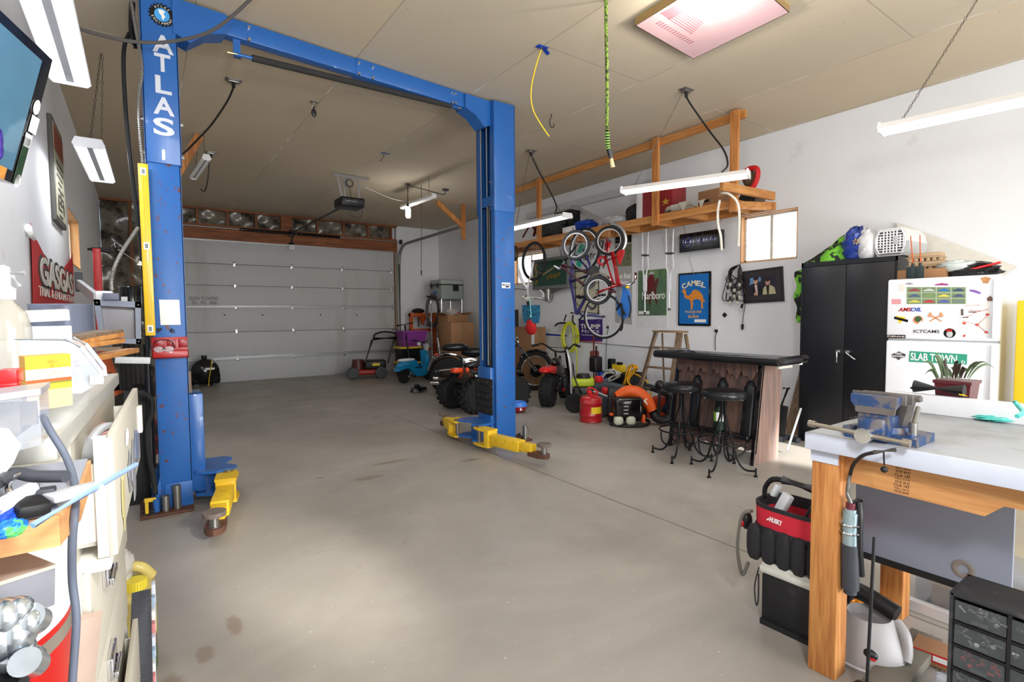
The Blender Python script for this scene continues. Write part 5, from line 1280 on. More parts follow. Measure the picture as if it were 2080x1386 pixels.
MB(F5).tube([(0,.09,.347),(0,-.08,.34)],.02,12).done('handle_grip',dgrey,t)
mb=MB(F5);mb.text('HUSKY',(-.1235,.045,.195),(0,-1,-.05),(0,0,1),.022,.075,off=.03,shear=.2,ext=.002);mb.prism([(-.124,.10,.19),(-.124,.086,.2),(-.124,.084,.193),(-.124,.09,.188)],(-.002,0,0));mb.done('lettering',whitep,rb)
MB(F5).tube([(-.1,.2,.2),(-.12,.25,.17),(-.13,.27,.02),(-.1,.26,-.12),(-.08,.235,-.06)],.009,6).done('shoulder_strap',mat('grey_webbing',(110,106,98),.8),t)
MB(F5).obox((-.03,.08,.22),(.05,.05,.16),Euler((.4,.3,0)).to_matrix(),b=.008).obox((-.03,.11,.3),(.05,.02,.06),Euler((.4,.3,0)).to_matrix(),b=.006).done('caulk_tool',lgrey,None,'clear grey tool handle sticking out of the tool bag','tool')
MB(F5).cyl((-.04,-.02,.14),(-.07,-.12,.29),.009,n=10).cyl((-.02,-.05,.15),(-.06,-.16,.28),.007,n=10).done('screwdriver',mat('olive_black_handle',(46,48,44),.4),None,'dark screwdriver standing in the tool bag','screwdriver')
MB(F5).ball((-.06,.265,.13),(.03,.03,.045),12).done('side_pouch',black,t)
MB(F5).ball((-.085,.28,.12),(.012,.02,.02),10).done('red_tool_end',redp,None,'small red and blue tool end on the side of the tool bag','tool')
# ================================================================ RIGHT WALL SIGNS, POSTERS, SHELF CONTENTS
wx=XR-.002
def wp(px,py,off=0):return at(px,py,X=wx-off)
def wpoly(mb,pts,th=.003,off=0):return mb.prism([at(x,y,X=wx)+V((-off,0,0))for x,y in pts],(-th,0,0))
def rel(o,u,v,w_,h_):return V((o.x,o.y-u*w_,o.z+v*h_))
# CAMEL tin sign
a,b_=wp(1380,556),wp(1445,663);W_,H_=abs(a.y-b_.y),abs(a.z-b_.z);O=V((wx,max(a.y,b_.y),b_.z))
t=thing('tobacco_sign','blue framed sign with a camel and CAMEL lettering','sign',(wx,O.y-W_/2,O.z))
MB().box(wx-.03,wx,O.y-W_,O.y,O.z,O.z+H_,b=.014).done('frame',gloss,t)
MB().box(wx-.034,wx-.029,O.y-W_+.03,O.y-.03,O.z+.03,O.z+H_-.03).done('panel',mat('camel_blue',(24,110,190),.3,var=.05,scale=3),t)
g=V((wx-.0345,0,0))
def PP(u,v,off=0):return V((wx-.0345-off,O.y-u*W_,O.z+v*H_))
cream=mat('cream_lettering',(240,226,190),.5)
mb=MB()
for i,ch in enumerate('CAMEL'):
    u=.2+i*.15;v=.80-.5*(u-.5)**2;r_=V((0,-1,-(u-.5)*.9)).normalized();mb.text(ch,PP(u,v),r_,V((0,-(u-.5)*.9,1)).normalized(),.075,.075,off=.03,ext=.002)
mb.done('lettering',cream,t)
mb=MB();mb.text('PLEASURE',PP(.5,.265),WY,WZ,.034,.27,off=.02,ext=.002).text('TO',PP(.5,.22),WY,WZ,.018,.03,ext=.002).text('BURN',PP(.5,.175),WY,WZ,.04,.17,off=.03,ext=.002);mb.done('slogan',mat('gold_lettering',(206,160,90),.5),t)
cam_pts=[(.14,.655),(.17,.69),(.22,.70),(.26,.67),(.27,.60),(.33,.56),(.42,.60),(.48,.66),(.56,.675),(.66,.65),(.74,.60),(.79,.55),(.8,.46),(.78,.40),(.79,.34),(.8,.325),(.74,.325),(.74,.42),(.71,.48),(.62,.50),(.5,.49),(.46,.42),(.47,.34),(.44,.31),(.41,.315),(.425,.36),(.41,.45),(.37,.50),(.27,.51),(.22,.545),(.2,.62),(.15,.635)]
MB().prism([PP(u,v)for u,v in cam_pts],(-.003,0,0)).prism([PP(u,v)for u,v in ((.8,.5),(.85,.46),(.83,.44),(.8,.46))],(-.002,0,0)).prism([PP(u,v)for u,v in ((.44,.42),(.5,.44),(.47,.33),(.5,.31),(.45,.31))],(-.002,0,0)).done('camel_picture',mat('camel_orange',(222,140,50),.5,var=.15,scale=30),t)
MB().box(wx-.037,wx-.034,O.y-W_*.88,O.y-W_*.54,O.z+H_*.07,O.z+H_*.125).done('notice_panel',whitep,t)
# poster of a rider
a,b_=wp(1297,551),wp(1354,641);W2_,H2_=abs(a.y-b_.y),abs(a.z-b_.z);O2=V((wx,a.y,b_.z))
t=thing('rider_poster','green poster of a rider on a horse with Marlboro lettering','poster',(wx,O2.y-W2_/2,O2.z-.2))
MB().box(wx-.006,wx,O2.y-W2_-.02,O2.y+.02,O2.z-.19,O2.z+H2_+.01).done('backing_board',mat('pale_board',(222,224,226),.4),t)
MB().box(wx-.009,wx-.006,O2.y-W2_,O2.y,O2.z,O2.z+H2_).done('print',mat('meadow_poster',(84,112,88),.4,var=.2,scale=6,dirt=(110,140,90),dscale=4,dlo=.5,dhi=.6),t)
def P2(u,v,off=0):return V((wx-.0095-off,O2.y-u*W2_,O2.z+v*H2_))
brown=mat('chestnut_print',(92,46,34),.5,var=.1)
MB().prism([P2(u,v)for u,v in ((.30,.52),(.36,.66),(.5,.68),(.62,.74),(.70,.82),(.74,.78),(.70,.66),(.66,.58),(.68,.45),(.7,.3),(.66,.2),(.62,.32),(.56,.42),(.48,.4),(.46,.26),(.42,.18),(.4,.3),(.36,.4),(.3,.3),(.27,.2),(.25,.34))],(-.002,0,0)).done('horse_picture',brown,t)
MB().prism([P2(u,v,.002)for u,v in ((.36,.6),(.34,.8),(.42,.88),(.44,.96),(.54,.96),(.55,.88),(.6,.8),(.6,.66),(.52,.58))],(-.002,0,0)).done('rider_picture',mat('dark_red_print',(110,30,34),.5),t)
MB().prism([P2(u,v,.003)for u,v in ((.38,.90),(.44,.96),(.54,.96),(.6,.9))],(-.002,0,0)).done('hat_picture',lgrey,t)
mb=MB();mb.text('Marlboro',P2(.56,.44,.004),WY,WZ,.12,W2_*.8,off=.01,ext=.002);mb.done('lettering',whitep,t)
MB().box(wx-.012,wx-.009,O2.y-W2_*.42,O2.y-W2_*.03,O2.z+.02,O2.z+.07).done('notice_panel',whitep,t)
# framed photograph of two men
a,b_=wp(1510,548),wp(1594,614)
P=[wp(1510,552),wp(1591,541),wp(1594,612),wp(1512,617)]
t=thing('framed_photograph','black framed photograph of two men hung under the window','picture',((P[0]+P[2])/2))
def bil(u,v,off):return (P[3].lerp(P[2],u)).lerp(P[0].lerp(P[1],u),v)+V((-off,0,0))
MB().prism([bil(u,v,0)for u,v in ((0,0),(1,0),(1,1),(0,1))],(-.025,0,0)).done('frame',mat('dark_brown_frame',(34,28,28),.3),t)
MB().prism([bil(u,v,.026)for u,v in ((.05,.07),(.95,.07),(.95,.93),(.05,.93))],(-.001,0,0)).done('mat_board',mat('dark_mat',(52,46,50),.5),t)
MB().prism([bil(u,v,.0275)for u,v in ((.17,.22),(.84,.22),(.84,.78),(.17,.78))],(-.001,0,0)).done('photo_print',mat('dark_navy_print',(34,32,48),.3),t)
ps=lambda *q:[bil(u,v,.029)for u,v in q]
MB().prism(ps((.18,.55),(.2,.76),(.3,.76),(.28,.58)),(-.001,0,0)).prism(ps((.42,.62),(.42,.76),(.48,.76),(.47,.64)),(-.001,0,0)).done('blue_backdrop',mat('pale_blue_print',(110,160,206),.4),t)
sk_=mat('skin_print',(206,160,136),.5)
MB().ball(bil(.34,.66,.029),(.002,.032,.045),14).ball(bil(.64,.6,.029),(.002,.032,.045),14).ball(bil(.34,.27,.031),(.002,.03,.022),10).done('faces',sk_,t)
MB().prism(ps((.2,.23),(.22,.46),(.3,.54),(.4,.54),(.5,.42),(.52,.23)),(-.0015,0,0)).done('dark_suit',mat('black_suit_print',(20,20,26),.5),t)
MB().prism([p+V((-.002,0,0))for p in ps((.31,.54),(.38,.54),(.39,.23),(.35,.23))],(-.001,0,0)).done('pink_shirt',mat('pink_shirt_print',(226,196,200),.5),t)
MB().prism(ps((.5,.23),(.53,.42),(.6,.5),(.7,.5),(.8,.42),(.83,.23)),(-.0015,0,0)).done('tan_jacket',mat('tan_jacket_print',(196,190,150),.5),t)
MB().prism([p+V((-.002,0,0))for p in ps((.6,.5),(.68,.5),(.66,.23),(.62,.23))],(-.001,0,0)).ball(bil(.64,.655,.031),(.002,.032,.022),10).ball(bil(.34,.72,.031),(.002,.03,.02),10).done('dark_hair_and_shirt',mat('brown_print',(46,28,26),.5),t)
# black ULTRA lightbox hung on wires
u0,u1,u2,u3=at(1380,477,X=6.36),at(1461,465,X=6.36),at(1461,504,X=6.36),at(1380,514,X=6.36)
t=thing('lightbox_sign','unlit black box sign with dim blue ULTRA lettering','sign',(6.42,(u0.y+u1.y)/2,u3.z))
MB().prism([u3,u2,u1,u0],(.12,0,0)).done('case',gloss,t)
ub=mat('dim_blue_acrylic',(30,34,110),.5)
r_=(u1-u0).normalized();mb=MB();mb.text('ULTRA',at(1432,486,X=6.358),WY,WZ,.06,.27,off=0,shear=.4,ext=.003).text('SPORTS',at(1436,493,X=6.358),WY,WZ,.018,.2,ext=.003);mb.done('lettering',ub,t)
c_=at(1395,492,X=6.357);mb=MB();mb.torus(c_,(1,0,0),.085,.006,32,6).text('US',c_,WY,WZ,.07,.11,off=.03,shear=.3,ext=.003);mb.done('round_emblem',ub,t)
MB().tube([u0.lerp(u1,.12)+V((.05,0,0)),at(1388,455,X=6.2)],.003,5,smooth=False).tube([u0.lerp(u1,.85)+V((.05,0,0)),at(1466,443,X=6.2)],.003,5,smooth=False).done('hanging_wire',dsteel,t)
MB().tube([u3.lerp(u2,.2)+V((.08,0,0)),wp(1402,530,.01),wp(1408,548,.01),wp(1410,556,.03)],.004,5).done('power_cord',lgrey,t)
# campaign sign
P=[wp(1176,650),wp(1224,648),wp(1224,693),wp(1176,693)]
t=thing('campaign_sign','purple TRUMP PENCE yard sign on the white wall','sign',P[3].lerp(P[2],.5))
MB().prism([p for p in P[::-1]],(-.006,0,0)).done('board',mat('purple_sign',(58,30,116),.5),t)
o_=P[3];w_=abs(P[0].y-P[1].y);h_=abs(P[0].z-P[3].z);Q=lambda u,v:V((wx-.0065,o_.y-u*w_,o_.z+v*h_))
mb=MB();mb.text('TRUMP',Q(.5,.70),WY,WZ,.085,w_*.84,off=.02,ext=.002).text('PENCE',Q(.5,.47),WY,WZ,.05,w_*.72,off=.01,ext=.002,sp=1.4).text('MAKE AMERICA GREAT AGAIN',Q(.5,.3),WY,WZ,.016,w_*.76,ext=.002);mb.done('lettering',whitep,t)
MB().box(wx-.007,wx-.006,o_.y-w_,o_.y,o_.z,o_.z+.015).done('red_edge',redp,t)
# green glass sign with gold writing in a grey frame
P=[at(1086,533,X=6.40),at(1152,515,X=6.40),at(1160,585,X=6.40),at(1086,591,X=6.40)]
gcx=6.43;y1,y0=at(1086,560,X=gcx).y,at(1160,560,X=gcx).y;z0,z1=at(1120,587,X=gcx).z,at(1120,524,X=gcx).z
t=thing('green_display_sign','green glass display sign with gold script in a grey frame behind the bicycles','sign',(gcx,(y0+y1)/2,z0))
MB().box(gcx-.06,XR-.02,y0,y1,z0,z1,b=.01).done('case',mat('grey_sign_case',(118,122,120),.5),t)
MB().box(gcx-.068,gcx-.06,y0+.06,y1-.05,z0+.06,z1-.06).done('green_glass',mat('dark_green_glass',(18,72,52),.12,coat=.5),t)
mb=MB();gz=(z0+z1)/2
mb.text('altago',(gcx-.07,(y0+y1)/2-.12,gz-.06),(0,-1,.12),(0,.12,1),.12,.42,off=.01,shear=.3,ext=.003)
for k in range(9):mb.ball((gcx-.07,y1-.13-.02*math.sin(k*1.7),z0+.12+k*.045),(.004,.035,.03),8)
mb.done('gold_lettering',mat('gold_leaf',(156,124,40),.4,.3),t)
MB().cyl((gcx,y1-.42,z0-.0),(gcx,y1-.42,z0-.20),.055,.06,n=18).done('lamp_can',steel,t)
MB().prism([(gcx,y1-.1,z0),(gcx,y1-.36,z0-.09),(gcx,y1-.52,z0-.09),(gcx,y0+.1,z0)],(.02,0,0)).done('bracket_plate',steel,t)
MB().tube([(gcx-.05,y1-.45,z0-.2),(gcx-.05,y1-.5,z0-.26),(gcx-.05,y1-.6,z0-.2),(gcx-.05,y1-.64,z0+.05)],.006,6).done('cord',black,t)
# leaded glass windows leaning on the wall behind the bikes: teal/white panel and pale panel
def leaded(name,P,cols,lab,text_=None,seed=0):
    P=[at(x,y,X=6.532)for x,y in P];t=thing(name,lab,'stained glass panel',(P[3]+P[2])/2)
    B=lambda u,v,o=0:P[3].lerp(P[2],u).lerp(P[0].lerp(P[1],u),v)+V((-o,0,0))
    MB().prism([B(0,0),B(1,0),B(1,1),B(0,1)],(.015,0,0)).done('glass',cols[0],t)
    for k,(c,pts)in enumerate(cols[1]):MB().prism([B(u,v,.001)for u,v in pts],(-.003,0,0)).done('coloured_glass',c,t)
    mb=MB();rr=random.Random(seed)
    for u in (0,1):mb.tube([B(u,0,.004),B(u,1,.004)],.012,5,smooth=False)
    for v in (0,1):mb.tube([B(0,v,.004),B(1,v,.004)],.012,5,smooth=False)
    for k in range(14):
        u,v=rr.random()*.9+.05,rr.random()*.9+.05;du,dv=rr.uniform(-.25,.25),rr.uniform(-.1,.1)
        mb.tube([B(u,v,.004),B(min(1,max(0,u+du)),min(1,max(0,v+dv*.3)),.004),B(min(1,max(0,u+du)),min(1,max(0,v+dv)),.004)],.006,5,smooth=False)
    if text_:mb.text(text_,B(.62,.45,.006),WY,WZ,.1,.5,ext=.003)
    mb.done('leading',gloss,t)
    return t
teal_g=mat('teal_glass',(40,190,160),.15);wht_g=mat('milk_glass',(222,226,228),.2);pale_g=mat('pale_yellow_textured_glass',(206,200,172),.25,var=.15,scale=40)
leaded('leaded_glass_panel',[(1170,492),(1226,490),(1217,547),(1166,548)],(wht_g,[(teal_g,[(.0,.1),(.25,.5),(.3,.1)]),(teal_g,[(.05,.6),(.2,.95),(.4,.8),(.2,.6)]),(teal_g,[(.02,.3),(.1,.5),(.2,.3)])]),'white and teal leaded glass panel hung behind the bicycle wheels','MOTOR',2)
leaded('leaded_glass_panel',[(1168,552),(1216,553),(1216,638),(1170,632)],(pale_g,[]),'tall pale patterned leaded glass panel behind the purple bicycle',None,4)
# poster behind the red bike
P=[wp(1250,465),wp(1284,465),wp(1284,660),wp(1250,655)]
t=thing('river_poster','tall photo poster with pale lettering behind the red bicycle','poster',P[3].lerp(P[2],.5))
MB().prism(P[::-1],(-.004,0,0)).done('sheet',mat('grey_poster',(172,172,170),.5),t)
q=[wp(1250,500),wp(1283,495),wp(1283,540),wp(1250,542)];MB().prism([p+V((-.0045,0,0))for p in q[::-1]],(-.001,0,0)).done('photo_print',mat('autumn_print',(122,124,96),.5,var=.4,scale=14,dirt=(90,60,50),dscale=10),t)
q=[wp(1250,472),wp(1283,472),wp(1283,492),wp(1250,495)];MB().prism([p+V((-.0045,0,0))for p in q[::-1]],(-.001,0,0)).done('dark_print',black,t)
mb=MB();mb.text('Your Boat',wp(1266,561)+V((-.005,0,0)),WY,WZ,.09,.34,off=.02,shear=.2,ext=.002).text('Quay',wp(1266,574)+V((-.005,0,0)),WY,WZ,.09,.26,off=.02,shear=.2,ext=.002);mb.done('lettering',whitep,t)
# crutches
alu=mat('brushed_aluminium',(222,224,228),.35,.5)
def crutch(pxl,pxr,ytop,ygrip,yv,yj,ybot,label,X_=6.03):
    g=lambda x,y,o=0:at(x,y,X=X_+o);cx=(pxl+pxr)/2-.5
    t=thing('crutch',label,'crutch',g(cx,ybot),group='aluminium crutches hanging from the shelf')
    for s,x in ((-1,pxl),(1,pxr)):
        MB().tube([g(x,ytop),g(x+s*-1.5,ygrip),g(x-s*.5,yv),g(cx+s*3,yj),g(cx+s*2.6,yj+35)],.012,8,5).done('upright',alu,t)
    MB().cyl(g(pxl,ygrip),g(pxr,ygrip),.016,n=12).done('hand_grip',dgrey,t)
    MB().cyl(g(cx,yj+2),g(cx,ybot),.009,n=10).cyl(g(cx-4,yj+38),g(cx+4,yj+37),.006,n=8).done('lower_shaft',alu,t)
    MB().cyl(g(cx,ybot),g(cx,ybot+5),.018,n=12).done('rubber_tip',dgrey,t)
crutch(1304,1317,460,519,540,556,634,'left one of two aluminium crutches hanging upside down before the rider poster')
crutch(1352,1368,452,515,540,556,626,'right one of two aluminium crutches hanging upside down before the rider poster')
# string of bulbs and black cord bundle under the window
t=thing('cord_bundle','tangled bundle of black cord with bulb sockets beside the framed photograph','cord',wp(1500,560,.06))
rr=random.Random(8);h0=wp(1503,537,.05)
mb=MB()
for k in range(11):
    x=1465+rr.random()*42;y=575+rr.random()*38;w_=rr.uniform(6,16)
    mb.tube([h0,wp(1495-w_,552,.05+rr.random()*.05),wp(x,y-10,.05),wp(x+6,y,.08),wp(x+w_+8,y-8,.06),wp(1502+rr.uniform(-4,4),560,.05),h0],.0055,6,5)
mb.tube([h0,wp(1510,580,.05),wp(1514,610,.04),wp(1510,640,.03),wp(1508,660,.03)],.005,6)
mb.done('cable',black,t)
for k,(x,y)in enumerate(((1486,566),(1499,567),(1478,580),(1489,590),(1500,592),(1497,603),(1483,603),(1508,618),(1493,578),(1505,583))):
    p=wp(x,y,.09);q=p+V((rr.uniform(-.02,.01),rr.uniform(-.02,.02),-.05));s=MB().cyl(p,q,.016,n=10).done('bulb_socket',black,t)
    MB().ball(q+(q-p)*.6,(.024,.024,.03),12).done('clear_bulb',mat('clear_bulb_glass',(214,212,200),.1,alpha=.5),s)
MB().cyl(wp(1508,659,.03),wp(1508,670,.03),.02,.012,n=10).done('plug',black,t)
# switch, outlets, surface pipe
MB().obox(wp(1472,640,.006),(.012,.05,.05),Euler((.7,0,0)).to_matrix()).done('wall_switch',black,None,'small black diamond shaped fitting on the wall right of the camel sign','switch')
for (x,y,lab,cord)in ((1457,670,'white wall outlet with a black cord going down behind the bar',[(1457,672),(1453,685),(1453,712)]),(1236,663,'wall outlet with a black cord below the hanging bicycle wheel',[(1236,664),(1232,690),(1231,740),(1233,765)]),(1108,665,'wall outlet with a black adapter left of the purple sign',[(1108,672),(1107,676)])):
    t=thing('wall_outlet',lab,'outlet',wp(x,y));p=wp(x,y)
    MB().box(wx-.006,wx,p.y-.035,p.y+.035,p.z-.057,p.z+.057,b=.003).done('plate',white,t)
    MB().box(wx-.04,wx-.006,p.y-.018,p.y+.018,p.z-.035,p.z+.005,b=.006).done('plug',black,t)
    MB().tube([p+V((-.03,0,-.02))]+[wp(a_,b2,.02)for a_,b2 in cord],.005,6).done('cord',black,t)
MB().tube([wp(1176,694,.012),wp(1340,708,.012)],.011,8,smooth=False).done('surface_conduit',mat('painted_conduit',(176,176,180),.4),None,'thin grey conduit running along the wall below the purple sign','conduit')
t=thing('blue_tape_strip','strip of blue tape on the wall over the white board','tape',wp(1125,680));MB().prism([wp(1101,677),wp(1152,681),wp(1151,684),wp(1102,681)],(-.002,0,0)).done('tape',bluep,t)
MB().prism([wp(1094,684,.03),wp(1150,686,.03),wp(1158,755,.12),wp(1088,755,.12)],(.015,0,0)).done('leaning_board',mat('cream_panel',(206,208,206),.5),None,'large pale board standing against the wall behind the dirt bike','board')
# coiled yellow hose on a hook
hx_=6.42
t=thing('coiled_hose','coiled bright yellow hose hung on a black bracket on the wall','hose',at(1155,690,X=hx_))
rr=random.Random(2)
yh=mat('lime_yellow_hose',(222,226,60),.4)
mb=MB()
for k in range(9):
    cx=1157+rr.uniform(-3,3);rw=12+rr.uniform(-2,5);rh=27+rr.uniform(-2,7);o=rr.uniform(-.05,.05)
    mb.tube([at(cx+rw*math.cos(a_),685+rh*math.sin(a_),X=hx_+o)for a_ in [i*PI/6 for i in range(12)]],.011,7,3,closed=True)
mb.tube([at(1168,690,X=hx_),at(1172,720,X=hx_),at(1172,765,X=hx_),at(1176,790,X=hx_)],.011,7)
mb.done('hose',yh,t)
MB().tube([at(1126,663,X=6.35),at(1135,657,X=6.42),at(1150,656,X=6.5)],.018,8).done('bracket',black,t)
# ---- things on the hanging shelf
SD=SZ+.102
def onshelf(px,X_=5.7):return at(px,420,X=X_).y
sh=thing('car_lamp_box','open red and white box with gold star on the shelf behind the post','box',(5.75,onshelf(1320),SD))
y1,y0=at(1305,400,X=5.62).y,at(1366,400,X=5.62).y;zt=at(1340,372,X=5.62).z
MB().box(5.62,5.9,y0,y1,SD,zt,b=.004).done('box',mat('dark_red_card',(140,34,38),.5),sh)
MB().box(5.6,5.92,y1-.0,y1+.09,SD-.0,zt+.02,b=.003).done('white_end',white,sh)
c_=at(1352,410,X=5.615);MB().prism([(5.617,c_.y+.07*math.cos(PI/2+i*PI/5)*(1 if i%2==0 else .4),c_.z+.05*math.sin(PI/2+i*PI/5)*(1 if i%2==0 else .4))for i in range(10)],(-.003,0,0)).done('gold_star',mat('gold_print',(210,170,60),.5),sh)
bag('newspaper_bundle',(5.66,onshelf(1385),SD+.05),(.13,.2,.06),mat('crumpled_newspaper',(186,182,170),.8,var=.2,scale=30),'crumpled newspaper with tools hanging over the shelf edge','newspaper',31)
mb=MB()
for x in (1387,1424):
    a_=at(x-9,412,X=5.465);mb.prism([a_,at(x+9,408,X=5.465),at(x,428,X=5.462)],(.004,0,0))
    break
mb.done('newspaper_corner',mat('crumpled_newspaper',(0,0,0)),None,'left corner of newspaper drooping over the shelf front rail','newspaper')
MB().prism([at(1418,408,X=5.465),at(1432,404,X=5.465),at(1424,422,X=5.462)],(.004,0,0)).done('newspaper_corner',mat('crumpled_newspaper',(0,0,0)),None,'right corner of newspaper drooping over the shelf front rail','newspaper')
MB().tube([(5.58,onshelf(1360,5.58),SD+.03),(5.58,onshelf(1378,5.58),SD+.03)],.022,10,smooth=False).done('flashlight',black,None,'black flashlight on the shelf next to the dark red box','flashlight')
MB().tube([(5.56,onshelf(1420,5.56),SD+.05),(5.56,onshelf(1440,5.56),SD+.06)],.02,10,smooth=False).done('wrench',dsteel,None,'dark steel tool on the newspaper on the shelf','tool')
yb=onshelf(1448,5.8);MB().box(5.7,5.95,yb-.14,yb+.14,SD,SD+.22,b=.003).done('cardboard_box',card,None,'brown box on the shelf just left of the right post','box')
bag('black_helmet_bag',(5.72,onshelf(1290),SD+.10),(.14,.13,.13),mat('black_cloth',(34,35,38),.8),'round black bag on the shelf left of the dark red box','bag',33)
bag('white_cloth_pile',(5.75,onshelf(1248),SD+.07),(.16,.26,.08),mat('pale_grey_cloth',(196,198,202),.8),'pile of pale cloth on the middle of the shelf','cloth',34)
bag('blue_bag',(5.7,onshelf(1190),SD+.08),(.14,.22,.09),bluep,'blue bag on the shelf above the bicycle hook','bag',35)
y_=onshelf(1160,5.62);MB().box(5.56,5.7,y_-.14,y_+.14,SD,SD+.1,b=.003).done('white_tool_box',white,None,'small white printed box on the shelf left of the blue bag','box')
y_=onshelf(1150,5.8);MB().box(5.75,5.95,y_-.18,y_+.2,SD,SD+.42,b=.006).done('black_case',black,None,'tall black case on the shelf behind the white printed box','case')
bag('dark_camping_bag',(5.72,onshelf(1118),SD+.16),(.17,.36,.17),mat('dark_slate_cloth',(60,64,66),.8,var=.3,dirt=(120,84,40),dscale=4,dlo=.58,dhi=.62),'large dark grey and tan bag on the shelf right of the far post','bag',36)
t=thing('red_folding_stand','dark red folding stand at the far end of the shelf','stand',(5.6,onshelf(1075,5.6),SD))
MB().tube([at(1062,482,X=5.6),at(1076,458,X=5.6)],.016,6,smooth=False).tube([at(1092,478,X=5.6),at(1080,455,X=5.6)],.022,6,smooth=False).tube([at(1084,480,X=5.6),at(1093,450,X=5.6)],.022,6,smooth=False).done('legs',mat('dark_red_steel',(100,32,30),.5),t)
# red canister shape and wood block at right end of the shelf
q=at(1522,365,X=5.75)
t=thing('red_paper_tube','crumpled red and brown paper wrapper standing at the right shelf end','wrapper',(5.75,q.y,SD))
mb=MB();mb.tube([at(1508,366,X=5.75),at(1518,345,X=5.75),at(1537,343,X=5.75),at(1538,362,X=5.75),at(1527,382,X=5.75),at(1506,388,X=5.75)],.03,8);mb.done('red_wrapper',redp,t)
MB().ball(at(1522,362,X=5.8),(.05,.08,.10),14).done('brown_core',mat('brown_core',(96,76,56),.8),t)
MB().box(5.7,5.8,q.y-.04,q.y+.08,SD,at(1515,386,X=5.75).z).done('support',black,t)
y_=at(1533,395,X=5.85).y;MB().box(5.8,5.94,y_-.08,y_+.09,SD,SD+.13,b=.003).done('wood_block',mat('grey_wood_block',(104,90,80),.8),None,'grey wooden block at the right rear end of the shelf','block')
bag('dark_wire_coil',(5.78,at(1510,398,X=5.8).y,SD+.035),(.07,.12,.04),dsteel,'dark coil of wire on the right end of the shelf','wire',38)
# white tube pair draped over the crosspiece
MB().tube([at(1465,392,X=5.1),at(1480,394,X=5.1),at(1497,410,X=5.15),at(1502,440,X=5.2),at(1500,500,X=5.3)],.013,8).tube([at(1462,407,X=5.1),at(1458,430,X=5.15),at(1459,458,X=5.2),at(1464,480,X=5.2),at(1466,508,X=5.25)],.013,8).done('flexible_tube',mat('ivory_tube',(206,202,190),.5),None,'two ivory flexible tubes draped over the end of the shelf','tube')
# white gutter lengths on the wall behind the shelf
MB().obox((at(1072,440,X=6.5)+at(1330,372,X=6.5))/2,(.09,(at(1072,440,X=6.5)-at(1330,372,X=6.5)).length,.12),Matrix.Rotation(0,3,'X')).done('white_gutter',mat('white_painted_metal',(206,208,212),.5),None,'long white gutter lying along the wall behind the shelf','gutter')
mb=MB();beamp(mb,at(1165,420,X=6.2),at(1228,453,X=5.7),.12,.05);mb.done('white_trim_board',mat('white_painted_metal',(0,0,0)),None,'white board resting slantwise on the shelf above the bicycles','board')
# ================================================================ HANGING BICYCLES
def wheel(par,c,R_,n=(-1,0,0),tr=.02,rimm=None,tyre=None,name='wheel',spokes=20,rimw=.012,knob=False):
    c=V(c);n=V(n).normalized()
    w_=MB().torus(c,n,R_-tr,tr,44,8); 
    w_=w_.done(name,tyre or blackm,par)
    MB().torus(c,n,R_-tr*2.1,rimw,44,6,sq=1.1).done('rim',rimm or alu,w_)
    a,b_=basis(n);mb=MB()
    for i in range(spokes):
        t_=2*PI*i/spokes;s=n*(.025 if i%2 else -.025);u=a*math.cos(t_)+b_*math.sin(t_);u2=a*math.cos(t_+.3)+b_*math.sin(t_+.3)
        mb.tube([c+s+u2*.015,c+u*(R_-tr*2.3)],.0014,4,smooth=False)
    mb.done('spokes',alu,w_)
    MB().cyl(c-n*.035,c+n*.035,.014,n=10).done('hub',dsteel,w_)
    return w_
def tubes(par,name,m_,segs,r=.015):
    mb=MB()
    for s in segs:mb.tube(s,r,9,4,smooth=len(s)>2)
    return mb.done(name,m_,par)
# 1 white road bike
X1=5.42;g=lambda x,y,o=0:at(x,y,X=X1+o)
t=thing('road_bicycle','white road bicycle hanging nose down beside the right blue column','bicycle',g(1073,600))
r1=abs((g(1085,490)-g(1085,570)).z)/2
wheel(t,g(1084,531),r1,tr=.02,rimm=black)
tubes(t,'fork',white,[[g(1084,531,-.04),g(1078,560,-.03),g(1073,575),g(1072,585)]],.013)
tubes(t,'frame',white,[[g(1052,545),g(1060,570),g(1072,586)],[g(1042,586),g(1072,588)],[g(1072,584),g(1073,612)]],.026)
tubes(t,'handlebar',mat('white_bar_tape',(214,212,204),.6),[[g(1068,606,-.2),g(1060,604,-.2),g(1066,608,-.1),g(1076,605),g(1090,606,.02),g(1102,605,.05),g(1103,596,.05),g(1097,590,.05)]],.014)
tubes(t,'brake_lever',black,[[g(1100,603,.05),g(1110,609,.05)],[g(1086,606),g(1110,612,.05)],[g(1070,600,-.2),g(1064,607,-.2)]],.009)
MB().ball(g(1073,616),(.03,.03,.05),12).done('stem',black,t)
MB().ball(g(1047,515),(.05,.06,.14),12).done('chainset',mat('black_orange_chainset',(50,42,36),.5,dirt=(170,110,40)),t)
# 2 maroon and grey bicycle (small front wheel)
X2=5.22;g2=lambda x,y,o=0:at(x,y,X=X2+o);n2=(-.86,-.5,0)
t=thing('maroon_bicycle','maroon and grey bicycle hung by its thick front wheel from the shelf','bicycle',g2(1180,600))
wheel(t,g2(1169.5,498),abs((g2(1169,468)-g2(1169,530)).z)/2,n=n2,tr=.024,tyre=mat('grey_black_tyre',(58,58,60),.8),rimw=.009)
mar=mat('maroon_grey_frame',(104,66,72),.3,.3)
tubes(t,'fork',black,[[g2(1170,499,-.06),g2(1155,520,-.05),g2(1147,530)]],.016)
tubes(t,'stem',alu,[[g2(1147,531),g2(1137,546),g2(1131,543),g2(1126,541)]],.016)
tubes(t,'handlebar',mat('brass_tone_bar',(170,150,110),.3,.8),[[g2(1127,543),g2(1115,551),g2(1104,558)],[g2(1095,553),g2(1104,558)]],.012)
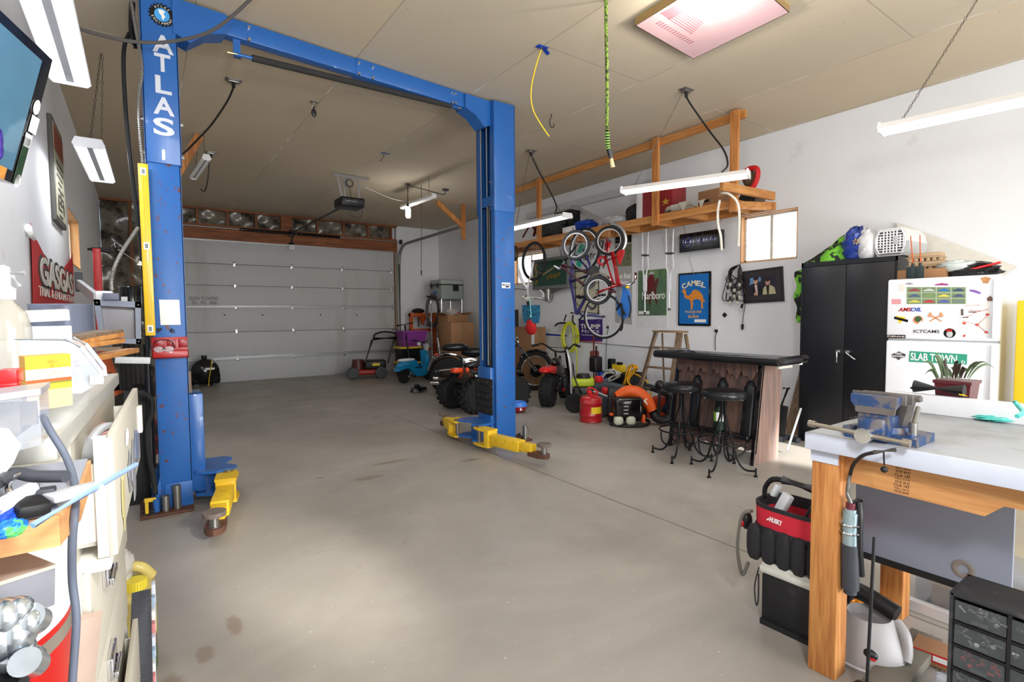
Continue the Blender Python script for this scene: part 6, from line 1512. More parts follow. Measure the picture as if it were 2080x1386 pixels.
tubes(t,'frame',mar,[[g2(1143,538),g2(1199,556)],[g2(1141,543),g2(1190,582)],[g2(1143,537),g2(1141,545)]],.027)
tubes(t,'chain_stay',alu,[[g2(1200,556),g2(1180,588)],[g2(1204,558),g2(1190,590)]],.016)
tubes(t,'brake_cable',black,[[g2(1140,520),g2(1136,500),g2(1141,520),g2(1145,532)]],.004)
MB().cyl(g2(1201,553,-.03),g2(1201,553,.04),.05,n=18).cyl(g2(1207,550,-.02),g2(1207,550,.05),.07,n=18).tube([g2(1207,553),g2(1216,562)],.012,6,smooth=False).done('crankset',black,t)
MB().tube([g2(1163,462),g2(1164,467),g2(1163,476)],.006,6).done('hanging_hook',black,None,'black hook on the shelf rail carrying the maroon bicycle','hook')
# 3 purple bicycle with two large wheels
X3=5.36;g3=lambda x,y,o=0:at(x,y,X=X3+o)
t=thing('purple_bicycle','purple bicycle hanging with its large wheel lowest by the purple sign','bicycle',g3(1225,690))
wheel(t,g3(1187,508),.325,tr=.022)
wheel(t,g3(1226,643),.32,n=(-.95,-.3,0),tr=.018)
pur=mat('purple_frame',(84,80,150),.3,.3)
tubes(t,'frame',pur,[[g3(1158,568),g3(1171,638)],[g3(1165,520),g3(1160,560),g3(1158,570)],[g3(1187,508),g3(1203,552)],[g3(1170,520),g3(1200,552)],[g3(1172,638),g3(1192,600)],[g3(1160,572),g3(1196,560)]],.028)
tubes(t,'fork',pur,[[g3(1180,640),g3(1200,641),g3(1226,644)]],.018)
tubes(t,'handlebar',black,[[g3(1164,640),g3(1163,652),g3(1168,660)],[g3(1160,636),g3(1180,637)],[g3(1176,650),g3(1186,641)]],.014)
tubes(t,'seat_post',black,[[g3(1192,600),g3(1178,605),g3(1170,602)],[g3(1176,602),g3(1192,608)]],.02)
tubes(t,'bar_end',dgrey,[[g3(1205,612,-.2),g3(1210,620,-.2),g3(1203,628,-.2),g3(1196,622,-.2)]],.018)
MB().cyl(g3(1197,575,-.05),g3(1197,575,.02),.09,n=20).done('chainring',dsteel,t)
MB().tube([g3(1150,640),g3(1146,652)],.014,6,smooth=False).done('grip',black,t)
# 4 red child's bike
X4=5.08;g4=lambda x,y,o=0:at(x,y,X=X4+o);n4=(-.84,-.54,0)
t=thing('red_child_bicycle','small red child bicycle with chrome fenders hung from the shelf','bicycle',g4(1250,600))
R4=.198
wheel(t,g4(1237.5,489),R4,n=n4,tr=.022,rimm=lgrey,rimw=.009,spokes=12)
wheel(t,g4(1214,590),R4,n=n4,tr=.026,tyre=mat('dark_grey_tyre',(52,52,54),.8),spokes=12)
rdm=mat('red_candy_frame',(172,26,32),.25,.2,coat=.5)
tubes(t,'frame',rdm,[[g4(1229,520),g4(1246,577)],[g4(1242,512),g4(1254,578)],[g4(1245,512),g4(1259,578)],[g4(1230,530),g4(1255,522)],[g4(1234,485),g4(1229,515)],[g4(1245,577),g4(1262,580)]],.017)
tubes(t,'chain_guard',rdm,[[g4(1232,492),g4(1232,512)],[g4(1238,492),g4(1234,516)]],.026)
MB().torus(g4(1223,530),n4,.05,.018,24,8,sq=.6).done('chain_case',rdm,t)
tubes(t,'fork',rdm,[[g4(1212,596),g4(1230,588),g4(1256,579)]],.017)
mb=MB();a_,b_=basis(V(n4));c_=g4(1237.5,489);mb.torus(c_,V(n4),R4+.018,.022,26,8,sq=1.2,a0=-2.2 if False else 0,a1=2.6)
# fender arcs following the outer right side
def fender(c,R_,th0,th1,m_):
    n=V(n4).normalized();h=V((n.y,-n.x,0));h=h if h.y<0 else -h;mb=MB();P_=[]
    for i in range(19):
        q=th0+(th1-th0)*i/18;P_.append(c+(h*math.cos(q)+V((0,0,1))*math.sin(q))*R_)
    mb.tube(P_,.02,8,smooth=False);return mb.done('fender',m_,t)
mb.bm.free()
fender(g4(1237.5,489),R4+.02,1.6,-.8,mat('worn_chrome',(190,190,188),.25,.8));fender(g4(1214,590),R4+.02,2.0,-.2,chrome)
mb=MB();s0=g4(1263,505,-.02)
mb.prism([g4(1252,514),g4(1258,508),g4(1268,507),g4(1266,516),g4(1260,535),g4(1256,538),g4(1254,530)],(.05,.03,0));mb.done('seat',redp,t)
tubes(t,'handlebar',chrome,[[g4(1262,582),g4(1272,580,-.03),g4(1283,577,-.05),g4(1290,570,-.06),g4(1291,560,-.06)]],.011)
tubes(t,'hand_grip',mat('dark_red_grip',(96,34,34),.6),[[g4(1291,568,-.06),g4(1291,554,-.06)]],.017)
MB().ball(g4(1274,582),(.03,.03,.03),10).done('yellow_bell',yelp,t)
MB().box(*[v for p in [(g4(1243,593).x-.03,g4(1243,593).x+.03)]for v in p],g4(1243,593).y-.05,g4(1243,593).y+.05,g4(1243,593).z-.015,g4(1243,593).z+.015,b=.006).tube([g4(1225,545),g4(1233,520)],.01,6,smooth=False).done('pedal',mat('dark_red_rubber',(80,30,32),.7),t)
# swimming trunks and red cloth hanging from the road bike
t=thing('swim_shorts','blue patterned swim shorts hanging from the white bicycle handlebar','shorts',g(1077,655))
P=[(1060,620),(1094,620),(1094,640),(1092,657),(1082,657),(1078,648),(1074,657),(1064,655),(1061,640)]
MB().prism([g(x,y,-.08)for x,y in P],(.05,.02,0)).done('shorts',mat('blue_wave_fabric',(50,130,170),.7,var=.15,scale=18,dirt=(30,84,120),dscale=22,dlo=.5,dhi=.55),t)
MB().tube([g(1075,606,-.05),g(1077,620,-.09),g(1079,643,-.1)],.007,6).ball(g(1078,643,-.1),.018,8).done('drawstring',mat('aqua_cord',(150,230,214),.6),t)
bag('red_mittens',g(1079,665,-.05),(.06,.12,.13),mat('bright_red_fabric',(200,30,34),.7),'red cloth hanging below the blue swim shorts','cloth',41,flat=False)
# blue life vest and black straps on the wall
gl=lambda x,y,o=0:at(x,y,X=5.1+o)
t=thing('life_vest','blue and grey life vest hanging from the red bicycle','life vest',gl(1265,640))
MB().prism([gl(1255,582),gl(1262,578),gl(1270,582),gl(1277,596),gl(1279,625),gl(1274,642),gl(1266,648),gl(1254,638),gl(1251,610)],(.08,.04,0)).done('foam_body',mat('vest_blue',(52,120,210),.6),t)
MB().prism([gl(1252,583,-.01),gl(1262,580,-.01),gl(1263,590,-.01),gl(1259,615,-.01),gl(1253,612,-.01)],(.02,0,0)).done('grey_panel',grey,t)
MB().tube([gl(1250,610,-.02),gl(1262,625,-.03),gl(1270,640,-.02)],.012,6).tube([gl(1252,630,-.02),gl(1262,618,-.03),gl(1264,660,-.03),gl(1261,672,-.02)],.014,6).tube([gl(1277,600),gl(1281,625),gl(1278,646)],.01,6).done('strap',black,t)
# ================================================================ VEHICLES AND GEAR ON THE FAR FLOOR
def F_(x,y,rz):return TM(x,y,0,rz)
def fatwheel(par,F,c,R_,w_,m_,rim_m,axis=(0,1,0),knobs=0,name='wheel',rimr=.5):
    c=V(c);ax=V(axis).normalized();h=w_/2
    mb=MB(F);mb.lathe([(R_*rimr,-h*.8),(R_*.85,-h),(R_*.97,-h*.75),(R_,-h*.3),(R_,h*.3),(R_*.97,h*.75),(R_*.85,h),(R_*rimr,h*.8)],c,ax,36)
    if knobs:
        a,b_=basis(ax)
        for i in range(knobs):
            t_=2*PI*i/knobs;u=a*math.cos(t_)+b_*math.sin(t_);tt=ax.cross(u)
            for s in (-1,0,1):
                off=(.5 if s==0 else 0)*2*PI/knobs*R_
                cc=c+u*(R_+.002)+ax*(s*h*.62)+tt*off
                mb.obox(cc,(R_*.10,w_*.24,R_*3.2/knobs),Matrix((u,ax,tt)).transposed())
    wh=mb.done(name,m_,par)
    MB(F).lathe([(0,-h*.3),(R_*rimr*.4,-h*.35),(R_*rimr*.9,-h*.15),(R_*rimr*1.05,-h*.8),(R_*rimr*1.05,h*.8),(R_*rimr*.9,h*.15),(R_*rimr*.4,h*.35),(0,h*.3)],c,ax,30).done('rim',rim_m,wh)
    return wh
# big twin motorcycle --------------------------------------------------
ra,fa=V((4.40,8.15,0)),V((5.93,7.62,0));d=fa-ra;rz=math.atan2(d.y,d.x);WBs=d.length
F=F_(ra.x,ra.y,rz)
t=thing('cruiser_motorcycle','black and chrome cruiser motorcycle parked behind the right blue column','motorcycle',M=F)
paintb=mat('black_motorcycle_paint',(14,14,17),.12,coat=1)
fatwheel(t,F,(0,0,.33),.33,.17,blackm,mat('polished_rim',(220,220,226),.28,.55),rimr=.72)
w2=MB(F).torus((WBs,0,.36),(0,1,0),.325,.04,44,10).done('wheel',blackm,t);MB(F).torus((WBs,0,.36),(0,1,0),.275,.012,44,8).cyl((WBs,-.05,.36),(WBs,.05,.36),.03,n=14).cyl((WBs,-.05,.36),(WBs,-.045,.36),.12,n=24).done('rim',chrome,w2)
mb=MB(F)
for i in range(28): 
    a_=2*PI*i/28;mb.tube([(WBs,.02*(-1)**i,.36),(WBs+.3*math.cos(a_),0,.36+.3*math.sin(a_))],.003,4,smooth=False)
mb.done('spokes',chrome,w2)
def fender_(F,cx,cz,R_,w_,a0,a1,m_,par,nm='fender'):
    def f(u,v):
        a_=a0+(a1-a0)*u;q=(v-.5)*2;rr_=R_-.035*q*q;return (cx+rr_*math.cos(a_),q*w_/2,cz+rr_*math.sin(a_))
    mb=MB(F);mb.grid(f,24,8,thick=.006);return mb.done(nm,m_,par)
fender_(F,0,.34,.385,.22,2.9,.5,paintb,t,'rear_fender');fender_(F,WBs,.36,.40,.13,2.5,.9,paintb,t,'front_fender')
MB(F).tube([(-.3,.11,.62),(-.1,.12,.73),(.12,.12,.70)],.014,8).tube([(-.3,-.11,.62),(-.1,-.12,.73),(.12,-.12,.70)],.014,8).done('fender_strut',chrome,t)
MB(F).ball((-.20,0,.71),(.05,.06,.02),12).done('tail_light',mat('red_lens',(220,50,36),.2,coat=1),t)
MB(F).tube([(-.14,0,.73),(-.17,0,.88),(-.19,0,1.0)],.016,8).done('sissy_bar',chrome,t)
MB(F).ball((.12,0,.83),(.24,.13,.07),20,pw=.8).ball((.47,0,.74),(.24,.15,.08),20,pw=.8).done('seat',vinyl,t)
for k in range(3):MB(F).tube([(.02+k*.06,.10,.84),(.04+k*.06,0,.905),(.02+k*.06,-.1,.84)],.007,6).done('seat_stripe',grey,t)
MB(F).ball((.86,0,.80),(.30,.15,.13),24).done('fuel_tank',paintb,t)
MB(F).ball((.86,0,.935),(.08,.05,.012),12).done('tank_console',chrome,t)
MB(F).cyl((.62,-.02,.36),(.70,-.02,.66),.085,.075,n=20).cyl((.84,-.02,.36),(.74,-.02,.66),.085,.075,n=20).box(.48,.92,-.13,.13,.18,.42,b=.05).done('engine',mat('silver_engine',(170,170,174),.3,.8),t)
mb=MB(F)
for k in range(7):
    for sx,ex in ((.63,.70),(.83,.74)):
        q=k/7;mb.cyl((sx+(ex-sx)*q,-.02,.42+q*.24),(sx+(ex-sx)*q,-.02,.428+q*.24),.10,n=20)
mb.done('cooling_fins',mat('dark_fins',(60,60,62),.4,.6),t)
MB(F).cyl((.72,-.12,.56),(.72,-.2,.56),.085,n=24).done('air_cleaner',chrome,t)
MB(F).box(.22,.50,-.16,.16,.42,.66,b=.03).done('oil_tank',chrome,t)
MB(F).tube([(.82,-.12,.45),(.80,-.17,.28),(.6,-.18,.22),(.1,-.19,.22),(-.35,-.19,.24)],.036,12).tube([(.66,-.12,.45),(.6,-.17,.36),(.4,-.18,.31),(0,-.19,.30),(-.3,-.19,.32)],.034,12).done('exhaust_pipe',chrome,t)
MB(F).tube([(0,-.1,.33),(.35,-.12,.36),(.6,-.1,.4)],.02,8).tube([(0,.1,.33),(.35,.12,.36),(.6,.1,.4)],.02,8).tube([(.9,0,.25),(1.1,0,.55),(1.14,0,.84),(.5,0,.68),(.2,0,.5)],.022,8).done('frame',paintb,t)
for s in (-1,1):MB(F).tube([(WBs,s*.09,.36),(1.17,s*.09,.98)],.022,10,smooth=False).tube([(WBs-.17,s*.09,.62),(1.16,s*.09,1.0)],.028,10,smooth=False).done('fork_leg',chrome,t)
MB(F).tube([(1.0,-.38,1.02),(1.06,-.3,1.04),(1.15,-.15,1.08),(1.16,0,1.06),(1.15,.15,1.08),(1.06,.3,1.04),(1.0,.38,1.02)],.014,8).done('handlebar',chrome,t)
MB(F).cyl((1.0,-.40,1.02),(1.04,-.28,1.04),.019,n=10).cyl((1.0,.4,1.02),(1.04,.28,1.04),.019,n=10).done('grip',black,t)
MB(F).lathe([(.02,-.1),(.07,-.07),(.09,0),(.085,.02),(0,.03)],(1.26,0,.90),(1,0,0),24).done('headlight',chrome,t)
# orange and black ATV facing right ----------------------------------
A0=V((3.84,6.62,0));F=F_(A0.x,A0.y,math.atan2(.06,1))
t=thing('quad_bike','black and orange quad bike with knobby tyres behind the right lift column','quad bike',M=F)
tyre_k=mat('knobby_tyre_rubber',(34,34,35),.85,var=.2,scale=30)
for (x,y,R_,w_)in ((0,.30,.245,.22),(0,-.30,.245,.22),(.70,.33,.23,.16),(.70,-.33,.23,.16)):
    fatwheel(t,F,(x,y,R_),R_,w_,tyre_k,dsteel,knobs=18,rimr=.5)
MB(F).tube([(0,-.3,.245),(0,.3,.245)],.03,10,smooth=False).tube([(0,0,.25),(.4,0,.32)],.04,10,smooth=False).tube([(.4,-.12,.3),(.75,-.1,.33),(.7,-.3,.26)],.018,8).tube([(.4,.12,.3),(.75,.1,.33),(.7,.3,.26)],.018,8).tube([(.1,-.12,.62),(.5,-.13,.5),(.75,-.08,.6)],.018,8).tube([(.1,.12,.62),(.5,.13,.5),(.75,.08,.6)],.018,8).done('frame',orange,t)
MB(F).cyl((0,.06,.245),(0,.09,.245),.13,n=24).cyl((0,-.15,.245),(0,-.12,.245),.10,n=24).done('brake_disc',dsteel,t)
mb=MB(F);mb.tube([(.06,0,.34),(.16,0,.60)],.03,10,smooth=False);mb.done('shock_absorber',mat('orange_spring',(220,70,30),.4),t)
mb=MB(F)
for k in range(7):mb.torus((.06+.1*k/6,0,.34+.24*k/6),(.1,0,.26),.042,.008,16,6)
mb.done('spring_coil',steel,t)
MB(F).box(.3,.62,-.13,.13,.24,.52,b=.04).done('engine',mat('dark_engine',(48,48,50),.4,.5),t)
MB(F).ball((.28,0,.66),(.30,.10,.055),20,pw=.8).done('seat',vinyl,t)
for s in (-1,1):
    def f(u,v,s=s):a_=.2+u*2.4;return (.02+.31*math.cos(a_),s*(.12+.25*v),.31+.30*math.sin(a_)-.02*v)
    mb=MB(F);mb.grid(f,16,5,thick=.008);mb.done('rear_fender',paintb,t)
    def f(u,v,s=s):a_=.4+u*2.1;return (.78+.2*math.cos(a_),s*(.10+.12*v),.36+.2*math.sin(a_))
    mb=MB(F);mb.grid(f,16,5,thick=.008);mb.done('front_fender',paintb,t)
MB(F).box(-.24,-.08,-.10,.02,.57,.64,b=.02).done('tail_box',mat('glossy_orange',(232,72,24),.25,coat=.6),t)
MB(F).ball((-.10,-.22,.62),(.02,.045,.04),12).done('tail_light',mat('orange_lens',(250,90,30),.2,coat=1),t)
MB(F).tube([(-.42,.1,.60),(-.1,.12,.60),(.1,.1,.58)],.018,8).done('chrome_bar',chrome,t)
MB(F).ball((.72,0,.72),(.2,.12,.1),16).done('tank_cover',orange,t)
MB(F).tube([(.72,-.36,.92),(.8,-.25,.94),(.84,0,.86),(.8,.25,.94),(.72,.36,.92)],.013,8).done('handlebar',black,t)
# mini bike with red seat ---------------------------------------------
r0=V((5.02,6.14,0));F=F_(r0.x,r0.y,math.radians(33))
t=thing('mini_bike','black mini dirt bike with a red seat and fat rear tyre','mini motorbike',M=F)
fatwheel(t,F,(0,0,.225),.215,.19,tyre_k,dsteel,knobs=20,rimr=.5);fatwheel(t,F,(.92,0,.24),.24,.12,tyre_k,dsteel,knobs=20,rimr=.5)
mb=MB(F);mb._add([(-.28,-.03,.60),(-.28,.03,.60),(.1,.09,.55),(.1,-.09,.55),(.28,-.06,.58),(.28,.06,.58),(-.28,-.03,.57),(-.28,.03,.57),(.1,.09,.49),(.1,-.09,.49),(.28,-.06,.52),(.28,.06,.52)],[(0,1,2,3),(3,2,5,4),(6,9,8,7),(9,10,11,8),(0,3,9,6),(3,4,10,9),(1,7,8,2),(2,8,11,5),(0,6,7,1),(4,5,11,10)])
mb.ball((-.0,0,.565),(.27,.1,.045),18,pw=.7);mb.done('seat',mat('red_vinyl',(210,34,34),.35),t)
MB(F).tube([(0,-.12,.24),(.25,-.12,.4),(.1,-.08,.52)],.016,8).tube([(0,.12,.24),(.25,.12,.4),(.1,.08,.52)],.016,8).tube([(.2,0,.5),(.55,0,.66),(.66,0,.68),(.6,0,.25),(.25,0,.2),(.2,0,.4)],.018,8).done('frame',paintb,t)
MB(F).box(.26,.52,-.14,.14,.18,.46,b=.04).cyl((.38,-.16,.32),(.38,.16,.32),.09,n=20).done('engine',mat('dark_engine',(0,0,0)),t)
mb=MB(F)
for k in range(6):mb.box(.3,.5,-.12,.12,.47+k*.022,.478+k*.022)
mb.done('cooling_fins',steel,t)
MB(F).ball((.42,0,.64),(.17,.09,.08),16).done('fuel_tank',paintb,t)
MB(F).ball((.3,-.16,.22),(.03,.02,.035),10).done('red_cap',redp,t)
for s in (-1,1):MB(F).tube([(.92,s*.09,.24),(.68,s*.09,.78)],.018,8,smooth=False).done('fork_leg',paintb,t)
MB(F).tube([(.44,.36,.90),(.56,.26,.92),(.66,.1,.80),(.66,-.1,.80),(.56,-.26,.92),(.44,-.36,.90)],.014,8).tube([(.6,.18,.86),(.6,-.18,.86)],.009,6,smooth=False).done('handlebar',paintb,t)
MB(F).cyl((.40,.39,.895),(.49,.31,.91),.02,n=10).cyl((.40,-.39,.895),(.49,-.31,.91),.02,n=10).done('grip',black,t)
# pressure washer -------------------------------------------------------
F=F_(5.16,5.66,-.75)
t=thing('pressure_washer','lime and black pressure washer with a silver tube handle','pressure washer',M=F)
for s in (-1,1):
    w_=fatwheel(t,F,(-.02,s*.24,.14),.14,.045,blackm,dgrey,rimr=.75)
    mb=MB(F)
    for i in range(5):a_=i*2*PI/5;mb.tube([(-.02,s*.24,.14),(-.02+.1*math.cos(a_),s*.24,.14+.1*math.sin(a_))],.012,6,smooth=False)
    mb.done('spokes',dgrey,w_)
silv=mat('silver_tube',(188,190,192),.3,.6)
MB(F).tube([(.3,-.17,.09),(.02,-.17,.09),(-.06,-.17,.2),(-.08,-.17,.6),(-.12,-.15,.84),(-.14,-.09,.90)],.016,10).done('handle_tube',silv,t)
MB(F).tube([(.3,.17,.09),(.02,.17,.09),(-.06,.17,.2),(-.08,.17,.6),(-.12,.15,.84),(-.14,.09,.90)],.016,10).done('handle_tube',silv,t)
MB(F).tube([(-.14,-.12,.885),(-.145,0,.91),(-.14,.12,.885)],.026,12).done('handle_grip',black,t)
MB(F).box(-.04,.26,-.15,.15,.10,.36,b=.03).cyl((.1,0,.1),(.1,0,.42),.12,n=24).done('engine',dsteel,t)
MB(F).box(-.07,.26,-.16,.16,.36,.47,b=.03).done('engine_cover',mat('lime_plastic',(196,214,50),.4),t)
MB(F).cyl((.1,0,.46),(.1,0,.53),.11,.09,n=24).done('recoil_starter',black,t)
MB(F).box(-.09,-.07,-.06,.1,.33,.37).done('white_label',whitep,t)
MB(F).tube([(-.05,-.1,.7),(-.02,-.2,.5),(.06,-.2,.3),(.1,.1,.2),(.0,.1,.18)],.012,7).done('hose',black,t)
t=thing('trimmer_heads','dark tangle of yard tool heads standing behind the pressure washer','yard tools',(5.75,5.9,0))
MB().tube([(5.75,5.85,0),(5.8,5.9,.9)],.015,6,smooth=False).box(5.68,5.85,5.8,5.95,.5,.74,b=.03).done('black_head',black,t)
MB().tube([(5.85,6.0,0),(5.86,6.02,1.05)],.017,6,smooth=False).box(5.8,5.92,5.94,6.06,.62,.82,b=.03).done('red_brown_head',mat('maroon_tool',(120,50,44),.5),t)
MB().box(5.78,5.92,5.78,5.86,.3,.5,b=.02).done('blue_part',bluep,t)
MB().box(5.62,5.9,5.7,6.05,0,.28,b=.03).done('orange_part',mat('dark_orange_case',(150,72,34),.5),t)
# safety gas can ----------------------------------------------------------
c_=(4.76,4.94,0)
t=thing('fuel_can','round red steel safety fuel can standing on the concrete floor','fuel can',c_)
MB().lathe([(.138,0),(.147,.006),(.145,.02),(.147,.085),(.150,.09),(.147,.095),(.147,.245),(.15,.25),(.147,.255),(.145,.295),(.12,.325),(.05,.345),(0,.35)],c_,n=40).done('body',mat('safety_can_red',(172,20,30),.28,coat=.5),t)
mb=MB();ang0,ang1=math.atan2(-.75,-.55)-.1,math.atan2(-.75,-.55)+.95
mb.grid(lambda u,v:(c_[0]+0.1485*math.cos(ang0+(ang1-ang0)*u),c_[1]+0.1485*math.sin(ang0+(ang1-ang0)*u),.12+.085*v),10,2,thick=.001);mb.done('yellow_label',yelp,t)
MB().cyl((c_[0],c_[1],.32),(c_[0],c_[1],.36),.035,n=18).tube([(c_[0]+.05,c_[1]-.03,.33),(c_[0]+.06,c_[1]-.05,.40),(c_[0]-.02,c_[1]+.02,.44),(c_[0]-.03,c_[1]+.03,.36)],.011,8).ball((c_[0]-.01,c_[1]+.01,.38),(.03,.03,.035),12).done('spout_and_lever',redp,t)
# backpack blower -----------------------------------------------------------
F=F_(5.02,4.48,-.62)    # local x right in view, -y towards viewer
t=thing('backpack_blower','orange and black backpack leaf blower with a ribbed black tube','leaf blower',M=F)
MB(F).box(-.25,.12,-.17,.06,.10,.37,b=.05).done('engine_cover',gloss,t)
mb=MB(F)
for k in range(4):mb.box(-.135,-.075,-.174,-.168,.30-k*.045,.312-k*.045)
mb.done('vent_slot',lgrey,t)
MB(F).ball((-.19,-.13,.08),(.06,.06,.06),14,pw=.7).ball((-.04,-.14,.08),(.06,.05,.06),14,pw=.7).done('fuel_tank',mat('milky_tank',(206,212,190),.4),t)
MB(F).tube([(-.28,-.1,.03),(-.1,-.19,.02),(.12,-.17,.02),(.22,-.02,.03),(.2,.12,.03),(-.2,.12,.03)],.016,8,closed=True).box(-.28,.22,.08,.13,.02,.46,b=.02).done('base_frame',black,t)
MB(F).tube([(-.2,.02,.34),(-.06,.0,.42),(.08,-.02,.40),(.19,-.05,.30),(.245,-.06,.19)],lambda q:.06+.02*math.sin(q*PI),16).done('orange_volute',mat('blower_orange',(232,96,30),.4),t)
MB(F).obox((.165,-.115,.31),(.07,.006,.05),Euler((0,.8,0)).to_matrix()).done('white_label',whitep,t)
MB(F).box(.1,.14,-.16,-.02,.05,.15,b=.01).ball((-.27,-.1,.15),(.03,.03,.02),10).done('orange_trim',orange,t)
P_=smoothpath([(.25,-.06,.17),(.30,-.07,.09),(.40,-.07,.07),(.48,-.05,.13),(.50,-.03,.25),(.50,0,.36)],12)
mb=MB(F);mb.tube(P_,.05,14,smooth=False)
for i in range(8,len(P_)-2,3):mb.torus(P_[i],P_[i+1]-P_[i],.05,.006,16,6)
mb.done('ribbed_tube',black,t)
MB(F).tube([(.50,0,.36),(.49,.02,.40),(.55,.03,.44)],.055,12).done('elbow',black,t)
# long black blower pipes lying across
MB().tube([at(1285,793,Y=4.9),at(1305,785,Y=4.85),at(1330,790,Y=4.6),at(1372,808,Y=4.1)],.045,14,4).done('blower_pipe',mat('matte_black_tube',(44,46,50),.55),None,'long black blower pipe lying over the gear beside the ladder','pipe')
# leaf vacuum grey with red triggers
t=thing('leaf_vacuum','dark grey leaf vacuum with red switches lying behind the red fuel can','leaf vacuum',(5.3,5.1,0))
MB().tube([at(1205,790,Y=5.4),at(1235,785,Y=5.2),at(1262,790,Y=5.0),at(1290,800,Y=4.8)],.06,12).tube([at(1195,780,Y=5.5),at(1215,782,Y=5.4),at(1235,772,Y=5.3)],.04,10).done('body',mat('slate_plastic',(66,72,80),.45),t)
MB().box(5.0,5.35,4.98,5.18,.02,.34,b=.04).done('motor_housing',mat('slate_plastic',(0,0,0)),t)
MB().ball(at(1216,771,Y=5.2),(.05,.06,.05),12,pw=.6).ball(at(1229,794,Y=5.0),(.04,.05,.05),12,pw=.6).ball(at(1211,800,Y=5.1),(.04,.05,.04),10,pw=.7).done('red_switch',redp,t)
MB().tube([at(1240,808,Y=4.85),at(1220,800,Y=4.95),at(1205,795,Y=5.05)],.012,7).done('cable',lgrey,t)
# milk crate with cords
cy0,cy1=at(1290,790,X=6.0).y,at(1228,790,X=6.0).y
t=thing('milk_crate','black milk crate heaped with white and yellow cords by the wall','crate',(6.05,(cy0+cy1)/2,.18))
mb=MB();z0,z1=.16,.50
for x in (5.85,6.25):
    mb.box(x-.006,x+.006,cy0,cy1,z1-.05,z1).box(x-.006,x+.006,cy0,cy1,z0,z0+.05)
    n_=9
    for i in range(-4,n_+1):
        for s in (1,-1):
            ya=cy0+(cy1-cy0)*i/n_;yb=ya+s*(z1-z0)*.75
            if cy0-.01<=min(ya,yb)and max(ya,yb)<=cy1+.01:mb.tube([(x,ya,z0+.02),(x,yb,z1-.02)],.006,4,smooth=False)
for y in (cy0,cy1):mb.box(5.85,6.25,y-.006,y+.006,z0,z1)
mb.box(5.85,6.25,cy0,cy1,z0,z0+.01);mb.done('crate',black,t)
MB().box(5.88,6.22,cy0+.03,cy1-.25,z0+.01,z1-.02,b=.02).done('dark_contents',mat('black_contents',(30,30,34),.7),t)
bx_=MB().box(5.8,6.3,cy0-.05,cy1+.05,0,.158,b=.01).done('grey_case',dgrey,None,'flat dark grey case on the floor under the milk crate','case')
def cordpile(name,pts,m_,r,label,n,jit,seed,X_):
    rr=random.Random(seed);mb=MB()
    for k in range(n):
        q=[at(x+rr.uniform(-jit,jit),y+rr.uniform(-jit,jit)*.7,X=X_+rr.uniform(-.1,.1))for x,y in pts];mb.tube(q,r,6,5)
    return mb.done(name,m_,None,label,'cord')
cordpile('extension_cord',[(1250,758),(1235,756),(1222,768),(1228,778),(1248,768),(1256,758),(1240,752)],mat('white_cord_rubber',(220,220,214),.5),.011,'white extension cord spilling over the front of the milk crate',6,6,4,5.85)
cordpile('extension_cord',[(1268,782),(1276,762),(1280,745),(1290,745),(1284,757),(1278,770),(1280,784)],mat('yellow_cord_rubber',(236,176,30),.5),.011,'yellow extension cord looped over the right end of the milk crate',5,4,5,5.85)
MB().tube([at(1286,758,X=5.9),at(1300,765,X=5.9),at(1316,778,X=5.9),at(1322,800,X=5.8),at(1316,822,X=5.7)],.011,7).tube([at(1282,744,X=6.0),at(1290,742,X=6.0),at(1295,748,X=6.0),at(1286,758,X=5.9)],.011,7).done('extension_cord',mat('yellow_cord_rubber',(0,0,0)),None,'single yellow cord trailing from the crate to the floor at right','cord')
t=thing('yellow_power_tool','yellow and black power tool on top of the milk crate cords','power tool',at(1255,755,X=6.0))
MB().box(5.96,6.06,at(1267,755,X=6.0).y,at(1244,755,X=6.0).y,.50,.62,b=.02).done('body',yelp,t)
MB().box(5.95,6.05,at(1247,755,X=6.0).y,at(1238,755,X=6.0).y,.50,.70,b=.015).box(5.95,6.0,at(1266,750,X=6).y,at(1256,750,X=6).y,.62,.66,b=.01).done('black_grip',black,t)
MB().tube([at(1216,754,X=6.1),at(1240,756,X=6.05)],.022,8,smooth=False).done('shaft',dgrey,t)
# gear right of the blower, behind stools
bag('navy_duffel',(5.6,4.15,.17),(.2,.25,.2),mat('navy_canvas',(30,38,66),.8),'navy bag on the floor behind the left bar stool','bag',51)
MB().box(5.55,5.85,4.3,4.6,.12,.3,b=.03).box(5.5,5.9,4.25,4.65,0,.12,b=.02).done('orange_tool_case',mat('orange_red_case',(196,64,34),.45),None,'orange and dark tool case behind the blower tube','case')
MB().tube([(5.45,4.05,.12),(5.8,4.5,.10)],.07,12,smooth=False).done('dark_canister',dgrey,None,'dark grey canister lying on the floor behind the left bar stool','canister')
t=thing('tripod_head','black camera shaped head on a stand by the ladder foot','stand',(5.7,4.7,0));MB().ball(at(1340,782,X=5.4),(.06,.06,.06),14).done('head',black,t);MB().tube([at(1340,790,X=5.4),V((5.4,at(1338,850,X=5.4).y,0))],.02,8,smooth=False).tube([at(1325,788,X=5.4),at(1345,792,X=5.4)],.03,8,smooth=False).done('stem',dgrey,t)
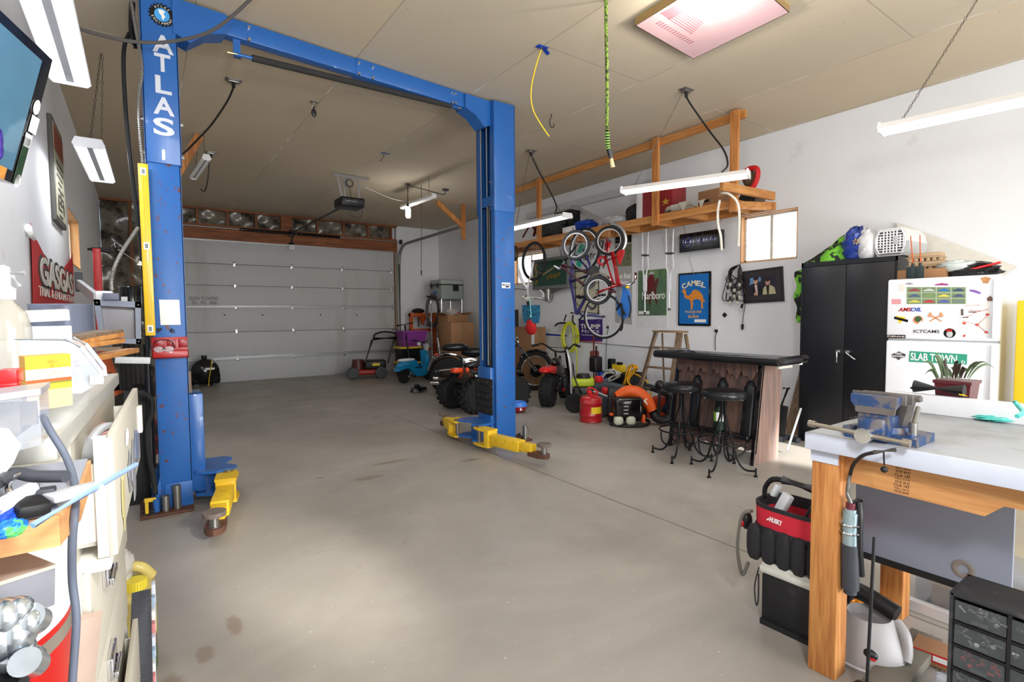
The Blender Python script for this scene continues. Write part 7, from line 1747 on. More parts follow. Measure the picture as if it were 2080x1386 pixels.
# child's helmet
t=thing('child_helmet','blue and red child helmet lying on the floor right of the lift column','helmet',(4.38,6.02,0))
mb=MB();mb.lathe([(.02,.0),(.09,.02),(.12,.07),(.125,.09)],(4.38,6.02,0),n=28);mb.done('red_shell',mat('dark_red_shell',(150,24,36),.3,coat=.4),t)
MB().lathe([(.125,.09),(.124,.11),(.10,.155),(.085,.14),(.10,.10)],(4.38,6.02,0),n=28).done('blue_rim',mat('sky_blue_shell',(70,130,220),.3),t)
MB().ball((4.345,5.915,.06),(.035,.012,.022),12,R=Euler((0,0,.4)).to_matrix()).done('white_patch',whitep,t)
# scooter with turquoise body ------------------------------------------
F=F_(4.33,10.05,.30)
t=thing('toy_scooter','turquoise toy moped scooter with a white seat near the garage door','toy scooter',M=F)
tq=mat('turquoise_plastic',(20,136,190),.25,coat=.4)
fatwheel(t,F,(.08,0,.15),.15,.06,blackm,tq,rimr=.75);fatwheel(t,F,(.76,0,.13),.13,.06,blackm,tq,rimr=.7)
mb=MB(F);prof=[(-.14,.26),(-.06,.36),(.1,.45),(.34,.46),(.42,.36),(.46,.20),(.6,.16),(.6,.12),(.36,.12),(.26,.2),(.16,.30),(.04,.31),(-.06,.28)]
mb.prism([(x,-.09,z)for x,z in prof],(0,.18,0));mb.ball((.1,0,.37),(.22,.105,.09),16);mb.done('body_shell',tq,t)
MB(F).prism([(x,-.08,z)for x,z in ((.58,.14),(.66,.14),(.72,.42),(.66,.64),(.60,.66),(.62,.4))],(0,.16,0)).ball((.68,0,.46),(.07,.11,.18),14).done('leg_shield',tq,t)
MB(F).ball((.14,0,.475),(.22,.09,.035),16,pw=.8).done('seat',white,t)
MB(F).tube([(.63,0,.6),(.58,0,.8)],.018,8,smooth=False).tube([(.52,-.24,.86),(.57,-.1,.84),(.58,0,.82),(.57,.1,.84),(.52,.24,.86)],.013,8).done('handlebar',black,t)
MB(F).box(.64,.7,-.09,.07,.64,.78,b=.01).done('number_panel',lgrey,t)
MB(F).box(.3,.5,-.093,-.088,.3,.32).ball((.12,-.08,.14),(.05,.02,.02),10).done('side_slot',black,t)
MB(F).tube([(.2,-.1,.12),(.1,-.12,.13),(.16,-.13,.24)],.01,6).done('side_lever',chrome,t)
# kick scooter handle behind
t=thing('kick_scooter','black kick scooter leaning with its T handlebar by the door frame','scooter',(5.0,10.9,0))
MB().tube([at(806,662,Y=11.0),at(838,656,Y=11.0)],.02,8,smooth=False).tube([at(822,660,Y=11.0),at(826,690,Y=11.0),V((at(830,720,Y=11).x,10.9,.1))],.02,8,smooth=False).done('handle',black,t)
q_=at(830,720,Y=11);MB().box(q_.x-.05,q_.x+.5,10.85,10.95,.08,.12,b=.01).cyl((q_.x-.03,10.88,.08),(q_.x-.03,10.92,.08),.08,n=16).cyl((q_.x+.5,10.88,.08),(q_.x+.5,10.92,.08),.08,n=16).done('deck',dgrey,t)
# totes
def tote(name,x0,x1,y0,y1,z0,z1,m_,lm,label,lid=True):
    t=thing(name,label,'storage tote',((x0+x1)/2,(y0+y1)/2,z0));k=.05
    mb=MB();mb._add([(x0+k,y0+k,z0),(x1-k,y0+k,z0),(x1-k,y1-k,z0),(x0+k,y1-k,z0),(x0,y0,z1),(x1,y0,z1),(x1,y1,z1),(x0,y1,z1)],[(0,3,2,1),(0,1,5,4),(1,2,6,5),(2,3,7,6),(3,0,4,7),(4,5,6,7)])
    for i in range(6):mb.box(x0+.1+(x1-x0-.2)*i/6,x0+.13+(x1-x0-.2)*i/6,y0+.005,y0+.03,z0+.05,z1-.06)
    mb.done('tub',m_,t);MB().box(x0-.02,x1+.02,y0-.02,y1+.02,z1-.03,z1+.01,b=.01).done('lid',lm,t);return t
tx0,tx1=at(812,700,Y=11.0).x,at(872,700,Y=11.0).x
tz=at(830,705,Y=11.0).z
tote('lidded_tote',tx0+.03,tx1-.02,11.0,11.4,0,tz*.48,black,yelp,'bottom black tote with a yellow lid behind the turquoise scooter')
tote('lidded_tote',tx0+.03,tx1-.02,11.0,11.4,tz*.48+.012,tz-.01,black,yelp,'upper black tote with a yellow lid carrying the purple tote')
pz1=at(840,673,Y=11.0).z
pt=tote('purple_tote',at(819,690,Y=11).x,at(868,690,Y=11).x,11.0,11.4,tz+.002,pz1,mat('purple_plastic',(140,60,150),.4),mat('purple_plastic',(0,0,0)),'purple storage tote on top of the black totes')
c0,c1_=at(848,694,Y=10.99),at(855,702,Y=10.99);MB().box(c0.x,c1_.x,10.985,11.01,c1_.z,c0.z).done('white_label',whitep,pt)
# push mower
F=F_(4.12,11.5,-.28)
t=thing('push_mower','red and black push lawn mower in front of the garage door','lawn mower',M=F)
for x,y,R_ in ((-.3,-.26,.13),(.3,-.26,.13),(-.3,.26,.11),(.3,.26,.11)):fatwheel(t,F,(x,y,R_),R_,.05,dgrey,black,rimr=.6)
MB(F).box(-.3,.32,-.22,.22,.08,.2,b=.04).done('deck',mat('mower_red',(160,44,30),.4),t)
MB(F).box(-.05,.42,-.2,.2,.2,.40,b=.04).done('grass_box',black,t)
MB(F).box(.12,.28,-.205,-.2,.28,.34).done('yellow_label',yelp,t)
MB(F).cyl((-.18,0,.2),(-.18,0,.42),.15,.12,n=24).done('engine',mat('dark_red_engine',(84,36,30),.4),t)
for s in (-1,1):MB(F).tube([(-.05 if s<0 else .5,-.0+s*.2,.3),(.12 if s<0 else .66,s*.2+.1,.86)],.014,8,smooth=False).done('handle_tube',black,t)
MB(F).tube([(-.05,-.2,.3),(.05,-.16,.62),(.16,-.1,.88)],.016,8).tube([(.5,.14,.3),(.58,.16,.62),(.68,.16,.88)],.016,8).tube([(.16,-.1,.88),(.2,-.1,.98),(.42,.02,1.03),(.68,.12,.98),(.70,.16,.88)],.022,8).tube([(.16,-.1,.88),(.70,.16,.88)],.04,8,smooth=False).done('handlebar',black,t)
# hydraulic press (orange)
t=thing('shop_press','orange hydraulic shop press against the back wall beside the garage door','shop press',(5.85,12.2,0))
px0,px1,yy=at(832,640,Y=12.2).x,at(884,640,Y=12.2).x,12.2;pt_=at(850,636,Y=12.2).z;pm=at(850,668,Y=12.2).z
for x in (px0,px1-.07):MB().box(x,x+.07,yy-.05,yy+.05,0.03,pt_,b=.004).done('upright',orangep,t)
MB().box(px0,px1,yy-.08,yy+.08,pt_-.09,pt_,b=.005).done('top_beam',orangep,t)
MB().box(px0,px1,yy-.08,yy+.08,pm-.08,pm,b=.005).box(px0,px1,yy-.08,yy+.08,.5,.58,b=.005).done('bed',orangep,t)
MB().cyl(((px0+px1)/2,yy,pt_-.1),((px0+px1)/2,yy,pm+.1),.04,n=16).prism([((px0+px1)/2-.14,yy,pt_-.08),((px0+px1)/2+.14,yy,pt_-.08),((px0+px1)/2,yy,pt_-.3)],(0,.02,0)).done('ram',orangep,t)
for x in (px0+.22,px1-.24):MB().cyl((x,yy-.05,pt_-.1),(x,yy-.05,pt_-.35),.018,n=8).done('return_spring',black,t)
MB().box(px0,px0+.08,yy-.25,yy+.25,0,.04).box(px1-.08,px1,yy-.25,yy+.25,0,.04).done('foot',orangep,t)
bag('folded_cloth',((px0+px1)/2-.12,yy,pt_+.05),(.16,.1,.06),mat('black_olive_cloth',(34,36,28),.8),'dark cloth lying on top of the orange shop press','cloth',61)
# chrome wire rack with a cooler on top
t=thing('wire_rack','chrome wire shelf rack in the far right corner','rack',(6.22,11.85,0))
rx0,rx1,ry0,ry1=5.94,6.5,11.3,11.88;rz1=at(912,610,Y=11.6).z
for x in (rx0,rx1):
    for y in (ry0,ry1):MB().cyl((x,y,0),(x,y,rz1+.04),.013,n=10).done('post',chrome,t)
for z in (rz1,rz1-.55,rz1-1.1,.15):
    mb=MB()
    for i in range(13):mb.cyl((rx0+(rx1-rx0)*i/12,ry0,z),(rx0+(rx1-rx0)*i/12,ry1,z),.004,n=5)
    mb.tube([(rx0,ry0,z),(rx1,ry0,z),(rx1,ry1,z),(rx0,ry1,z)],.008,6,smooth=False,closed=True);mb.done('wire_shelf',steel,t)
t=thing('ice_chest','grey green ice chest with black latches on the chrome rack','ice chest',(6.22,11.85,rz1+.02))
z0=rz1+.012;zt=at(912,570,Y=11.6).z
MB().box(rx0-.02,rx1+.02,ry0-.03,ry1,z0,zt-.13,b=.02).done('body',mat('sage_grey_plastic',(148,160,158),.45),t)
MB().box(rx0-.03,rx1+.03,ry0-.04,ry1+.01,zt-.12,zt,b=.03).done('lid',mat('pale_sage_plastic',(164,174,168),.45),t)
MB().box(rx0-.03,rx1+.025,ry0-.035,ry1+.005,zt-.135,zt-.115).box(rx0+.3,rx0+.45,ry0-.045,ry0-.03,zt-.28,zt-.13).box(rx0-.045,rx0-.03,ry0+.1,ry0+.14,zt-.2,zt-.08).box(rx0-.045,rx0-.03,ry1-.14,ry1-.1,zt-.2,zt-.08).done('latch',black,t)
MB().box(rx0-.022,rx0-.018,ry0+.2,ry0+.4,z0+.12,z0+.2).done('blue_label',mat('label_blue',(60,110,170),.5),t)
bag('dark_gear_pile',(6.2,11.58,rz1-.55+.075),(.24,.26,.085),mat('dark_green_black_gear',(36,44,38),.7,var=.4,scale=10),'dark pile of gear on the second shelf of the chrome rack','gear',62)
bag('red_blue_jackets',(6.12,11.42,rz1-.80),(.2,.16,.27),mat('red_navy_fabric',(130,24,36),.7,dirt=(28,32,70),dscale=4,dlo=.48,dhi=.5),'red and navy bundle on the chrome rack below the dark gear','bag',63,flat=False)
# pole with hose coil left of the rack
t=thing('shop_vacuum_wand','chrome pole with a coiled grey hose standing by the chrome rack','hose and pole',(5.85,11.5,0))
MB().tube([at(876,616,Y=11.3),V((at(878,690,Y=11.3).x,11.3,.05))],.016,8,smooth=False).done('pole',chrome,t)
mb=MB()
for k in range(5):mb.tube([at(879+(10+k)*math.cos(a_),632+(26+k*2)*math.sin(a_),Y=11.45+k*.01)for a_ in [i*PI/6 for i in range(12)]],.012,6,3,closed=True)
mb.done('hose_coil',mat('dark_grey_hose',(70,68,68),.6),t)
MB().tube([at(867,602,Y=11.4),at(884,606,Y=11.4)],.022,8,smooth=False).done('tee_handle',mat('dark_red_handle',(90,40,40),.5),t)
# cardboard boxes
def boxc(name,x0,x1,y0,y1,z0,z1,label,m_=card,flaps=False,rz=0):
    F=TM((x0+x1)/2,(y0+y1)/2,0,rz);hx_,hy_=(x1-x0)/2,(y1-y0)/2
    t=thing(name,label,'box',M=TM((x0+x1)/2,(y0+y1)/2,z0,rz))
    MB(F).box(-hx_,hx_,-hy_,hy_,z0,z1,b=.004).done('carton',m_,t)
    MB(F).box(-.03,.03,-hy_-.001,hy_+.001,z0+.02,z1+.001).done('tape',mat('packing_tape',(150,118,84),.3),t)
    if flaps:
        MB(F).obox((-hx_-.06,0,z1+.02),(.14,hy_*1.9,.006),Euler((0,.5,0)).to_matrix()).obox((hx_+.06,0,z1+.02),(.14,hy_*1.9,.006),Euler((0,-.5,0)).to_matrix()).done('flap',m_,t)
    return t
b0,b1=at(909,700,Y=10.6),at(968,700,Y=10.2)
boxc('cardboard_carton',5.45,6.05,9.95,10.5,0,.62,'lower brown cardboard carton stacked right of the chrome rack')
boxc('cardboard_carton',5.46,6.04,9.96,10.48,.622,at(950,655,Y=10.0).z,'upper brown cardboard carton of the stack right of the chrome rack')
boxc('open_carton',5.75,6.3,10.65,11.15,0,at(925,640,Y=10.7).z,'open cardboard carton behind the stack of two brown cartons',flaps=True)
bag('crumpled_cloth',(6.0,10.9,at(925,640,Y=10.7).z+.05),(.2,.16,.08),mat('white_red_cloth',(200,196,190),.8,dirt=(160,30,40),dscale=5,dlo=.58,dhi=.6),'white and red cloth on the open cardboard carton','cloth',64)
boxc('tall_carton',6.15,6.45,7.95,8.6,0,at(1070,665,X=6.15).z,'tall brown carton against the wall behind the motorcycle front',rz=0)
MB().box(6.2,6.28,8.62,8.9,0,1.5).done('leaning_board',mat('black_brown_panel',(40,38,36),.6),None,'dark upright panel leaning behind the tall brown carton','panel')
c_=at(1082,685,X=6.148);MB().box(6.146,6.15,c_.y-.05,c_.y+.04,c_.z-.14,c_.z+.1).done('shipping_label',whitep,None,'white shipping label stuck on the tall brown carton','label')
bag('dark_clutter',(5.3,9.9,.2),(.25,.3,.25),mat('dark_clutter',(38,36,38),.7,var=.5,scale=12),'dark heap of gear behind the toy scooter','gear',65)
# chrome motorcycle parts on the floor
t=thing('floor_jack','small chrome and black floor jack by the motorcycle rear wheel','jack',(4.1,8.75,0))
MB().box(3.95,4.2,8.6,8.78,.03,.1,b=.02).ball((4.05,8.7,.12),(.06,.05,.04),12).done('frame',gloss,t)
for x,y in ((3.98,8.6),(4.16,8.6),(3.98,8.78),(4.16,8.78)):MB().cyl((x,y-.02,.04),(x,y+.02,.04),.04,n=14).done('wheel',chrome,t)
# black portable tank beside the garage door, left
F=F_(1.02,12.2,0)
t=thing('air_tank','round black portable tank on the floor by the left end of the garage door','tank',M=F)
zc=.30;MB(F).lathe([(0,-.20),(.12,-.19),(.25,-.13),(.27,-.02),(.27,.02),(.25,.13),(.12,.19),(0,.2)],(0,0,zc),(0,1,0),30).box(-.27,.27,-.14,.14,.04,.3,b=.06).done('tank',gloss,t)
MB(F).cyl((0,0,.55),(0,0,.62),.05,n=14).done('valve',black,t);MB(F).box(.0,.16,-.2,-.17,.34,.38).done('white_label',whitep,t)
MB(F).tube([(.12,-.21,.56),(.1,-.22,.4),(.06,-.22,.2),(.04,-.24,.02)],.008,6).done('yellow_strap',yelp,t)
MB(F).box(-.2,-.12,-.15,.15,0,.06).box(.12,.2,-.15,.15,0,.06).done('foot',black,t)
# ================================================================ LEFT SIDE
# ---- on the left wall
lx=XL+.002
def lw(px,py,o=0):return at(px,py,X=lx+o)
# red banner
t=thing('trials_banner','red cloth banner with white GAS GAS lettering on the left wall','banner',lw(100,610))
P00,P10,P11,P01=lw(58,452),lw(143,512),lw(148,616),lw(62,618)
def ban(u,v):
    sag=.16*math.sin(PI*min(1,u*1.02))*(1-v)**2
    p=P01.lerp(P11,u).lerp(P00.lerp(P10,u),v)
    return (lx+.012+.005*math.sin(u*17+v*5)*v*v,p.y,p.z-.3*v*v*math.sin(PI*u)**.8*(1-.3*u))
MB().grid(ban,40,14,thick=.002).done('cloth',mat('banner_red',(186,36,38),.7,var=.06,scale=3),t)
def bt(body,u,v,h,w_,m_,off,nm,o=0.045):
    c_=P01.lerp(P11,u).lerp(P00.lerp(P10,u),v);mb=MB();mb.text(body,(lx+o,c_.y,c_.z),(0,1,0),WZ,h,w_,off=off,ext=.003);mb.done(nm,m_,t)
Wb=abs(P11.y-P01.y)
bt('GASGAS',.53,.40,.25,Wb*.86,mat('dark_outline',(60,52,50),.6),.09,'lettering_outline',.014)
bt('GASGAS',.53,.40,.20,Wb*.82,mat('dusty_white_lettering',(206,200,190),.6),.03,'lettering',.0175)
bt('TRIAL & ENDURO TEAM',.53,.12,.065,Wb*.88,mat('dusty_white_lettering',(0,0,0)),.0,'small_lettering',.015)
MB().tube([lw(57,460,.01),lw(60,472,.02),lw(69,484,.02)],.018,6).done('tied_corner',whitep,t)
# tall framed sign
t=thing('wall_sign','tall narrow grey framed sign with a red heading on the left wall','sign',lw(108,450))
S0,S1,S2,S3=lw(93,240),lw(115,262),lw(121,456),lw(101,440)
y0,y1=S0.y+.05,S1.y+.05;z0,z1=S3.z,(S0.z+S1.z)/2
MB().box(lx,lx+.03,y0,y1,z0,z1,b=.004).done('frame',mat('grey_sign_frame',(88,88,84),.5),t)
MB().box(lx+.03,lx+.033,y0+.04,y1-.04,z0+.04,z1-.04).done('face',mat('cream_sign_face',(172,172,150),.5),t)
MB().box(lx+.033,lx+.036,y0+.06,y1-.06,z1-.26,z1-.06).done('red_heading',mat('brick_red_print',(140,58,36),.5),t)
mb=MB()
rr=random.Random(4)
for k in range(9):
    zc_=z1-.34-k*.055;mb.box(lx+.033,lx+.0355,y0+.12+rr.random()*.1,y1-.12-rr.random()*.2,zc_-.012,zc_+.008)
for k in range(3):mb.ball((lx+.034,(y0+y1)/2+(k-1)*.17,z0+.16+.05*(k%2)),(.002,.05,.07),10)
mb.done('dark_print',mat('dark_brown_print',(60,52,44),.6),t)
# television on a wall arm
TR,BR=at(107,122,Y=1.5),at(38,378,Y=1.5)
dd=V((-.05,-.18,0)).normalized();dv=(BR-TR);nrm=dd.cross(dv).normalized()
if nrm.x<0:nrm=-nrm
Wt=.82
def tvp(u,v,o=0):return TR+dd*(Wt*u)+dv*v+nrm*o
t=thing('television','flat television tilted on a wall arm at the top left edge','television',tvp(.5,1))
mb=MB();mb.prism([tvp(0,0),tvp(1,0),tvp(1,1),tvp(0,1)],nrm*-.035).done('case',gloss,t)
mb=MB();b_=.028/Wt*1.4;bv=.09
mb.prism([tvp(b_,bv*.8,.001),tvp(1-b_,bv*.8,.001),tvp(1-b_,1-bv*.9,.001),tvp(b_,1-bv*.9,.001)],nrm*.001).done('screen',mat('blue_tv_screen',(70,108,130),.2,emit=.12,ecol=(84,124,150),coat=.5),t)
def sticker(u,v,su,sv,m_,nm='sticker',rnd=False):
    c_=tvp(u,v,.0015);e1=dd;e2=dv.normalized()
    if rnd:MB().prism([c_+e1*su*math.cos(i*PI/8)+e2*sv*math.sin(i*PI/8)for i in range(16)],nrm*.001).done(nm,m_,t)
    else:MB().prism([c_+e1*su+e2*sv,c_-e1*su+e2*sv,c_-e1*su-e2*sv,c_+e1*su-e2*sv],nrm*.001).done(nm,m_,t)
sticker(.018,.40,.011,.016,whitep,rnd=True);sticker(.010,.53,.014,.018,mat('grey_white_label',(206,208,206),.5));sticker(.018,.66,.012,.014,mat('grey_white_label',(0,0,0)))
sticker(.02,.82,.011,.05,mat('green_black_sticker',(30,54,34),.4,var=.4,scale=60));sticker(.016,.97,.010,.014,whitep,rnd=True)
sticker(.12,.96,.04,.012,mat('flame_sticker',(206,130,60),.5,var=.4,scale=90))
MB().tube([tvp(.5,.5,-.03),V((XL,tvp(.5,.5).y,tvp(.5,.5).z))],.02,8,smooth=False).done('wall_arm',dsteel,t)
bag('purple_ribbon',tvp(.17,.80,.02),(.006,.010,.03),mat('purple_cloth',(54,36,120),.6),'purple ribbon end hanging in front of the television screen','ribbon',71,flat=False)
# yellow-red small wall arm, red post etc
t=thing('wall_hose_bracket','white metal arm sticking out of the left wall below the window','bracket',lw(160,575))
MB().obox((at(160,577,Y=5.6)+at(196,606,Y=4.6))/2,(.03,(at(160,577,Y=5.6)-at(196,606,Y=4.6)).length,.07),(at(196,606,Y=4.6)-at(160,577,Y=5.6)).to_track_quat('Y','Z').to_matrix()).done('arm',lgrey,t)
MB().obox(at(160,573,Y=5.62),(.05,.05,.16)).done('mount',dgrey,t)
t=thing('red_jack_stand_post','tall red steel post standing by the insulated corner','post',(-.34,7,0))
a_,b_=at(188,505,Y=7),at(205,505,Y=7)
MB().box(a_.x,b_.x,6.95,7.05,0,a_.z,b=.006).done('post',mat('red_painted_steel',(178,26,28),.4),t)
MB().tube([(a_.x-.04,7,a_.z-.01),(b_.x+.05,7,a_.z-.0),at(222,505,Y=7),at(226,512,Y=7),at(205,508,Y=7)],.02,8).done('black_bar',black,t)
# ---- lateral file cabinet along the left wall (its row runs 2.4 degrees off the wall)
th=math.radians(2.4);cu_,cn_=V((math.sin(th),math.cos(th),0)),V((-math.cos(th),math.sin(th),0))
CM=Matrix(((cn_.x,cu_.x,0,0),(cn_.y,cu_.y,0,0),(0,0,1,0),(0,0,0,1)))   # local (d, s, z)
beige=mat('beige_steel',(206,200,184),.45,var=.03,scale=3,dirt=(176,166,140),dscale=6,dlo=.6,dhi=.8)
cab_w=mat('cream_white_steel',(236,232,222),.4,var=.02)
t=thing('lateral_file_cabinet','beige steel file cabinet with half open drawers along the left wall','file cabinet',M=CM)
MB(CM).box(.16,.50,1.20,2.03,0,1.205).done('body',beige,t)
MB(CM).box(.148,.20,1.0,2.05,1.19,1.225,b=.003).done('top_rail',mat('pale_grey_rail',(190,188,178),.35,.2),t)
def fdrawer(z0,z1,d0,front,handle=False,slant=0):
    dr=MB(CM).box(d0,d0+.014,1.21,2.02,z0,z1,b=.003).done('drawer_front',front,t)
    MB(CM).box(d0+.014,.45,1.225,1.235,z0+.02,z1-.05).box(d0+.014,.45,1.995,2.005,z0+.02,z1-.05).box(d0+.014,.45,1.225,2.005,z0+.02,z0+.028).box(d0+.01,d0+.03,1.212,1.24,z0,z1).done('drawer_sides',cab_w,dr)
    return dr
d1=fdrawer(.955,1.178,.100,beige); 
rr=random.Random(3)
for k,(s0,z0,w_,h_,m_)in enumerate(((1.55,1.03,.05,.09,mat('torn_grey_film',(150,152,158),.4)),(1.68,.99,.06,.15,mat('torn_grey_film',(0,0,0))),(1.34,1.02,.03,.1,mat('old_tape',(206,190,130),.6)),(1.85,1.03,.10,.1,mat('blue_grey_film',(130,142,170),.3)),(1.50,1.12,.04,.04,whitep))):
    pts=[(.0985,s0+w_*math.cos(i*PI/6)*(1+rr.uniform(-.3,.3)),z0+h_*.5*math.sin(i*PI/6)*(1+rr.uniform(-.3,.3)))for i in range(12)]
    MB(CM).prism(pts,(-.0012,0,0)).done('torn_sticker',m_,d1)
MB(CM).box(.088,.1,1.93,1.97,1.05,1.13,b=.002).done('label_holder',cab_w,d1)
for z0,z1,d0,hs in ((.70,.93,.143,1.42),(.46,.68,.150,1.5),(.22,.44,.125,None),(.02,.2,.145,None)):
    dr=fdrawer(z0,z1,d0,beige)
    if hs:
        MB(CM).box(d0-.012,d0,hs-.05,hs+.05,z1-.10,z1-.05,b=.003).box(d0-.02,d0-.012,hs-.045,hs+.045,z1-.1,z1-.085,b=.002).done('handle',chrome,dr)
MB(CM).box(.112,.2,1.22,1.98,.925,.95,b=.004).done('drawer_lip',cab_w,t)
# drawer contents
q=CM@V((.16,1.62,1.10))
MB().obox(q,(.05,.22,.07),Euler((0,.2,.25)).to_matrix(),b=.006).done('pink_cardboard_pack',mat('pink_card',(222,160,160),.6,var=.1,scale=30),None,'pink and white small pack lying in the open top drawer','pack')
MB(CM).tube([(.13,1.5,1.08),(.115,1.46,1.15),(.14,1.4,1.16),(.17,1.38,1.10)],.009,8).done('white_cable_loop',lgrey,None,'loop of pale cable rising out of the open top drawer','cable')
MB(CM).obox((.175,1.36,1.11),(.06,.14,.05),Euler((.3,.2,.3)).to_matrix(),b=.01).done('clear_blister_pack',mat('clear_blister',(200,204,206),.2,alpha=.7),None,'clear blister pack at the near end of the open top drawer','pack')
MB(CM).ball((.15,1.42,1.055),(.04,.09,.05),14).tube([(.12,1.30,1.05),(.13,1.5,1.08),(.15,1.7,1.06)],.015,8).done('black_power_tool',black,None,'black power tool lying in the open top drawer','power tool')
MB(CM).ball((.128,1.40,1.098),(.008,.012,.01),10).done('red_pen_cap',redp,None,'small red knob among the black tools in the drawer','knob')
# ---- low shelf/plank desk that carries the junk over the cabinet
junk=MB().box(XL+.004,-.16,.70,1.28,1.205,1.225).box(XL+.004,-.22,1.28,4.25,1.207,1.227).box(-.23,-.1,3.8,4.2,1.207,1.227).done('work_counter',mat('brown_hardboard',(128,110,90),.8,var=.1,scale=8),None,'brown hardboard counter under the clutter on the left side','counter')
MB().box(XL+.004,-.2,2.15,2.75,0,1.2).done('support_cabinet',beige,None,'plain beige cabinet carrying the far half of the left counter','cabinet')
# yellow parts carton
a_,b2=at(50,724,Y=1.06),at(143,719,Y=1.10);c2_=at(143,786,Y=1.10)
t=thing('spark_plug_carton','small yellow and red old parts carton on the left counter','carton',(a_.lerp(b2,.5).x,1.12,c2_.z))
w_=(b2-a_);hz=b2.z-c2_.z;dy=V((-.012,.04,0));up=V((0,0,hz))
base=V((a_.x,a_.y,c2_.z));wv=V((w_.x,w_.y,0))
MB().prism([base,base+wv,base+wv+dy,base+dy],up).done('carton',mat('carton_yellow',(236,176,48),.5),t)
nn=V((0,-.0006,0))
def band(v0,v1,m_,nm):MB().prism([base+wv*.0+up*v0+nn,base+wv+up*v0+nn,base+wv+up*v1+nn,base+up*v1+nn],nn).done(nm,m_,t)
band(.18,.23,mat('carton_green_line',(110,110,40),.5),'green_band');band(.23,.32,mat('carton_red',(226,84,40),.5),'red_band');band(.32,.62,mat('carton_cream',(246,226,196),.5),'cream_band')
mb=MB();mb.text('LINCOLN',base+wv*.5+up*.82+nn*2,(1,0,0),WZ,hz*.09,w_.length*.36,ext=.0004).text('SHIELD  Z-1',base+wv*.55+up*.69+nn*2,(1,0,0),WZ,hz*.08,w_.length*.5,ext=.0004).text('DO NOT BEND',base+wv*.52+up*.52+nn*2,(1,0,0),WZ,hz*.05,w_.length*.6,ext=.0004).text('HANDLE WITH CARE',base+wv*.5+up*.43+nn*2,(1,0,0),WZ,hz*.05,w_.length*.62,ext=.0004)
mb.done('lettering',mat('faded_brown_ink',(170,110,50),.6),t)
MB().prism([base+V((.0,0,0)),base+wv,base+wv+dy,base+dy],V((0,0,-.03))).done('tan_cardboard_tray',card2,None,'tan cardboard piece directly under the yellow carton','cardboard')
# clear plastic hopper bin
t=thing('clear_parts_bin','large clear plastic scoop bin full of parts behind the yellow carton','bin',(-.2,1.35,1.23))
clr=mat('clear_bin_plastic',(206,214,222),.12,alpha=.42,coat=.6)
B0=lambda px,py,Y:at(px,py,Y=Y)
prof=[(-60,690),(135,690),(165,705),(185,730),(205,755),(207,775),(165,800),(140,800),(-60,800)]
Pn=[B0(x,y,1.32)for x,y in prof];Pf=[p+V((-.0,.12,0))for p in Pn]
mb=MB();n_=len(Pn)
mb._add(Pn,[tuple(range(n_))]);mb._add(Pf,[tuple(range(n_))]);mb._add(Pn+Pf,[(i,i+1,n_+i+1,n_+i)for i in range(2,n_-1)])
mb.done('shell',clr,t)
mb=MB();mb.tube(Pn[1:6],.004,6,smooth=False).tube(Pf[1:6],.004,6,smooth=False).tube([Pn[0],Pn[1]],.003,6,smooth=False);mb.done('lip',mat('clear_bin_rim',(226,232,238),.15,alpha=.7),t)
MB().box(Pn[5].x-.018,Pn[5].x+.003,1.31,1.315,Pn[5].z-.004,Pn[5].z+.014).done('label_slot',mat('pale_label',(226,214,180),.5),t)
rr=random.Random(9);mb=MB()
for k in range(60):
    p=B0(rr.uniform(-40,150),rr.uniform(735,795),1.38);mb.cyl(p,p+V((rr.uniform(-.02,.02),rr.uniform(-.02,.02),rr.uniform(-.008,.012))),.003,n=5)
mb.done('contents',mat('mixed_parts',(186,168,160),.4,var=.4,scale=50),t)
MB().obox(B0(20,765,1.0),(.022,.05,.02),b=.002).done('red_box',redp,None,'small red box left of the yellow carton','box')
MB().obox(B0(10,782,.98),(.03,.03,.006),b=.002).done('red_tray',redp,None,'flat red tray under the small red box','tray')
# clear lidded organiser nearest
t=thing('clear_organizer_box','clear hard plastic box at the left image edge below the carton','box',(-.14,.86,1.23))
o0,o1=at(-60,792,Y=.84),at(84,792,Y=.9);zb_=at(70,900,Y=.9).z
MB().prism([V((o0.x,.82,zb_)),V((o1.x,.88,zb_)),V((o1.x,.96,zb_)),V((o0.x,.90,zb_))],V((0,0,o1.z-zb_))).done('case',mat('milky_clear_case',(176,182,192),.15,alpha=.42,coat=.8),t)
MB().prism([V((o0.x-.002,.818,o1.z-.004)),V((o1.x+.002,.878,o1.z-.004)),V((o1.x+.002,.963,o1.z-.004)),V((o0.x-.002,.903,o1.z-.004))],V((0,0,.008))).done('lid',mat('grey_rim_plastic',(170,172,178),.3,alpha=.8),t)
MB().obox(at(55,840,Y=.92),(.02,.01,.03)).obox(at(20,850,Y=.9),(.02,.01,.04)).done('contents',mat('brass_and_grey_parts',(130,120,110),.5,var=.3,scale=60),t)
MB().prism([at(0,905,Y=.80),at(28,940,Y=.80),at(0,975,Y=.80),at(-60,960,Y=.80),at(-60,900,Y=.80)],(-.0,.05,.01)).done('white_paper_corner',whitep,None,'white paper corner at the left edge beneath the clear box','paper')
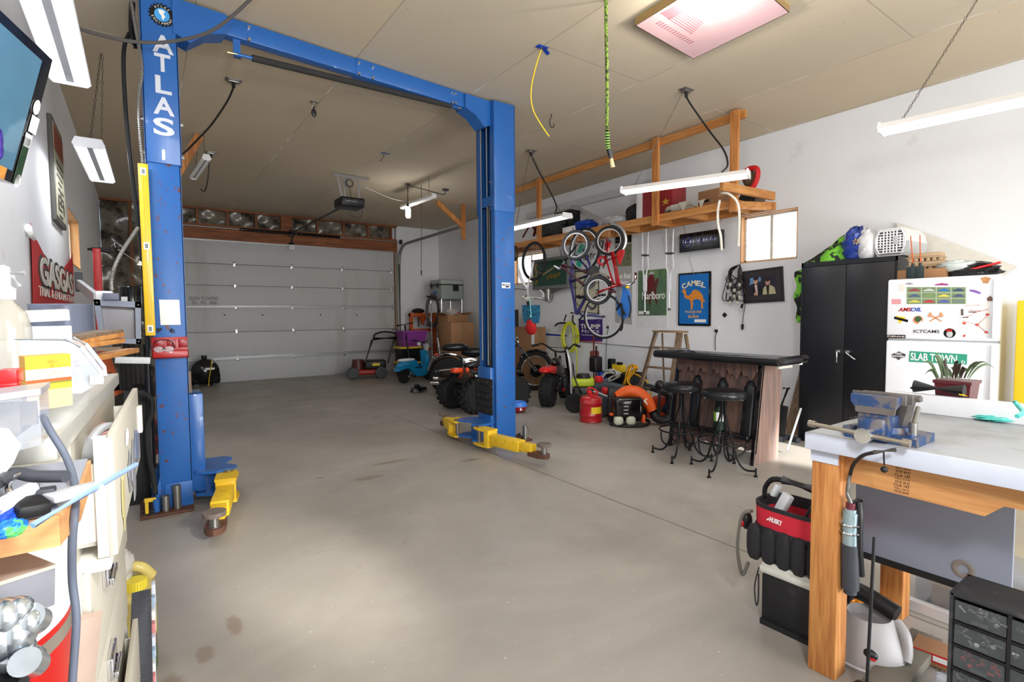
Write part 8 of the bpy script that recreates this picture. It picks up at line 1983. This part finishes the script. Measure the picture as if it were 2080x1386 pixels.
# boxes, drum, frame, planks behind
t=bx1=MB().obox(at(88,640,Y=2.2)+V((0,0,-.002)),(.12,.07,.035),Euler((.05,-.05,.2)).to_matrix(),b=.002).done('silver_carton',mat('silver_white_carton',(220,220,214),.35,var=.05),None,'upper white and silver carton in front of the metal drum','carton')
MB().obox(at(98,672,Y=2.2)+V((0,0,-.055)),(.11,.08,.14),Euler((0,.0,.15)).to_matrix(),b=.002).done('pale_blue_carton',mat('pale_blue_carton',(196,208,222),.4),None,'lower pale blue carton under the white and silver carton','carton')
t=thing('metal_drum','shiny blue grey metal drum on the left counter under the red banner','drum',(-.33,3.5,1.23))
zt=at(120,617,Y=3.4).z
MB().lathe([(.128,1.228),(.13,1.235),(.13,zt-.01),(.133,zt-.005),(.13,zt),(.124,zt),(.124,zt-.03),(0,zt-.04)],(-.33,3.55,0),n=44).done('drum',mat('blue_grey_metal',(150,160,186),.22,.55,var=.04),t)
t=thing('steel_box_frame','grey steel box with a square open front on the far end of the counter','steel box',(-.1,3.95,1.23))
f0,f1,f2,f3=at(190,608,Y=3.9),at(286,614,Y=3.9),at(287,699,Y=3.9),at(203,697,Y=3.9)
def fb(u,v,o=0):return f3.lerp(f2,u).lerp(f0.lerp(f1,u),v)+V((0,o,0))
fm=mat('slate_steel',(112,118,132),.45,.2)
mb=MB()
for (u0,u1,v0,v1)in ((0,1,.86,1),(0,1,0,.12),(0,.13,0,1),(.87,1,0,1)):mb.prism([fb(u0,v0),fb(u1,v0),fb(u1,v1),fb(u0,v1)],(0,.25,0))
mb.done('frame',fm,t)
MB().prism([fb(.1,.1,.1),fb(.9,.1,.1),fb(.9,.9,.1),fb(.1,.9,.1)],(0,.01,0)).done('inner_panel',mat('mirror_grey',(120,118,122),.25,.5),t)
mb=MB()
for u,v in ((.06,.93),(.94,.93),(.94,.06)):mb.cyl(fb(u,v,-.002),fb(u,v,.002),.006,n=10)
mb.done('bolt_hole',black,t)
MB().box(-.2,-.14,3.85,3.99,1.227,fb(0,0).z+.005).done('stand_leg',dsteel,t)
zt_=f0.z
MB().box(at(196,605,Y=4.0).x,at(230,605,Y=4.0).x,3.95,4.1,zt_-.01,at(205,592,Y=4.0).z,b=.004).done('switch_box',white,None,'white electrical box on top of the grey steel box','electrical box')
MB().box(at(209,600,Y=3.9).x,at(242,600,Y=3.9).x,3.86,3.94,zt_-.005,at(225,596,Y=3.9).z,b=.004).done('small_motor',mat('blue_grey_motor',(96,100,120),.5),None,'small blue grey motor block on the steel box','motor')
bk=at(265,600,Y=4.2)
MB().lathe([(.06,zt_-.02),(.06,bk.z+.045),(.064,bk.z+.05),(.06,bk.z+.055),(.0,bk.z+.05)],(bk.x,4.2,0),n=30).done('black_bucket',gloss,None,'black round bucket behind the steel box by the yellow level','bucket')
MB().prism([at(246,603,Y=4.13),at(259,603,Y=4.13),at(259,612,Y=4.13),at(246,612,Y=4.13)],(0,.002,0)).done('bucket_label',lgrey,None,'small pale label on the black round bucket','label')
conduit('armored_cable',[at(228,592,Y=4.0),at(227,570,Y=4.05),at(234,540,Y=4.1),at(250,508,Y=4.2),at(266,484,Y=4.3),at(280,463,Y=4.4)],.010,steel,'corrugated metal cable curving up from the white electrical box','conduit')
t=thing('lift_release_lever','thin lever with a black ball knob left of the yellow level','lever',at(283,535,Y=4.45))
MB().tube([at(284,536,Y=4.45),at(237,505,Y=4.3)],.0055,8,smooth=False).done('rod',mat('pale_rod',(196,186,160),.4),t)
MB().ball(at(234,502,Y=4.3),.022,16).done('ball_knob',gloss,t)
MB().prism([at(278,538,Y=4.44),at(283,530,Y=4.44),at(288,532,Y=4.44),at(288,540,Y=4.44)],(0,.01,0)).done('white_tie',whitep,t)
for i,(a2,lab)in enumerate((((165,687,252,676,700),'bottom pine plank offcut of the stack by the steel box'),((168,678,250,664,690),'middle pine plank offcut of the stack by the steel box'),((172,670,248,658,680),'top grey pine plank offcut of the stack'))):
    pL_,pR_=at(130,a2[1]+18,Y=2.3),at(a2[2]-22,a2[3]+16,Y=2.5);d_=pR_-pL_
    MB().obox((pL_+pR_)/2+V((0,0,.0)),(d_.length,.09,.018),Matrix.Rotation(math.atan2(d_.y,d_.x),3,'Z')@Matrix.Rotation(-math.asin(d_.z/d_.length),3,'Y'),b=.002).done('plank_offcut',[pinex,pinex,oldwood][i],None,lab,'plank')
MB().obox((at(190,740,Y=2.3)+at(250,705,Y=2.75))/2,(.05,.55,.02),Euler((0,0,-.25)).to_matrix(),b=.002).done('shelf_board',pine,None,'tan board edge under the stack of plank offcuts','board')
MB().obox(at(270,732,Y=3.6),(.16,.05,.035),Euler((0,.08,0)).to_matrix(),b=.003).done('steel_bar',lgrey,None,'pale grey flat bar jutting out below the steel box','bar')
# spray bottle
t=thing('spray_bottle','clear trigger spray bottle with a white head at the left edge','spray bottle',(-.2,1.3,1.23))
c_=at(14,690,Y=1.35)
MB().lathe([(.034,1.228),(.036,1.235),(.036,c_.z+.02),(.03,c_.z+.05),(.014,c_.z+.07),(.014,c_.z+.085)],(c_.x,1.35,0),n=26).done('bottle',mat('amber_clear_plastic',(190,184,170),.12,alpha=.6,coat=.6),t)
MB().lathe([(.016,c_.z+.075),(.017,c_.z+.095),(.010,c_.z+.10),(.010,c_.z+.135),(.0,c_.z+.14)],(c_.x,1.35,0),n=16).tube([(c_.x,1.35,c_.z+.125),(c_.x+.03,1.35,c_.z+.125)],.005,8,smooth=False).tube([(c_.x+.012,1.35,c_.z+.12),(c_.x+.022,1.35,c_.z+.10)],.0035,8,smooth=False).done('trigger_head',white,t)
# ---- foreground timber shelf with tools
t=thing('timber_shelf','rough pine shelf board jutting out at the lower left foreground','shelf',(-.2,.85,1.15))
zt=1.186
E1,E2=at(120,1056,Y=.74),at(160,1037,Y=.80)
MB().prism([(-.5,.73,zt-.034),(E1.x,E1.y,zt-.034),(E2.x,E2.y+.02,zt-.034),(E2.x,1.0,zt-.034),(-.5,1.0,zt-.034)],(0,0,.034)).done('board',wood('fresh_pine_board',(226,172,116),(200,140,86),axis=0),t)
MB().prism([(-.5,.735,zt),(E1.x-.004,E1.y+.006,zt),(E2.x-.004,E2.y+.02,zt),(E2.x-.004,1.0,zt),(-.5,1.0,zt)],(0,0,.003)).done('grey_top_sheet',mat('blue_grey_sheet',(150,156,170),.4),t)
MB().box(XL,XL+.05,.75,.98,0,zt-.034).box(XL,-.3,.76,.8,.9,zt-.034).done('support',pinez,t)
ft=zt+.003
MB().tube([at(66,1068,Z=ft+.006),at(170,1005,Z=ft+.02),at(276,944,Y=.95)],.0035,10,smooth=False).done('blue_rod',mat('pale_blue_rod',(150,180,236),.3),None,'long pale blue rod lying across the timber shelf and drawer','rod')
MB().obox(at(88,1010,Z=ft+.010),(.022,.016,.02),b=.002).done('grey_socket_block',dgrey,None,'dark grey block standing on the foreground timber shelf','block')
MB().torus(at(46,985,Z=ft+.022),(0.2,-1,.3),.012,.003,26,8).done('chrome_ring_clamp',chrome,None,'chrome ring clamp on the foreground timber shelf','clamp')
MB().tube([at(-20,1040,Z=ft+.02),at(20,1018,Z=ft+.022),at(62,995,Z=ft+.02)],.008,12).done('white_tube',mat('glossy_white_plastic',(232,232,244),.2),None,'glossy white plastic tube on the foreground timber shelf','tube')
MB().tube([at(-10,985,Z=ft+.03),at(30,962,Z=ft+.034),at(70,968,Z=ft+.03),at(134,968,Z=ft+.03)],.007,10).done('ratchet_handle',dgrey,None,'dark grey ratchet handle behind the chrome ring clamp','ratchet')
bag('blue_glove',at(5,1050,Z=ft+.008),(.014,.02,.01),bluep,'blue and orange glove at the left edge of the timber shelf','glove',81)
bag('bright_blue_pouch',at(18,1075,Z=ft+.004),(.013,.015,.008),mat('bright_blue_green',(30,110,220),.5,dirt=(90,210,90),dscale=80,dlo=.5,dhi=.55),'bright blue and green pouch at the front of the timber shelf','pouch',82)
MB().obox(at(25,1040,Z=ft+.01),(.018,.012,.008),b=.003).done('orange_block',orange,None,'small orange block on the blue glove','block')
MB().obox(at(60,1030,Z=ft+.012),(.03,.03,.016),Euler((.2,.1,.5)).to_matrix(),b=.005).done('black_clamp',black,None,'black clamp body in the middle of the timber shelf','clamp')
MB().obox(at(150,1000,Z=ft+.012),(.05,.03,.008),Euler((0,0,.5)).to_matrix(),b=.003).done('grey_cover_plate',lgrey,None,'pale grey rounded plate near the end of the blue rod','plate')
MB().tube([at(86,845,Y=.92),at(105,880,Y=.9),at(135,930,Y=.88),at(152,985,Y=.84),at(152,1040,Y=.78),at(147,1100,Y=.78),at(147,1180,Y=.8),at(155,1260,Y=.8),at(147,1390,Y=.8),at(147,1500,Y=.8)],.0042,10).done('grey_power_cord',mat('slate_cord',(96,102,116),.5),None,'grey power cord hanging down in front of the file cabinet','cord')
# below the shelf
t=thing('shop_drum','red cylinder with a white upper half below the timber shelf','cylinder',(-.30,1.16,.3))
DR=[(.0,.3),(.19,.3),(.19,1.02)]
dc=(-.285,1.0,0)
MB().lathe([(0,.30),(.185,.30),(.185,.975)],dc,n=60).done('red_body',mat('deep_red_enamel',(190,24,18),.3),t)
MB().lathe([(.1853,.975),(.1853,1.10),(.16,1.145),(0,1.15)],dc,n=60).done('white_top',white,t)
MB().lathe([(.1856,.945),(.1856,.965)],dc,n=60).done('grey_band',mat('tan_grey_band',(130,120,108),.5),t)
MB().lathe([(0,0),(.15,0),(.15,.3),(0,.3)],dc,n=40).done('base',dsteel,t)
t=thing('dark_drawer_box','dark grey open drawer with a wooden rim at the lower left','drawer',(-.16,.84,.98))
g0=at(58,1150,Y=.80); 
MB().obox(g0+V((-.07,-.0,-.02)),(.15,.12,.045),Euler((.0,.05,.5)).to_matrix(),b=.002).done('box',mat('slate_box',(120,120,126),.5),t)
MB().obox(g0+V((-.07,-.0,.003)),(.152,.122,.004),Euler((.0,.05,.5)).to_matrix()).done('rim',mat('pale_tan_rim',(196,176,158),.6),t)
MB().box(-.45,-.18,.76,.9,.55,.94).done('lower_block',dgrey,None,'dark block under the drawer at the lower left edge','block')
t=thing('carburetor','shiny cast metal carburetor at the bottom left edge','carburetor',at(30,1360,Y=.72))
cm_=mat('cast_aluminium_bright',(196,204,210),.2,.9,var=.1,scale=60)
mb=MB()
for (x,y,r_)in ((10,1255,.018),(38,1240,.013),(58,1265,.013),(30,1290,.018),(45,1320,.012),(20,1340,.012),(62,1345,.014),(-5,1300,.02)):mb.ball(at(x,y,Y=.70+(x%7)*.002),(r_,r_,r_*1.1),16)
mb.cyl(at(50,1345,Y=.68),at(70,1350,Y=.72),.013,n=20).cyl(at(55,1255,Y=.70),at(72,1262,Y=.73),.014,n=20);mb.done('casting',cm_,t)
MB().box(-.3,-.11,.62,.74,.8,at(30,1372,Y=.7).z).done('carburetor_stand',black,None,'black box under the carburetor at the bottom left','box')
MB().prism([at(85,1386+30,Y=.95),at(100,1350,Y=.95),at(146,1338,Y=.98),at(150,1416,Y=.98)],(0,.05,0)).done('yellow_tool_case',yelp,None,'yellow case corner at the bottom left under the red cylinder','case')
MB().prism([at(158,1262,Y=1.15),at(207,1250,Y=1.2),at(188,1430,Y=1.2),at(140,1430,Y=1.15)],(0,.02,0)).done('pale_wood_offcut',mat('pale_dusty_wood',(196,172,156),.8,var=.08),None,'pale wood offcut leaning against the lower file cabinet drawers','plank')
# oil jug, rubber mat, magazines
t=thing('oil_jug','translucent yellow oil jug with a ribbed yellow cap beside the file cabinet','jug',(-.07,2.55,0))
jm=mat('amber_translucent_plastic',(206,186,110),.25,alpha=.92,var=.08,scale=4,dirt=(120,110,60),dscale=3,dlo=.5,dhi=.7)
MB().box(-.17,.01,2.42,2.68,.0,.16,b=.03).done('dark_oil_level',mat('used_oil_green',(84,92,60),.3),t)
MB().box(-.172,.012,2.418,2.682,.14,.33,b=.03).tube([(-.12,2.62,.32),(-.10,2.6,.38),(-.04,2.58,.385),(-.0,2.6,.33)],.022,10).done('jug_body',jm,t)
c_=at(275,1188,Z=.345)
mb=MB();mb.cyl((c_.x,c_.y,.325),(c_.x,c_.y,.365),.036,n=28)
for i in range(24):a_=i*PI/12;mb.obox((c_.x+.037*math.cos(a_),c_.y+.037*math.sin(a_),.345),(.004,.004,.036),Matrix.Rotation(a_,3,'Z'))
mb.done('cap',mat('cap_yellow',(220,200,60),.4),t)
t=thing('yellow_battery_box','narrow yellow box with a white edge between the jug and the cabinet','box',at(250,1300,Y=2.2))
MB().prism([at(238,1248,Y=2.2),at(255,1246,Y=2.2),at(262,1330,Y=2.2),at(243,1345,Y=2.2)],(0,.04,0)).done('box',mat('ochre_yellow',(226,176,40),.5),t)
MB().prism([at(252,1246,Y=2.198),at(256,1245,Y=2.198),at(263,1330,Y=2.198),at(258,1336,Y=2.198)],(0,.002,0)).done('white_edge',whitep,t)
t=thing('ribbed_rubber_mat','dark grey ribbed rubber strip standing on edge in front of the jug','rubber mat',at(290,1386,Y=2.0))
M0,M1=at(268,1205,Y=2.25),at(306,1196,Y=2.27);M3,M2=at(260,1430,Y=1.95),at(311,1430,Y=1.97)
M3=M3.lerp(M0,-.02); 
MB().prism([M0,M1,M2,M3],(0,.02,-.01)).done('strip',mat('dark_rib_rubber',(66,68,74),.6),t)
mb=MB()
for k in range(70):
    v=(k+.5)/70;a_=M0.lerp(M3,v);b_=M1.lerp(M2,v);mb.tube([a_+V((0,-.001,0)),b_+V((0,-.001,0))],.0026,5,smooth=False)
mb.done('ribs',mat('grey_rib_rubber',(96,98,106),.6),t)
rr=random.Random(6)
for k in range(8):
    v0=k/9;p=at(309,1200+k*27,Y=2.25-k*.03);MB().obox(p+V((.004,.03,-.02)),(.012,.04,.07),b=.002).done('magazine',mat('magazine_%d'%(k%4),[(200,206,222),(150,170,190),(216,216,214),(196,120,120)][k%4],.5),None,['white blue glossy magazine edge topmost beside the ribbed rubber strip','grey blue magazine edge second from the top beside the rubber strip','white magazine edge third from the top beside the rubber strip','pinkish red magazine edge, upper one beside the rubber strip','white blue magazine edge just below the upper pinkish one','grey blue magazine edge in the lower half beside the rubber strip','white magazine edge just above the lowest pinkish one','pinkish red magazine edge, lowest beside the rubber strip'][k],'magazine',group='magazines beside the rubber strip')
bag('clear_wrap',at(238,1152,Z=.42)+V((0,.0,0)),(.05,.05,.07),mat('cloudy_wrap',(196,192,184),.3,alpha=.75,bump=.5),'cloudy plastic wrap poking out between the file cabinet and the oil jug','plastic wrap',83,flat=False)
# ---- floor gear behind the cabinet: engine hoist, grille panel, tubing
t=thing('engine_hoist','orange engine hoist frame standing behind the file cabinet','engine hoist',(-.12,5.2,0))
mb=MB();beamp(mb,at(215,760,Y=5.0),at(243,800,Y=5.0),.05,.07);beamp(mb,at(214,720,Y=5.0),at(240,792,Y=5.0),.05,.05);mb.done('boom',orangep,t)
mb=MB();beamp(mb,at(278,890,Y=5.3),at(296,962,Y=5.3),.05,.08);beamp(mb,at(205,800,Y=5.1),at(218,870,Y=5.1),.06,.06);mb.done('leg',orangep,t)
MB().box(-.3,.0,5.15,5.25,.04,.10).done('base_rail',orangep,t)
t=thing('black_grille_panel','black slatted plastic panel leaning behind the grey bar','panel',(-.05,4.7,.8))
g0,g1,g2,g3=at(237,702,Y=4.75),at(297,700,Y=4.75),at(301,792,Y=4.75),at(243,794,Y=4.75)
MB().prism([g0,g1,g2,g3],(0,.04,0)).done('panel',gloss,t)
mb=MB()
for k in range(6):
    u=(k+.5)/6;mb.tube([g0.lerp(g1,u)+V((0,-.003,0)),g3.lerp(g2,u)+V((0,-.003,0))],.004,5,smooth=False)
mb.done('slat',dgrey,t)
MB().box(-.12,.02,4.76,4.82,0,g3.z).done('panel_stand',black,None,'dark box under the black slatted panel','box')
bag('red_black_bag',(-.02,5.15,.42),(.12,.15,.2),mat('black_red_case',(46,36,40),.6,dirt=(150,30,40),dscale=3,dlo=.5,dhi=.53),'dark and red case on the floor behind the black hose','case',84)
t=thing('floor_stand_post','dark upright jack post with an orange knob left of the blue column','jack post',(.05,4.95,0))
MB().cyl((.04,4.95,0),(.04,4.95,.95),.022,n=14).cyl((.04,4.95,.78),(.04,4.95,.86),.034,n=14).done('post',dsteel,t)
MB().ball((.0,4.93,1.0),(.035,.03,.03),12).done('orange_knob',orange,t)
MB().tube([(.04,4.95,.2),(-.1,4.8,.05)],.02,8,smooth=False).tube([(.04,4.95,.2),(.15,5.05,.05)],.02,8,smooth=False).done('red_foot',red,t)
MB().tube([at(268,800,Y=4.5),at(292,800,Y=4.5),at(308,812,Y=4.5),at(309,840,Y=4.5),at(300,870,Y=4.45),at(302,920,Y=4.42),at(312,970,Y=4.38),at(316,1005,Y=4.32)],.016,10).done('black_air_hose',blackm,None,'thick black hose curving down to the left lift base plate','hose')
MB().tube([at(255,1020,Z=.01),at(253,1035,Z=.01),at(250,1060,Z=.01)],.01,8).done('hose_stub',black,None,'short black hose end on the floor left of the lift base','hose')
MB().tube([(-.25,5.6,.12),(.1,5.3,.12)],.045,12,smooth=False).done('black_pipe',black,None,'black pipe lying on the floor behind the left column','pipe')
t=thing('yellow_pipe_stand','small yellow clamp around the hose at the lift foot','clamp',(.02,4.42,.03));MB().obox((.01,4.415,.12),(.07,.03,.025),Euler((0,.1,.2)).to_matrix(),b=.004).box(-.02,0,4.40,4.43,.03,.12).done('clamp',yellow,t)
MB().cyl((.045,4.41,.03),(.045,4.41,.12),.02,n=12).done('blue_fitting',blue_rust,t)
# lumpy plumbing against the wall by the corner
bag('dark_lumber_pile',(-.2,6.6,.35),(.25,.5,.35),mat('dark_heap',(44,38,34),.8,var=.5,scale=8),'dark heap of gear in the left rear corner','gear',85)
